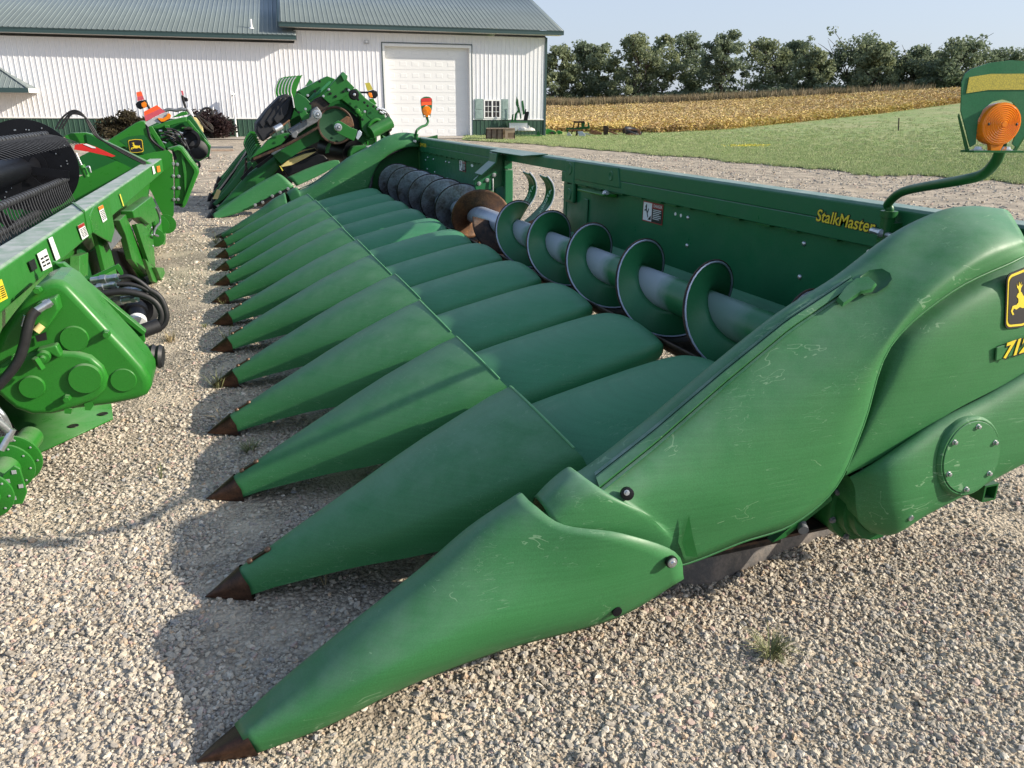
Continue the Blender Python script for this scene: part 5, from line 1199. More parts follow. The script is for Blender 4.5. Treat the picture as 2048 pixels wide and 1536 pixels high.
for pts, r_ in (([(238, 555), (258, 553), (278, 562), (300, 580), (318, 600), (328, 622), (331, 640), (322, 656), (300, 664)], .011), ([(234, 568), (262, 569), (290, 578), (316, 598), (328, 620), (330, 640), (318, 657), (296, 666)], .011), ([(200, 588), (246, 583), (284, 590), (310, 604), (322, 625), (320, 644), (300, 660), (282, 668)], .018), ([(300, 580), (318, 592), (329, 612), (333, 636), (322, 655), (290, 670)], .015)):
    hose(gh, 'hydraulic_hose', M['rubber'], [PY(u, v, 2.54) for u, v in pts], r_)
cyl(gh, 'hose_sleeve', M['rubber'], PY(318, 650, 2.54), PY(268, 668, 2.50), .036)
c = PY(268, 618, 2.80); mb = MB(); mb.lathe(c, (.25, -.9, .15), ((-.04, .06), (-.03, .105), (.0, .125), (.03, .118), (.045, .09), (.02, .06)), 30); dl = mb.build('driveline_shield', M['rubber'], gh)
c2 = c+Vector((.25, -.9, .15)).normalized()*.04; mb = MB(); mb.lathe(c2, (.1, -.8, -.3), ((0, .062), (.04, .06), (.045, .05), (.12, .046), (.13, .035)), 20); mb.build('driveline_collar', M['black'], dl); mb = MB(); mb.lathe(c2+Vector((.012, -.1, -.037)), (.1, -.8, -.3), ((0, .047), (.04, .047), (.041, .03)), 20); mb.build('driveline_decal', M['decal_white'], dl)
mb = MB(); c3 = PY(292, 712, 2.35)
mb.lathe(c3, (.9, -.1, -.1), tuple((-.08+k*.016, .052+.010*(k % 2)) for k in range(11)), 20); mb.build('rubber_bellows', M['rubber'], gh)
# skid on the ground, pivot tube at the near end
mb = MB(); q = [PZ(u, v, .02) for u, v in ((75, 906), (226, 836), (223, 809), (20, 842))]; mb.add([*q, *[k+Vector((-.1, .12, .16)) for k in (q[3], q[2])]], ((0, 1, 2, 3), (3, 2, 5, 4))); sk = solid(mb.build('skid_shoe', M['paint'], gh, 30), .008, 1)
for u, v in ((206, 828), (147, 852)):
    mb = MB(); c = PZ(u, v, .022); mb.lathe(c, (0, 0, 1), ((0, .026), (.003, .025), (.0035, .001)), 14); o = mb.build('slot', M['dark_metal'], sk)
c = PY(22, 925, 1.74); ax = Vector((-.12, -1, -.05)).normalized(); mb = MB(); mb.lathe(c, ax, ((-.25, .05), (0, .055), (.35, .055)), 24); pt = mb.build('pivot_tube', M['paint'], gh)
for d, r_ in ((-.03, .112), (.04, .105), (.27, .10)):
    mb = MB(); mb.lathe(c+ax*d, ax, ((0, r_), (.010, r_), (.011, r_*.98)), 32); fl_ = mb.build('pivot_flange', M['paint'], pt, 30)
    for k in range(9):
        a = R(40*k+10); u_ = ax.orthogonal().normalized(); w2 = ax.cross(u_); mb = MB(); mb.lathe(c+ax*(d+.0115)+(u_*math.cos(a)+w2*math.sin(a))*r_*.84, ax, ((0, .005), (.0015, .004), (.002, .001)), 6); mb.build('flange_hole', M['galv'], fl_)
poly(pt, 'pivot_bracket', M['paint'], [(6, 950), (28, 932), (40, 938), (54, 985), (45, 1008), (10, 1012), (-10, 1000)], Yf(1.52), Vector((0, .012, 0)), .003)
for u, v in ((28, 944), (42, 972), (28, 996), (15, 962)):
    c_ = PY(u, v, 1.519); mb = MB(); mb.box((c_.x-.008, c_.y-.002, c_.z-.008), (c_.x+.008, c_.y, c_.z+.008)); mb.build('bracket_hole', M['galv'], pt)
hose(gh, 'hydraulic_hose', M['steel'], [PY(-10, 815, 1.62), PY(6, 832, 1.62), PY(18, 858, 1.64), PY(20, 880, 1.66)], .013)
cyl(gh, 'hose_fitting', M['steel'], PY(2, 900, 1.60), PY(26, 858, 1.62), .013); cyl(gh, 'hose_fitting', M['steel'], PY(-10, 838, 1.60), PY(16, 860, 1.62), .016)
# dark floor and belts inside, so the frame is not see-through
mb = MB(); mb.grid([[gl(a, -.15, .83) for a in (-.2, 7.9)], [gl(a, -.26, .42) for a in (-.2, 7.9)]]); mb.build('back_panel', M['paint'], gh, 20)
mb = MB(); mb.grid([[gl(a, -.27, .40) for a in (-.2, 7.9)], [gl(a, -.8, .25) for a in (-.2, 7.9)], [gl(a, -1.3, .16) for a in (-.2, 7.9)], [gl(a, -3.2, .10) for a in (-.2, 7.9)]]); mb.build('draper_belt', M['fabric'], gh, 20)
# uprights, flaps and braces under the beam
Y2 = lambda pts: [(160+x/4.8, 380+y/4.8) for x, y in pts]
poly(gh, 'frame_upright', M['paint'], Y2([(140, 362), (242, 446), (300, 590), (380, 900), (272, 905), (180, 520)]), PA(-.06), GNv*-.03, .003)
poly(gh, 'rubber_flap', M['cast'], Y2([(240, 432), (320, 348), (402, 460), (300, 580)]), PA(-.02), GNv*-.006)
poly(gh, 'frame_upright', M['paint_dark'], Y2([(0, 480), (100, 600), (180, 520), (270, 905), (150, 960), (0, 900)]), PA(-.16), GNv*-.02)
poly(gh, 'frame_upright', M['paint'], Y2([(0, 630), (80, 600), (78, 820), (0, 845)]), PA(-.08), GNv*-.06, .004)
poly(gh, 'frame_channel', M['black'], Y2([(300, 575), (410, 600), (560, 830), (590, 900), (400, 880), (340, 700)]), PA(-.10), GNv*-.03)
poly(gh, 'frame_upright', M['paint'], Y2([(380, 292), (442, 235), (520, 420), (668, 815), (630, 832), (500, 665), (440, 430)]), PA(.0), GNv*-.05, .004)
poly(gh, 'belly_pan', M['cast'], Y2([(330, 345), (385, 300), (500, 665), (640, 870), (600, 880), (440, 640), (430, 450)]), PA(-.06), GNv*-.01)
poly(gh, 'upright_rib', M['paint'], Y2([(540, 330), (580, 330), (690, 700), (670, 720)]), PA(.05), GNv*-.04, .003)
poly(gh, 'mounting_box', M['paint'], Y2([(508, 200), (690, 62), (745, 285), (668, 330), (590, 262), (525, 270)]), PA(.06), GNv*-.10, .008)
poly(gh, 'frame_upright', M['paint'], Y2([(545, 325), (692, 318), (725, 745), (630, 660)]), PA(.015), GNv*-.02)
poly(gh, 'frame_upright', M['paint'], Y2([(690, 62), (780, 250), (826, 400), (820, 525), (772, 522), (725, 340)]), PA(.03), GNv*-.02)
poly(gh, 'stand_leg', M['paint'], Y2([(628, 660), (735, 760), (862, 1100), (836, 1122), (762, 905), (700, 875)]), PA(.08), GNv*-.03, .004)
poly(gh, 'stand_foot', M['paint'], Y2([(730, 742), (802, 745), (842, 862), (832, 886), (780, 862)]), PA(.12), GNv*-.06, .004)
poly(gh, 'belly_pan', M['paint'], Y2([(520, 760), (580, 790), (640, 870), (720, 1100), (640, 1290), (560, 1300), (640, 1050), (600, 880)]), PA(-.04), GNv*-.01)
mb = MB(); c = F(0, 0)
for u, v, r_ in ((310, 475, .10), (318, 450, .11), (332, 448, .12)):
    mb = MB(); q = PA(.0)(u, v); mb.lathe(q, GD*-1, ((0, r_), (.01, r_), (.011, r_*.9)), 24); mb.build('brace_disc', M['paint'], gh, 30)
hose(gh, 'hydraulic_hose', M['cast'], [PA(.06)(u, v) for u, v in ((312, 415), (318, 430), (320, 445), (312, 455), (308, 468), (316, 472))], .012)
for u, v in ((303, 455), (304, 470), (306, 492), (299, 440)):
    q = PA(.05)(u, v); mb = MB(); mb.bolt(q, GNv, .010, .008); mb.build('bolt', M['steel'], gh)
# far end: sheets and outer divider shell
Z3 = lambda pts: [(200+x/6.144, 180+y/6.144) for x, y in pts]
es = poly(gh, 'end_sheet', M['paint'], Z3([(440, 900), (560, 800), (830, 735), (890, 790), (906, 1000), (906, 1535), (850, 1640), (780, 1560), (640, 1270), (540, 1100)]), Yf(9.75), Vector((0, .012, 0)))
for x, y in ((700, 797), (714, 795), (785, 790), (900, 908), (902, 1056), (904, 1202), (908, 1345)):
    q = PY(200+x/6.144, 180+y/6.144, 9.749); mb = MB(); mb.bolt(q, (0, -1, 0), .016, .012); mb.build('bolt', M['steel'], es)
dv = poly(gh, 'outer_divider', M['paint'], Z3([(820, 722), (960, 680), (1010, 700), (1060, 760), (1202, 960), (1216, 1020), (1062, 1400), (1030, 1450), (990, 1440), (915, 1390), (908, 860), (880, 745)]), Yf(9.85), Vector((0, .25, 0)), .012)
poly(dv, 'divider_rim', M['paint'], Z3([(900, 720), (955, 692), (1000, 712), (1190, 965), (1200, 1020), (1050, 1400), (1020, 1430), (1010, 1390), (1155, 1015), (1150, 980), (985, 750), (950, 740), (905, 760)]), Yf(9.80), Vector((0, .05, 0)), .006)
poly(dv, 'divider_slot', M['black'], Z3([(885, 745), (905, 745), (945, 830), (940, 858), (905, 858)]), Yf(9.845), Vector((0, .01, 0))); poly(dv, 'divider_slot', M['black'], Z3([(920, 1395), (1005, 1400), (1000, 1425), (920, 1420)]), Yf(9.845), Vector((0, .01, 0)))
poly(dv, 'divider_web', M['paint_dusty'], Z3([(990, 780), (1030, 800), (1060, 1010), (1060, 1290), (1040, 1290), (1030, 1050)]), Yf(9.82), Vector((0, .03, 0)), .004)
for x, y in ((950, 913), (968, 1060), (972, 1204), (960, 1345)):
    q = PY(200+x/6.144, 180+y/6.144, 9.845); mb = MB(); mb.bolt(q, (0, -1, 0), .016, .012); mb.build('bolt', M['steel'], dv)
poly(gh, 'end_sheet', M['paint'], [(100, 412), (128, 372), (152, 356), (232, 322), (300, 306), (335, 300), (345, 330), (250, 400), (120, 470)], Yf(9.68), Vector((0, .012, 0)))
poly(gh, 'end_sheet', M['paint_dark'], [(148, 320), (205, 292), (268, 318), (240, 336), (150, 352)], Yf(9.9), Vector((0, .012, 0)))
# reel
RC = PY(58, 332, 7.0); RAX = GD
def reel_disc(c, r_, name):
    u_ = RAX.cross(Vector((0, 0, 1))).normalized(); mb = MB(); out = []
    for k in range(48):
        a = 2*PI*k/48; out.append(c+u_*r_*math.cos(a)+Vector((0, 0, r_*math.sin(a))))
    mb.prism(out, RAX*.008); o = mb.build(name, M['black'], reel, 30); return o, u_
mb = MB(); mb.tube([RC-RAX*5.2, RC], .105, 26); rt = mb.build('reel_tube', M['black'], gh); reel = rt
d1, u_ = reel_disc(RC, .425, 'reel_disc'); reel_disc(RC-RAX*5.05, .425, 'reel_disc')
rr5 = random.Random(4)
for k in range(34):
    a = rr5.uniform(0, 6.28); r_ = rr5.choice((.2, .27, .33, .38)); q = RC+u_*r_*math.cos(a)+Vector((0, 0, r_*math.sin(a)))-RAX*.001; mb = MB(); mb.lathe(q, RAX*-1, ((0, .007), (.005, .006), (.006, .002)), 8); mb.build('bolt', M['steel'], d1)
for k, (du, dz) in enumerate(((.24, .30), (-.05, .30), (-.30, .12), (.40, -.06), (.25, -.30), (-.1, -.36))):
    for yy in (6.6, 5.0, 3.4):
        h0 = RC-RAX*(7-yy); e = h0+u_*-0+Vector((0, 0, 0))+u_*du+Vector((0, 0, dz))
        if yy < 5.5 and k % 2: continue
        mb = MB(); mb.bar(h0+(e-h0)*.22, e, .07, .012, RAX); mb.build('reel_arm', M['black'], rt)
mb = MB(); mb.lathe(RC-RAX*.02, RAX*-1, ((0, .16), (.01, .16), (.012, .11)), 30); mb.build('reel_hub', M['black'], rt)
def bat(end, tdir, n, sp, L_, curve, r_=.022):
    a = end; mb = MB(); mb.tube([a, a-RAX*5.0], r_, 12); b = mb.build('reel_bat', M['tine'], rt)
    for k in range(n):
        q = a-RAX*(.03+k*sp); mb = MB(); td = Vector(tdir).normalized()
        mb.tube([q, q+td*L_*.35, q+td*L_*.7+Vector(curve)*.35, q+td*L_+Vector(curve)], [.0055, .005, .0045, .003], 5); mb.tube([q-RAX*.012, q+RAX*.012], r_*1.35, 10); mb.build('reel_tine', M['tine'], b, 60)
bat(PY(92, 268, 6.93), (.92, 0, -.18), 26, .105, .26, (.02, 0, -.04)); bat(PY(133, 357, 6.93), (.12, 0, -1), 40, .085, .27, (.03, 0, .01)); bat(PY(78, 424, 6.7), (-.1, 0, -1), 30, .10, .25, (.06, 0, 0)); bat(PY(-40, 300, 6.9), (-.2, 0, -1), 10, .12, .25, (0, 0, 0))
# reel arm, cylinder, hoses, striped board
poly(gh, 'reel_arm_beam', M['paint'], [(128, 272), (142, 266), (170, 265), (182, 268), (302, 327), (298, 338), (285, 345), (180, 298), (168, 287), (138, 287)], Yf(8.6), Vector((0, .13, 0)), .006)
poly(gh, 'reel_arm_web', M['paint_dark'], [(172, 268), (180, 270), (285, 326), (275, 342), (176, 292)], Yf(8.585), Vector((0, .012, 0)))
sb = poly(gh, 'striped_board', M['red_tape'], [(150, 289), (172, 287), (192, 294), (231, 312), (224, 314), (180, 304), (148, 299)], Yf(8.4), Vector((0, .01, 0)), 0, True, 0)
poly(sb, 'white_stripe', M['decal_white'], [(166, 288.5), (173, 287.4), (190, 294), (192, 296.5), (184, 296)], Yf(8.395), Vector((0, .004, 0)), 0, True, 0)
cyl(gh, 'cylinder_barrel', M['paint'], PY(163, 330, 8.3), PY(174, 354, 8.3), .035); cyl(gh, 'cylinder_rod', M['steel'], PY(152, 306, 8.3), PY(164, 332, 8.3), .011)
hose(gh, 'hose_fitting', M['steel'], [PY(172, 335, 8.25), PY(178, 333, 8.25), PY(182, 345, 8.25)], .009)
for dx in (0, 7, 13): hose(gh, 'reel_hose', M['rubber'], [PY(111+dx, 258, 8.5), PY(124+dx*.8, 236+dx*.3, 8.5), PY(146, 221+dx*.5, 8.5), PY(166+dx*.3, 229+dx*.4, 8.5), PY(180+dx*.5, 256, 8.5), PY(196+dx*.3, 276, 8.5), PY(240, 298+dx*.4, 8.5), PY(292, 325+dx*.4, 8.5)], .0095)
poly(gh, 'end_sheet', M['paint_dark'], [(-250, 320), (40, 290), (140, 350), (128, 380), (104, 420), (122, 472), (-250, 640)], Yf(9.92), Vector((0, .012, 0)))
# ------------------------------------------------------------------ second grain header, parked behind the first
gb = thing('draper_header', 'green grain header with deer emblem and orange marker boards, parked behind the black reel', 'grain header')
YB = 13.5
f = Yf(YB)
bd = poly(gb, 'end_shield', M['paint'], Z3([(120, 605), (300, 490), (440, 400), (500, 378), (550, 382), (580, 440), (640, 610), (800, 745), (760, 790), (555, 805), (300, 700), (-200, 800)]), f, Vector((0, .35, 0)), .02)
poly(bd, 'shield_recess', M['paint_dark'], Z3([(235, 622), (350, 572), (500, 555), (548, 556), (640, 650), (720, 738), (560, 792), (400, 735)]), Yf(YB-.004), Vector((0, .006, 0)))  # darker plate in front of the shield paints the inset's shade
q0 = PY(200+362/6.144, 180+772/6.144, YB-.006); q1 = PY(200+552/6.144, 180+765/6.144, YB-.006); emblem(bd, q0, (1, 0, .05), (0, 0, 1), (q1-q0).length*.98, (q1-q0).length*.86, .003)
poly(gb, 'end_shield', M['paint'], Z3([(-250, 820), (100, 640), (400, 740), (560, 810), (300, 900), (-250, 1000)]), Yf(YB+.1), Vector((0, .3, 0)))
poly(gb, 'frame_bulkhead', M['paint_dark'], Z3([(590, 450), (700, 400), (1060, 330), (1110, 315), (1180, 400), (1362, 690), (1345, 812), (1170, 905), (980, 700), (800, 745), (640, 600)]), Yf(YB+.6), Vector((0, .4, 0)))
poly(gb, 'top_beam', M['paint_dusty'], Z3([(600, 460), (760, 400), (1000, 335), (1060, 328), (1062, 388), (960, 410), (760, 470), (700, 475)]), Yf(YB+.2), Vector((0, .25, 0)), .01)
poly(gb, 'frame_rail', M['paint'], Z3([(1062, 370), (1090, 365), (1362, 685), (1350, 720), (1070, 400)]), Yf(YB+.4), Vector((0, .15, 0)), .008)
poly(gb, 'frame_rail', M['paint'], Z3([(880, 340), (1000, 270), (1062, 262), (1085, 300), (960, 330)]), Yf(YB+.7), Vector((0, .2, 0)), .008)
poly(gb, 'side_wing', M['paint'], Z3([(600, 440), (640, 445), (800, 700), (800, 745), (770, 740), (620, 520)]), Yf(YB-.05), Vector((0, .06, 0)), .006)
rb = random.Random(8)
for k in range(16):
    x, y = rb.uniform(640, 1040), rb.uniform(450, 640); q = f(200+x/6.144, 180+y/6.144); mb = MB(); l = rb.uniform(.05, .16); s = rb.uniform(.025, .05); mb.box((q.x, q.y+rb.uniform(.1, .3), q.z), (q.x+l, q.y+.4, q.z+s)); bevel(mb.build('valve_body', M['paint'] if k % 3 else M['dark_metal'], gb), .006)
for k in range(11):
    x, y = rb.uniform(720, 1000), rb.uniform(480, 640); a = PY(200+x/6.144, 180+y/6.144, YB+.05); cyl(gb, 'hose_fitting', M['steel'], a, a+Vector((rb.uniform(.03, .09), 0, rb.uniform(-.03, .02))), .018, 8)
for k in range(7):
    x, y = rb.uniform(740, 860), rb.uniform(470, 600); hose(gb, 'hydraulic_hose', M['rubber'], [PY(200+a/6.144, 180+b/6.144, YB+rb.uniform(-.05, .1)) for a, b in ((x, y), (x+80, y+10), (x+180, y+60+k*6), (1040+k*8, 680+k*8), (1060+k*6, 760), (1110+k*5, 850))], .016)
c = PY(200+1110/6.144, 180+605/6.144, YB+.25); mb = MB(); mb.lathe(c, (0, -1, 0), ((-.1, .17), (0, .17), (.01, .12), (-.05, .11)), 24); mb.build('pulley', M['black'], gb)
c = PY(200+1200/6.144, 180+730/6.144, YB+.35); mb = MB(); mb.lathe(c, (.2, -1, 0), ((-.25, .15), (.0, .18), (.06, .165), (.09, .09)), 28); mb.build('gauge_wheel', M['rubber'], gb)
hose(gb, 'wheel_hook', M['rubber'], [PY(200+a/6.144, 180+b/6.144, YB) for a, b in ((1150, 860), (1210, 890), (1222, 930), (1200, 952), (1180, 935))], .022)
# marker boards
def board(pts_o, pts_r, y):
    o = poly(gb, 'marker_board', M['orange_tape'], Z3(pts_o), Yf(y), Vector((0, .01, 0)), 0, True, 0); poly(o, 'marker_stripe', M['faded_red'], Z3(pts_r), Yf(y-.003), Vector((0, .01, 0)), 0, True, 0); return o
b1 = board([(540, 266), (698, 185), (750, 225), (545, 320)], [(545, 318), (748, 225), (804, 266), (560, 388)], YB-.5)
poly(b1, 'marker_bracket', M['galv'], Z3([(560, 392), (806, 268), (870, 302), (868, 345), (760, 410), (700, 400), (592, 452), (562, 420)]), Yf(YB-.5), Vector((0, .012, 0)), 0, True, 0)
poly(b1, 'amber_lamp', M['amber'], Z3([(706, 352), (716, 343), (772, 348), (812, 322), (828, 290), (858, 286), (872, 312), (862, 348), (790, 388), (752, 392)]), Yf(YB-.53), Vector((0, .03, 0)), .006); poly(b1, 'lamp_base', M['black'], Z3([(700, 350), (712, 345), (752, 396), (868, 350), (866, 362), (758, 412)]), Yf(YB-.515), Vector((0, .02, 0)))
b2 = board([(445, 28), (510, 15), (526, 72), (456, 82)], [(456, 82), (526, 72), (546, 118), (460, 135)], YB+2.2)
poly(b2, 'lamp_housing', M['black'], Z3([(435, 172), (470, 135), (560, 120), (588, 160), (580, 205), (490, 240), (448, 212)]), Yf(YB+2.2), Vector((0, .1, 0)), .01); poly(b2, 'amber_lamp', M['amber'], Z3([(505, 162), (545, 140), (570, 160), (572, 205), (540, 225), (510, 200)]), Yf(YB+2.17), Vector((0, .03, 0)), .006)
hose(b2, 'marker_arm', M['black'], [PY(200+a/6.144, 180+b/6.144, YB+2.2) for a, b in ((575, 165), (590, 195), (608, 225), (620, 290))], .022)
b3 = poly(gb, 'marker_board', M['faded_red'], Z3([(994, 5), (1020, 12), (1030, 62), (1010, 66)]), Yf(YB+3.4), Vector((0, .01, 0)), 0, True, 0)
hose(b3, 'marker_arm', M['black'], [PY(200+a/6.144, 180+b/6.144, YB+3.4) for a, b in ((1012, 66), (1022, 120), (1050, 210), (1092, 300))], .026); poly(b3, 'lamp_housing', M['black'], Z3([(1012, 88), (1030, 82), (1078, 100), (1082, 135), (1050, 145), (1016, 130)]), Yf(YB+3.4), Vector((0, .08, 0)), .01)
hose(gb, 'marker_arm', M['black'], [PY(200+a/6.144, 180+b/6.144, YB-.45) for a, b in ((572, 420), (590, 500), (615, 585), (680, 660), (790, 740))], .024)
# folded cream tank, hose loops and wire guard at the back
poly(gb, 'cream_guard', M['cream'], Z3([(1140, 330), (1180, 340), (1255, 430), (1272, 522), (1240, 500), (1160, 380)]), Yf(YB+2.5), Vector((0, .2, 0)), .01); poly(gb, 'white_guard', M['decal_white'], Z3([(1060, 215), (1110, 225), (1145, 300), (1150, 335), (1110, 300)]), Yf(YB+2.4), Vector((0, .15, 0)), .01)
hose(gb, 'hose_loop', M['rubber'], [PY(200+a/6.144, 180+b/6.144, YB+2.6) for a, b in ((1180, 330), (1225, 285), (1270, 235), (1320, 222), (1375, 245), (1382, 300))], .024)
for k in range(4): hose(gb, 'wire_guard', M['dark_metal'], [PY(200+a/6.144, 180+b/6.144, YB+2.5) for a, b in ((1195, 312), (1240+k*8, 340+k*6), (1330+k*14, 430), (1388, 505), (1375-k*5, 512), (1290-k*8, 440), (1200, 325))], .010)
hose(gb, 'hydraulic_hose', M['cast'], [PY(200+a/6.144, 180+b/6.144, YB+1) for a, b in ((780, 262), (850, 240), (940, 250), (1000, 235), (1060, 245))], .03)
mb = MB(); q = PT(417, 318); p2 = PT(421, 318)
mb.tube([Vector((q.x, q.y, q.z)), PY(200+1340/6.144, 180+815/6.144, q.y)], .03, 8); mb.lathe(q, (0, 0, 1), ((0, .09), (.02, .09), (.03, .04)), 12); mb.build('parking_stand', M['rust_dark'], gb)

# ------------------------------------------------------------------ folding corn header behind
gc = thing('folding_corn_header', 'folding corn header with its wing turned up, parked before the overhead door', 'corn header')
A4 = lambda pts: [(400+x/4.8, 120+y/4.8) for x, y in pts]; A7 = lambda pts: [(540+x/7.68, 140+y/7.68) for x, y in pts]
YC = 11.25
def snout_loft(crest, low, y, yb, name='snout', m=None, tipm=True):
    C = [PY(u, v, y) for u, v in crest]; L = [PY(u, v, yb) for u, v in low]; rows = [[q+Vector((.03, .30*(.15+k/len(C)), -.10*k/len(C))) for k, q in enumerate(C)], C]
    rows.append([c.lerp(l, .45)+Vector((-.01, -.04*(k+.4)/len(C), .035)) for k, (c, l) in enumerate(zip(C, L))]); rows.append(L)
    mb = MB(); mb.grid(loft(rows, 5, 5)); o = mb.build(name, m or M['poly'], gc, 50); solid(o, .008)
    if tipm:
        a = C[0].lerp(L[0], .5); mb = MB(); mb.lathe(a, (C[0]-C[1]), ((-.03, (C[0]-L[0]).length*.55+.02), (.05, (C[0]-L[0]).length*.4+.01), (.14, .006)), 10); mb.build('snout_tip', M['black'], o)
    return o
s1 = snout_loft(A4([(118, 1488), (300, 1352), (500, 1222), (640, 1140), (742, 1086)]), A4([(112, 1534), (300, 1490), (500, 1420), (700, 1318), (905, 1212)]), YC+.1, YC)
poly(s1, 'wear_strip', M['black'], A4([(515, 1388), (690, 1305), (850, 1225), (855, 1248), (700, 1330), (520, 1405)]), Yf(YC-.07), Vector((0, .03, 0)))
for x, y in ((530, 1392), (602, 1366), (695, 1306), (770, 1270), (845, 1236)):
    mb = MB(); mb.bolt(PY(400+x/4.8, 120+y/4.8, YC-.072), (0, -1, 0), .018, .012); mb.build('bolt', M['steel'], s1)
poly(gc, 'row_unit', M['dark_metal'], A4([(540, 1400), (860, 1250), (900, 1225), (920, 1260), (760, 1350), (640, 1420)]), Yf(YC+.15), Vector((0, .2, 0)))
for x, y in ((720, 1350), (850, 1280)): cyl(gc, 'row_unit_pin', M['steel'], PY(400+x/4.8, 120+y/4.8, YC-.02), PY(400+(x+25)/4.8, 120+(y+22)/4.8, YC+.1), .02, 8)
c1 = snout_loft(A4([(835, 1128), (1000, 1052), (1150, 995), (1270, 965), (1330, 975)]), A4([(925, 1210), (1080, 1140), (1200, 1080), (1300, 1020), (1345, 995)]), YC+.15, YC+.05, 'row_cover', M['poly'], False)
poly(c1, 'hinge_edge', M['pale_yellow'], A4([(762, 1015), (775, 1022), (800, 1060), (792, 1066)]), Yf(YC), Vector((0, .02, 0)))
# the rest of the row of snouts, lifted towards the wing
for k, (cr, lo, dy) in enumerate((
    ([(140, 1455), (300, 1270), (440, 1110), (600, 990), (735, 905)], [(150, 1478), (330, 1370), (480, 1280), (640, 1170), (775, 1020)], .55),
    ([(120, 1395), (230, 1260), (330, 1130), (430, 1000), (520, 960)], [(130, 1412), (250, 1310), (360, 1200), (450, 1090), (560, 1010)], 1.15),
    ([(140, 1345), (240, 1215), (330, 1090), (400, 970), (470, 900)], [(150, 1362), (260, 1260), (350, 1140), (420, 1020), (500, 950)], 1.75),
    ([(110, 1300), (230, 1150), (320, 1010), (380, 940), (440, 870)], [(120, 1316), (250, 1190), (340, 1060), (400, 970), (460, 890)], 2.4),
    ([(165, 1210), (240, 1110), (310, 1010), (370, 930), (430, 860)], [(175, 1226), (260, 1140), (330, 1040), (390, 950), (450, 870)], 3.1),
    ([(190, 1140), (250, 1070), (320, 980), (380, 910), (440, 850)], [(200, 1156), (270, 1090), (340, 1000), (400, 920), (455, 860)], 3.9))):
    snout_loft(A4(cr), A4(lo), YC+dy+.1, YC+dy, 'snout', M['paint_mid'])
poly(gc, 'reflector_tag', M['cream'], A4([(120, 1335), (165, 1240), (200, 1255), (170, 1335)]), Yf(YC+1.1), Vector((0, .01, 0)), 0, True, 0)
for x, y in ((435, 1000), (440, 1040)): hose(gc, 'chain', M['dark_metal'], [PY(400+(x+rb.uniform(-12, 12))/4.8, 120+(y-60+k*22)/4.8, YC+.6) for k in range(7)], .018)
poly(gc, 'wear_strip', M['black'], A4([(385, 1135), (495, 1015), (515, 1030), (405, 1160)]), Yf(YC+.45), Vector((0, .03, 0)))
poly(gc, 'wear_strip', M['black'], A4([(525, 1025), (660, 930), (700, 905), (715, 922), (560, 1040)]), Yf(YC+.30), Vector((0, .03, 0)))
# dark deck and covers under the folded wing
poly(gc, 'deck', M['paint_dark'], A4([(700, 915), (1135, 640), (1170, 700), (1140, 780), (1000, 850), (780, 1000), (745, 960)]), Yf(YC+.25), Vector((0, .5, 0)))
for k in range(6):
    o = poly(gc, 'row_cover', M['black'] if k not in (0, 3) else M['cream'], A4([(770+k*6, 1010-k*26), (1000, 905-k*14), (1110-k*4, 860-k*6), (1130, 880-k*4), (1000, 930-k*12), (790+k*6, 1040-k*26)]) if k else A4([(770, 1020), (860, 950), (1000, 900), (1115, 880), (1020, 940), (880, 1010), (790, 1030)]), Yf(YC+.4+.3*k), Vector((0, .06, 0)), .01)
poly(gc, 'row_cover', M['black'], A4([(780, 1040), (1000, 950), (1130, 900), (1190, 910), (1245, 965), (1080, 1030), (850, 1120)]), Yf(YC+.42), Vector((0, .15, 0)), .02)
poly(gc, 'snout_backing', M['black'], A4([(118, 1490), (160, 1290), (330, 1060), (450, 880), (600, 860), (860, 720), (1140, 640), (1180, 960), (1000, 1080), (720, 1320), (300, 1470)]), Yf(YC+1.9), Vector((0, .6, 0)))  # added black backing that darkens the gaps between the snouts
poly(gc, 'wing_backing', M['paint_dark'], A7([(330, 440), (420, 340), (640, 250), (880, 110), (1000, 160), (1120, 200), (1250, 560), (1400, 760), (1400, 1040), (1200, 1160), (800, 1080), (420, 1000), (330, 900), (280, 700)]), Yf(YC+1.0), Vector((0, .5, 0)))  # added dark backing behind the wing parts, darkens their gaps
# wing: belting, fan of curved crop guards
poly(gc, 'wing_cover', M['fabric'], A4([(540, 612), (640, 480), (780, 340), (830, 322), (888, 352), (905, 480), (880, 560), (800, 640), (600, 790), (572, 740), (538, 690)]), Yf(YC+.45), Vector((0, .8, 0)), .03)
for k in range(3): poly(gc, 'wing_cover', M['fabric'], A4([(560+k*70, 600-k*20), (640+k*70, 480-k*20), (760+k*50, 355), (790+k*45, 365), (700+k*70, 520), (600+k*70, 660-k*20)]), Yf(YC+.43-.02*k), Vector((0, .05, 0)), .02)
def blade(pts, y):
    o = poly(gc, 'crop_guard', M['paint'], A7(pts), Yf(y), Vector((0, .012, 0)), 0, True, 0); return o
for k in range(6):
    dx, dy = -48*k, 4*k+(2 if k else 0)
    o = blade([(378+dx, 420+dy), (335+dx, 430+dy), (318+dx, 330+dy), (330+dx, 230+dy), (362+dx, 150+dy), (398+dx, 105+dy), (498+dx, 72+dy), (480+dx, 110+dy), (425+dx, 250+dy)], YC+.3+.35*k)
    hose(o, 'guard_edge', M['galv'], [PY(540+(x+dx)/7.68, 140+(y+dy)/7.68, YC+.29+.35*k) for x, y in ((370, 580), (345, 430), (318, 330), (330, 230), (362, 150), (398, 105))], .010)
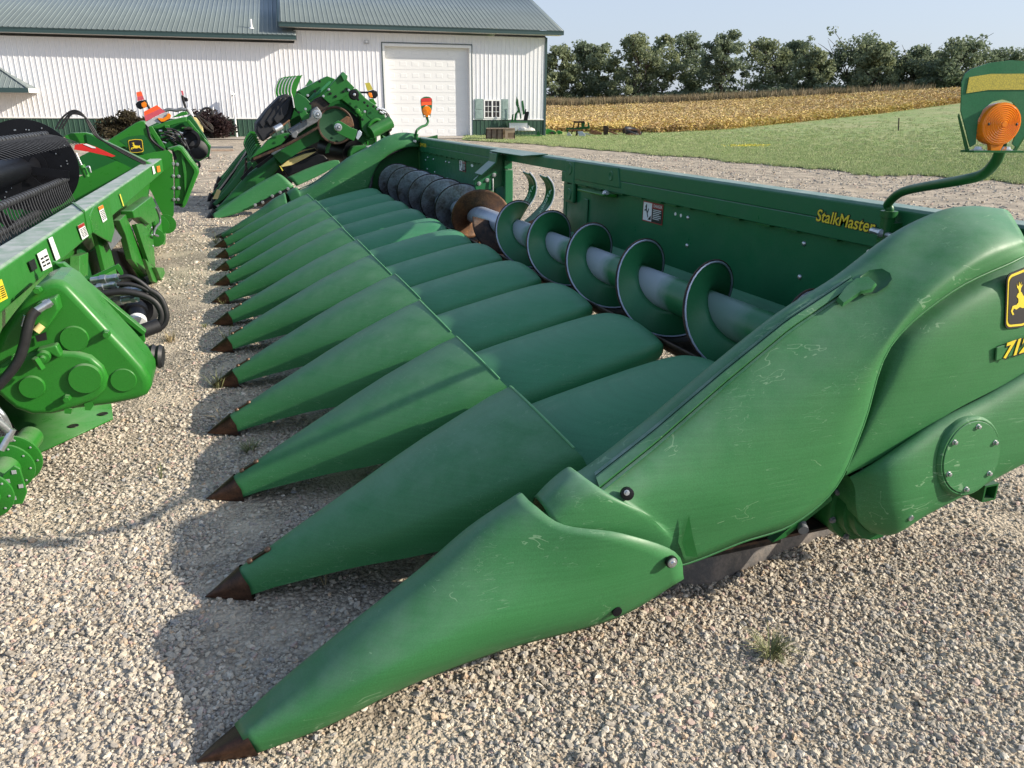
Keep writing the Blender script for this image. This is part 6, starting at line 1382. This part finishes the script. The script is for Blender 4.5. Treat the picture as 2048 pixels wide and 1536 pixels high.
for k in range(8):
    dx, dy = -9*k, -21*k; pts = [(485+dx, 945+dy), (508+dx, 880+dy), (548+dx, 828+dy), (600+dx, 838+dy), (560+dx, 900+dy)]
    o = poly(gc, 'crop_guard', M['paint'], A4(pts), Yf(YC+.2+.3*k), Vector((0, .012, 0)), 0, True, 0)
    hose(o, 'guard_edge', M['poly'], [PY(400+x/4.8, 120+y/4.8, YC+.19+.3*k) for x, y in ((500+dx, 1000+dy), (485+dx, 945+dy), (508+dx, 880+dy), (548+dx, 828+dy))], .010)
poly(gc, 'wing_arm', M['paint_mid'], A4([(480, 950), (560, 850), (590, 838), (650, 770), (700, 735), (820, 700), (870, 705), (845, 740), (780, 810), (640, 870)]), Yf(YC+.1), Vector((0, .15, 0)), .01)
mb = MB()
for k in range(44):
    t = k/43; q = PY(400+(520+t*610)/4.8, 120+(945-t*300+18*math.sin(PI*t))/4.8, YC+.06); mb.box((q.x-.012, q.y-.03, q.z-.018), (q.x+.012, q.y+.03, q.z+.018))
mb.build('gathering_chain', M['rust_dark'], gc, 0)
poly(gc, 'chain_rail', M['dark_metal'], A4([(480, 960), (640, 880), (860, 790), (1125, 640), (1135, 660), (870, 815), (650, 905), (500, 985)]), Yf(YC+.09), Vector((0, .06, 0)))
poly(gc, 'gear_case', M['cast'], A7([(270, 930), (400, 850), (620, 720), (640, 620), (720, 558), (775, 620), (790, 720), (740, 790), (560, 890), (480, 950), (400, 1010), (340, 1000)]), Yf(YC+.12), Vector((0, .25, 0)), .015)
poly(gc, 'gear_case', M['cast'], A7([(320, 970), (400, 930), (440, 960), (400, 1050), (345, 1040)]), Yf(YC+.05), Vector((0, .12, 0)), .01)
cyl(gc, 'drive_yoke', M['steel'], PY(540+70/7.68, 140+920/7.68, YC-.02), PY(540+180/7.68, 140+860/7.68, YC+.02), .05, 10); cyl(gc, 'drive_shaft', M['rust'], PY(540+0/7.68, 140+1000/7.68, YC), PY(540+300/7.68, 140+770/7.68, YC+.1), .014, 8)
for x, y, r_, yy in ((724, 684, 62, YC), (1286, 380, 68, YC), (1046, 880, 52, YC-.25)):
    c = PY(540+x/7.68, 140+y/7.68, yy); rr_m = (PY(540+(x+r_)/7.68, 140+y/7.68, yy)-c).length; mb = MB(); mb.lathe(c, (0, -1, 0), ((-.02, rr_m*1.15), (.02, rr_m*1.15), (.021, rr_m), (.06, rr_m*.9), (.061, rr_m*.55), (.04, rr_m*.5)), 24); bh = mb.build('bearing', M['steel'] if x != 1286 else M['black'], gc); mb = MB(); mb.lathe(c, (0, -1, 0), ((.04, rr_m*.42), (.075, rr_m*.35), (.08, rr_m*.1)), 6); mb.build('bearing_nut', M['steel'], bh)
poly(gc, 'latch_plate', M['paint_mid'], A7([(452, 640), (540, 622), (565, 650), (612, 720), (590, 750), (500, 775), (455, 700)]), Yf(YC+.05), Vector((0, .03, 0)), .005)
poly(gc, 'wing_bulkhead', M['paint_dark'], A7([(360, 420), (430, 350), (560, 430), (640, 520), (640, 640), (600, 660), (420, 640), (370, 560)]), Yf(YC+.3), Vector((0, .3, 0)), .01)
poly(gc, 'wing_frame', M['paint_mid'], A7([(418, 330), (880, 93), (1005, 140), (960, 250), (800, 330), (700, 370), (540, 440), (500, 420)]), Yf(YC+.7), Vector((0, .4, 0)), .01)
poly(gc, 'wing_frame', M['paint_dark'], A7([(450, 330), (615, 245), (690, 300), (560, 420), (500, 410)]), Yf(YC+.68), Vector((0, .02, 0)))
poly(gc, 'wing_frame', M['poly'], A7([(540, 250), (612, 140), (662, 185), (640, 225)]), Yf(YC+1.2), Vector((0, .05, 0)))
poly(gc, 'wing_rail', M['poly_cover'], A7([(560, 470), (690, 345), (720, 350), (900, 180), (940, 170), (930, 200), (760, 370), (600, 480)]), Yf(YC+.55), Vector((0, .08, 0)), .006)
poly(gc, 'gear_case', M['dark_metal'], A7([(620, 520), (700, 440), (790, 400), (930, 520), (900, 560), (790, 640), (700, 560), (640, 640)]), Yf(YC+.3), Vector((0, .2, 0)), .01)
poly(gc, 'wing_panel', M['paint_mid'], A7([(795, 412), (960, 200), (1122, 25), (1195, 92), (1182, 150), (1300, 268), (1240, 330), (1100, 450), (990, 480), (925, 525)]), Yf(YC+.25), Vector((0, .12, 0)), .006)
poly(gc, 'wing_panel', M['poly'], A7([(1085, 68), (1122, 27), (1195, 92), (1140, 168)]), Yf(YC+.20), Vector((0, .05, 0)), .004)
poly(gc, 'hinge_arm', M['paint_mid'], A7([(1000, 480), (1100, 400), (1240, 290), (1330, 285), (1480, 440), (1600, 520), (1740, 640), (1790, 760), (1855, 800), (1860, 850), (1700, 930), (1500, 1040), (1450, 960), (1400, 880), (1390, 700), (1250, 570), (1100, 455)]), Yf(YC+.30), Vector((0, .35, 0)), .012)
poly(gc, 'pocket_shade', M['paint_dark'], A7([(1480, 620), (1550, 580), (1770, 750), (1775, 780), (1700, 790), (1560, 760), (1490, 700)]), Yf(YC+.294), Vector((0, .01, 0))); poly(gc, 'pocket_shade', M['paint_dark'], A7([(1410, 910), (1500, 850), (1520, 920), (1450, 945)]), Yf(YC+.294), Vector((0, .01, 0)))  # dark plates on the arm paint the shade of its pockets
hose(gc, 'arm_rib', M['paint'], [PY(540+a/7.68, 140+b/7.68, YC+.28) for a, b in ((1530, 960), (1515, 870), (1560, 800), (1640, 765), (1710, 800), (1720, 850))], .03)
cyl(gc, 'hinge_tube', M['paint_mid'], PY(540+1545/7.68, 140+965/7.68, YC+.2), PY(540+1850/7.68, 140+800/7.68, YC+.3), .10, 18)
for x, y in ((1345, 632), (1385, 675)): mb = MB(); mb.lathe(PY(540+x/7.68, 140+y/7.68, YC+.29), (0, -1, 0), ((0, .045), (.03, .04), (.04, .02)), 14); mb.build('pin', M['paint'], gc)
# cross-auger disc at the open end, with its carrier
c = PY(540+1005/7.68, 140+850/7.68, YC+.15); rd = (PY(540+1268/7.68, 140+850/7.68, YC+.15)-c).length
mb = MB(); mb.lathe(c, (0, -1, 0), ((-.30, rd*.97), (.0, rd), (.012, rd), (.008, rd*.93), (-.02, rd*.45), (-.03, .02)), 48); dd = mb.build('auger_flight', M['flight_shaded'], gc, 35)
mb = MB(); mb.tube([c+Vector((rd*math.cos(a), -.010, rd*math.sin(a))) for a in [R(k*7.5) for k in range(49)]], .020, 6, False); mb.build('worn_edge', M['rust_dark'], dd)
poly(gc, 'auger_paddle', M['rust'], A7([(1070, 780), (1180, 705), (1260, 740), (1290, 860), (1200, 890), (1120, 830)]), Yf(YC+.05), Vector((0, .02, 0)), .004)
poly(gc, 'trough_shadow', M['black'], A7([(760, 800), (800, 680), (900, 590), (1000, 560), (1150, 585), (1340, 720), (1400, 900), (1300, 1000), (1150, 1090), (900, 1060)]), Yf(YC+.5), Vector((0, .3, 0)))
poly(gc, 'auger_carrier', M['paint_mid'], A7([(975, 870), (990, 810), (1045, 775), (1110, 800), (1240, 880), (1345, 920), (1320, 1010), (1285, 1092), (1225, 1060), (1150, 1030), (1010, 955), (985, 920)]), Yf(YC-.2), Vector((0, .04, 0)), .008)
poly(gc, 'shim_plate', M['worn_steel'], A7([(1350, 940), (1380, 922), (1412, 960), (1405, 1000), (1350, 1075), (1318, 1045)]), Yf(YC-.1), Vector((0, .02, 0)), .004)
# lower cross auger, its end plate and the frame below the hinge
cyl(gc, 'auger_tube', M['black'], PY(540+900/7.68, 140+1210/7.68, YC+1.2), PY(540+1300/7.68, 140+1290/7.68, YC+.4), .22, 24)
poly(gc, 'auger_flight', M['poly'], A7([(850, 1285), (855, 1200), (890, 1130), (960, 1100), (925, 1170), (905, 1270)]), Yf(YC+.5), Vector((0, .02, 0)), .003)
poly(gc, 'end_plate', M['paint_mid'], A7([(1222, 1335), (1228, 1250), (1275, 1180), (1330, 1165), (1480, 1155), (1600, 1165), (1480, 1240), (1340, 1310), (1245, 1360)]), Yf(YC+.1), Vector((0, .25, 0)), .015)
poly(gc, 'frame_block', M['paint_dark'], A7([(1330, 1130), (1400, 880), (1480, 1040), (1620, 980), (1840, 900), (1850, 1060), (1750, 1140), (1560, 1160)]), Yf(YC+.5), Vector((0, .3, 0)))
poly(gc, 'frame_block', M['paint'], A7([(1480, 1075), (1590, 1060), (1600, 1150), (1490, 1155)]), Yf(YC+.3), Vector((0, .1, 0)), .006)
lp = poly(gc, 'label_plate', M['paint'], A7([(1610, 1000), (1700, 980), (1710, 1130), (1620, 1140)]), Yf(YC+.25), Vector((0, .03, 0)), .004); poly(lp, 'warning_label', M['decal_white'], A7([(1640, 1012), (1695, 1008), (1697, 1095), (1642, 1098)]), Yf(YC+.245), Vector((0, .004, 0)))
poly(gc, 'end_frame', M['poly'], A7([(1720, 1000), (1745, 1010), (1850, 1060), (1800, 1075), (1735, 1050)]), Yf(YC+.4), Vector((0, .1, 0)), .01)
poly(gc, 'casting', M['galv'], A7([(1475, 1175), (1560, 1150), (1600, 1170), (1570, 1200), (1500, 1215)]), Yf(YC), Vector((0, .06, 0)), .008)
# lamp and hoses
mk = poly(gc, 'marker_plate', M['tape'], A7([(1458, 202), (1530, 192), (1582, 298), (1500, 325)]), Yf(YC+.8), Vector((0, .012, 0)), 0, True, 0)
poly(mk, 'lamp_housing', M['black'], A7([(1500, 330), (1590, 305), (1650, 330), (1662, 390), (1620, 440), (1540, 430), (1505, 370)]), Yf(YC+.8), Vector((0, .1, 0)), .012); poly(mk, 'amber_lamp', M['amber'], A7([(1510, 345), (1560, 350), (1580, 420), (1540, 428), (1512, 390)]), Yf(YC+.77), Vector((0, .03, 0)), .006)
cyl(mk, 'marker_arm', M['black'], PY(540+1380/7.68, 140+345/7.68, YC+.82), PY(540+1500/7.68, 140+345/7.68, YC+.82), .016, 8); poly(mk, 'lamp_mount', M['paint'], A7([(1530, 440), (1590, 440), (1640, 520), (1600, 545), (1540, 500)]), Yf(YC+.8), Vector((0, .06, 0)), .006)
for k in range(5): hose(gc, 'hydraulic_hose', M['rubber'], [PY(540+(a+rb.uniform(-14, 14))/7.68, 140+(b+rb.uniform(-10, 10))/7.68, YC+.4+.04*k) for a, b in ((1545, 530), (1620, 570), (1700, 600), (1760, 640), (1810, 700), (1840, 780), (1850, 900), (1820, 960), (1840, 1040))], .016)
for k in range(6): a = PY(540+rb.uniform(1560, 1740)/7.68, 140+rb.uniform(540, 640)/7.68, YC+.3); cyl(gc, 'hose_fitting', M['steel'], a, a+Vector((.06, 0, -.03)), .02, 8)

for k, (x, y) in enumerate(((905, 300), (930, 360), (1010, 405), (820, 402), (1130, 330), (1180, 290), (1210, 310), (1450, 500), (1500, 550), (1455, 640), (1420, 760), (1355, 455), (1140, 975), (1230, 900), (1290, 960), (1180, 1000), (240, 945), (235, 1030), (190, 950), (440, 650), (478, 795), (545, 600), (620, 515), (690, 328), (580, 390), (760, 175), (1590, 560), (1650, 600))):
    mb = MB(); mb.bolt(PY(540+x/7.68, 140+y/7.68, YC+.02 if x < 700 or y > 870 else YC+.24), (0, -1, 0), .014, .012); mb.build('bolt', M['steel'] if k % 3 == 0 else M['black'], gc)
# ------------------------------------------------------------------ odds and ends beside the shop
def ground(u, v): return PT(u, v)
def at_depth(u, v, q, f=None):      # point on the upright plane through q that faces the camera squarely
    n = Vector((q.x-CAM.x, q.y-CAM.y, 0)).normalized(); return on_plane(u, v, q, n)
M['rust_bright'] = rusty('sunlit_rust', (.16, .075, .04), (.34, .16, .08), .7, .1, 12)  # rust lightened in the colour to stand for sun on its faces
M['wood'] = plain('weathered_wood', (.30, .22, .16), .85, 0, .3, 8)
M['wood_new'] = plain('pale_plywood', (.45, .33, .22), .8, 0, .15, 5)
M['tarp'] = plain('dirty_white_sacks', (.60, .58, .53), .8, 0, .2, 5, .3, .6)
def qd(par, name, m, px, q, depth, bv=0, sm=0):
    n = Vector((q.x-CAM.x, q.y-CAM.y, 0)).normalized(); return poly(par, name, m, px, lambda u, v: on_plane(u, v, q, n), n*depth, bv, True, sm)
S9 = lambda pts: [(940+x/5.689, 170+y/5.689) for x, y in pts]
def wall_pt(u, n):
    s_, _ = WS(u, 262, n); q = WW(s_, n, 0); q.z = terrain(q.x, q.y); return q
# crate
q = ground(985, 281.5); cr = thing('wooden_crate', 'weathered open wooden crate with a pale end panel standing by the window', 'crate')
for k, (x0, x1) in enumerate(((178, 192), (238, 252), (300, 314), (360, 374), (498, 512))): qd(cr, 'post', M['rust_dark'], S9([(x0, 500), (x1, 500), (x1, 636), (x0, 632)]), q, .05)
for y0, y1 in ((500, 545), (552, 598), (604, 630)): qd(cr, 'side_board', M['wood'], S9([(190, y0), (362, y0), (362, y1), (190, y1)]), q+Vector((0, .06, 0)), .03)
qd(cr, 'end_panel', M['wood_new'], S9([(400, 502), (510, 502), (510, 540), (430, 545), (430, 600), (500, 600), (510, 612), (500, 630), (400, 630)]), q-Vector((0, .01, 0)), .03); qd(cr, 'top_rail', M['wood'], S9([(185, 492), (512, 492), (512, 502), (185, 502)]), q-Vector((0, .03, 0)), .8)
qd(cr, 'back_board', M['wood'], S9([(185, 500), (510, 500), (510, 620), (185, 620)]), q+Vector((.2, .8, 0)), .03)
# bin with green parts
q = wall_pt(1043, .8); bn = thing('parts_bin', 'white slatted bin with a green rim holding upright green machine parts', 'bin')
for k in range(7): x0 = 445+k*30; qd(bn, 'slat', M['white'], S9([(x0, 428), (x0+27, 428), (x0+30+k*.5, 520), (x0+6+k*.5, 520)]), q, .04)
qd(bn, 'rim', M['poly'], S9([(438, 416), (652, 416), (652, 428), (440, 428)]), q-Vector((0, .03, 0)), .6); qd(bn, 'back_panel', M['white'], S9([(450, 424), (650, 424), (650, 520), (460, 520)]), q+Vector((.2, .6, 0)), .03)
q2 = q+Vector((.05, .25, 0))
gp = thing('machine_parts', 'upright dark green machine arms sticking out of the white slatted bin', 'machine part')
for pts in ([(468, 416), (480, 335), (498, 330), (490, 416)], [(500, 400), (508, 330), (550, 280), (556, 300), (530, 345), (525, 416), (505, 416)], [(552, 260), (560, 230), (582, 370), (572, 392)], [(520, 200), (530, 130), (548, 170), (556, 240), (540, 262), (522, 225)], [(535, 240), (552, 250), (565, 300), (552, 330)]): qd(gp, 'lift_arm', M['paint_dark'], S9(pts), q2, .05)
fr = thing('panel_frame', 'tall narrow green panel leaning against the white wall above the bin', 'panel')
qd(fr, 'panel', M['poly'], S9([(584, 185), (606, 172), (626, 330), (598, 340)]), q2+Vector((0, .2, 0)), .03)
bp = thing('black_shroud', 'dark plastic shroud standing in the bin beside the green panel', 'machine part'); qd(bp, 'shroud', M['black'], S9([(608, 400), (622, 330), (628, 270), (640, 275), (638, 305), (660, 300), (672, 310), (655, 405)]), q2, .1)
# sacks and green beam
q = wall_pt(1052, 1.3)
mb = MB(); rr = random.Random(2); c = at_depth(1052, 262, q)
rows = []
for i in range(25):
    t = -1+2*i/24; rows.append([c+RIGHT*(t*.46)+Vector((0, math.cos(a)*.22*(1-t*t*.6), (.02+math.sin(a)*.17*(1-t**4*.7))*(1+.9*noise.noise(Vector((t*4.2, a*2.0, 3)))+.5*noise.noise(Vector((t*9, a*4.0, 7)))))) for a in [R(-20+k*25) for k in range(9)]])
mb.grid(rows); sk_ = mb.build('white_sacks', M['tarp'], None, 60); tag(sk_, 'crumpled dirty white sacks heaped on the green beam by the wall', 'sack')
gbm = thing('green_beam', 'long bright green machine beam lying on the grass against the wainscot', 'machine part'); qd(gbm, 'beam', M['paint'], S9([(525, 575), (818, 570), (822, 595), (525, 600)]), q, .25, .02); qd(gbm, 'end_bracket', M['paint_dark'], S9([(760, 540), (785, 520), (800, 570), (765, 572)]), q+Vector((0, .1, 0)), .05)
# pile right of the corner
q = ground(1110, 271); pl_ = thing('scrap_pile', 'low heap of bright green machine castings right of the shop corner', 'machine part')
for pts, m_ in (([(862, 505), (890, 498), (920, 510), (960, 520), (990, 545), (950, 575), (880, 565), (862, 560)], M['paint']), ([(985, 530), (1010, 515), (1055, 535), (1050, 560), (1000, 562)], M['paint']), ([(900, 540), (940, 530), (970, 550), (930, 560)], M['dark_metal'])): qd(pl_, 'casting', m_, S9(pts), q+Vector((0, rr.uniform(-.1, .1), 0)), .3, .02)
st_ = thing('stone_slab', 'pale broken slabs lying under the green castings', 'slab'); qd(st_, 'slab', M['concrete'], S9([(868, 568), (930, 575), (1040, 572), (1030, 600), (880, 592)]), q-Vector((0, .15, 0)), .3, .02)
# plough
q = ground(1152, 274); pw = thing('old_plough', 'old green and rusty plough with grey mouldboards standing in the grass', 'plough')
for name, m_, pts, dp in (('frame', M['rust_dark'], [(1175, 412), (1300, 410), (1312, 432), (1180, 432)], .4), ('post', M['rust_dark'], [(1180, 430), (1192, 430), (1162, 560), (1148, 555)], .08), ('post', M['rust_dark'], [(1232, 430), (1246, 430), (1225, 580), (1208, 590), (1195, 590)], .08), ('beam', M['paint_dark'], [(1092, 485), (1180, 490), (1340, 470), (1362, 480), (1340, 495), (1230, 510), (1110, 505)], .12), ('bracket', M['paint_dark'], [(1265, 430), (1310, 432), (1300, 475), (1268, 478)], .1), ('handle', M['paint_dark'], [(1335, 425), (1350, 418), (1365, 480), (1360, 505), (1345, 500)], .06), ('coulter', M['paint_dark'], [(1092, 490), (1105, 488), (1128, 560), (1115, 570)], .05), ('mouldboard', M['galv'], [(1100, 560), (1122, 535), (1150, 560), (1172, 600), (1120, 605), (1105, 590)], .06), ('mouldboard', M['worn_steel'], [(1225, 530), (1275, 525), (1310, 560), (1318, 602), (1270, 605), (1235, 570)], .06), ('brace', M['rust_bright'], [(1148, 505), (1230, 505), (1230, 518), (1148, 520)], .06)): qd(pw, name, m_, S9(pts), q+Vector((0, rr.uniform(-.25, .25), 0)), dp, .008)
# rusty frame with tyre
q = ground(1240, 272); rf = thing('rusty_frame', 'rusty implement frame with bent brown plates lying at the edge of the bean field', 'scrap metal')
for m_, pts, dp in ((M['rust_bright'], [(1350, 552), (1385, 508), (1510, 548), (1480, 580), (1440, 578), (1400, 560)], .08), (M['rust_dark'], [(1515, 460), (1570, 468), (1580, 500), (1565, 580), (1540, 590), (1518, 560)], .3), (M['rust_bright'], [(1580, 498), (1930, 502), (1930, 518), (1580, 514)], .08), (M['rust_bright'], [(1905, 512), (1935, 512), (1945, 592), (1915, 590)], .08), (M['rust_bright'], [(1600, 520), (1690, 560), (1680, 575), (1570, 530)], .08), (M['rust_bright'], [(1690, 580), (1940, 585), (1940, 598), (1700, 592)], .08), (M['rust_bright'], [(1740, 575), (1830, 545), (1905, 575), (1880, 590), (1760, 588)], .04), (M['rust_dark'], [(1735, 490), (1765, 492), (1772, 550), (1740, 555)], .1)): qd(rf, 'frame_bar' if dp > .05 else 'bent_plate', m_, S9(pts), q+Vector((0, rr.uniform(-.3, .3), 0)), dp, .01)
wh = thing('pale_bar', 'pale flat bar lying slanted between the plough and the rusty frame', 'scrap metal'); qd(wh, 'bar', M['galv'], S9([(1300, 545), (1320, 545), (1430, 580), (1420, 588), (1310, 556)]), q, .1)
c = at_depth(1264, 265, q)+Vector((.3, .5, 0)); nn = Vector((.15, -.35, .9)).normalized(); mb = MB(); u1 = nn.orthogonal().normalized(); w1 = nn.cross(u1); rows = []
for k in range(33):
    a = 2*PI*k/32; e = u1*math.cos(a)+w1*math.sin(a); rows.append([c+e*(.40+.13*math.cos(b))+nn*.15*math.sin(b) for b in [2*PI*j/12 for j in range(12)]])
mb.grid(rows, True); ty = thing('tyre_casing', 'black farm tyre lying tilted behind the rusty frame', 'tyre'); tyo = mb.build('tyre_carcass', M['rubber'], ty, 50)
for k in range(24):
    a = 2*PI*k/24; e = u1*math.cos(a)+w1*math.sin(a); e2 = u1*math.cos(a+.12)+w1*math.sin(a+.12); mb = MB(); mb.bar(c+e*.53-nn*.0, c+e2*.5+nn*.14, .035, .03, e); mb.build('tread_lug', M['rubber'], tyo, 0)
# post in the lawn, boards on the gravel, yellow flowers
q = ground(1797, 262); mb = MB(); tp = at_depth(1798, 236, q); mb.tube([q-Vector((0, 0, .1)), tp], .035, 8); tag(mb.build('marker_post', M['dark_metal'], None), 'thin dark steel post standing alone in the lawn', 'post')
for (u, v, l, w1_), lb in zip(((441, 296.5, .95, .14), (445, 302.5, .80, .12), (438, 343, .55, .05)), ('darker flat board lying on the gravel, the farther of two', 'reddish flat board lying on the gravel, the nearer of two', 'thin stick of wood lying on the gravel left of the folded corn header')):
    q = ground(u, v); mb = MB(); mb.box((q.x-l/2, q.y-w1_/2, q.z+.004), (q.x+l/2, q.y+w1_/2, q.z+.07 if l > .6 else q.z+.03)); tag(bevel(mb.build('loose_board', M['wood'] if v > 300 else M['cast'], None), .006), lb, 'board')
M['flower'] = plain('yellow_flowers', (.70, .62, .08), .7, 0, .2)
q = ground(1495, 294); P_, S_, T_, I_ = [], [], [], []
for k in range(150):
    x, y = q.x+rr.gauss(0, .5), q.y+rr.gauss(0, .35); s = rr.uniform(.05, .09); P_.append((x, y, terrain(x, y)+.07)); S_.append((s, s, s)); T_.append((rr.gauss(0, .3), rr.gauss(0, .3), rr.uniform(0, 6))); I_.append(rr.randrange(3))
fo = gn_scatter('yellow_flowers', P_, S_, T_, leaf_shapes(M['flower'], 5, .4, 90), M['flower'], 'stuff', I_)
# weeds growing through the gravel
M['weed'] = plain('weed_blades', (.19, .20, .085), .7, 0, .35, 30); M['weed_dry'] = plain('dry_stalks', (.34, .27, .15), .8, 0, .25, 30)
def weed(u, v, r_, h, n, lb, m_, seedv, lean=.7):
    q = PZ(u, v, 0.0); rr = random.Random(seedv); mb = MB()
    for _ in range(n):
        a = rr.uniform(0, 6.28); b = Vector((math.cos(a), math.sin(a), 0)); p0 = q+b*rr.uniform(0, r_*.35); l = h*rr.uniform(.5, 1.15); k = lean*rr.uniform(.4, 1.3)
        p1 = p0+b*l*k*.4+Vector((0, 0, l*.6)); p2 = p0+b*l*k+Vector((0, 0, l*rr.uniform(.5, .95))); s = Vector((-b.y, b.x, 0))*(.0013 if n > 100 else .002)
        mb.add((p0-s, p0+s, p1+s, p1-s, p2), ((0, 1, 2, 3), (3, 2, 4)))
    o = mb.build('weed_tuft', m_, None, 0); tag(o, lb, 'weed'); return o
weed(1540, 1312, .10, .075, 120, 'spreading green grass tuft in the gravel at lower right', M['weed'], 1, 1.1)
weed(435, 775, .10, .12, 40, 'green weed around the brown tip of the fifth snout', M['weed'], 2)
weed(455, 692, .05, .16, 16, 'spindly weed in front of the sixth snout tip', M['weed'], 3, .5); weed(450, 858, .05, .11, 9, 'dry bent stalk looped over the fourth snout tip', M['weed_dry'], 4, .8)
weed(340, 682, .14, .07, 60, 'pale grass patch on the gravel right of the bellows', M['weed_dry'], 5, .9); weed(500, 900, .10, .05, 70, 'flat green weed in the shade between two near snouts', M['weed'], 6, 1.2)
weed(322, 960, .04, .10, 8, 'thin single grass stem on the gravel left of the third snout tip', M['weed'], 7, .4); weed(410, 655, .06, .05, 24, 'small weed beside the seventh snout tip', M['weed'], 8, .9); weed(650, 1170, .02, .10, 5, 'few thin blades leaning on the second snout', M['weed_dry'], 9, .4)
weed(432, 487, .08, .14, 24, 'small weed by the twelfth snout tip', M['weed'], 10, .6); weed(445, 608, .06, .07, 24, 'yellow-green weed by the eighth snout tip', M['weed'], 11, .7)
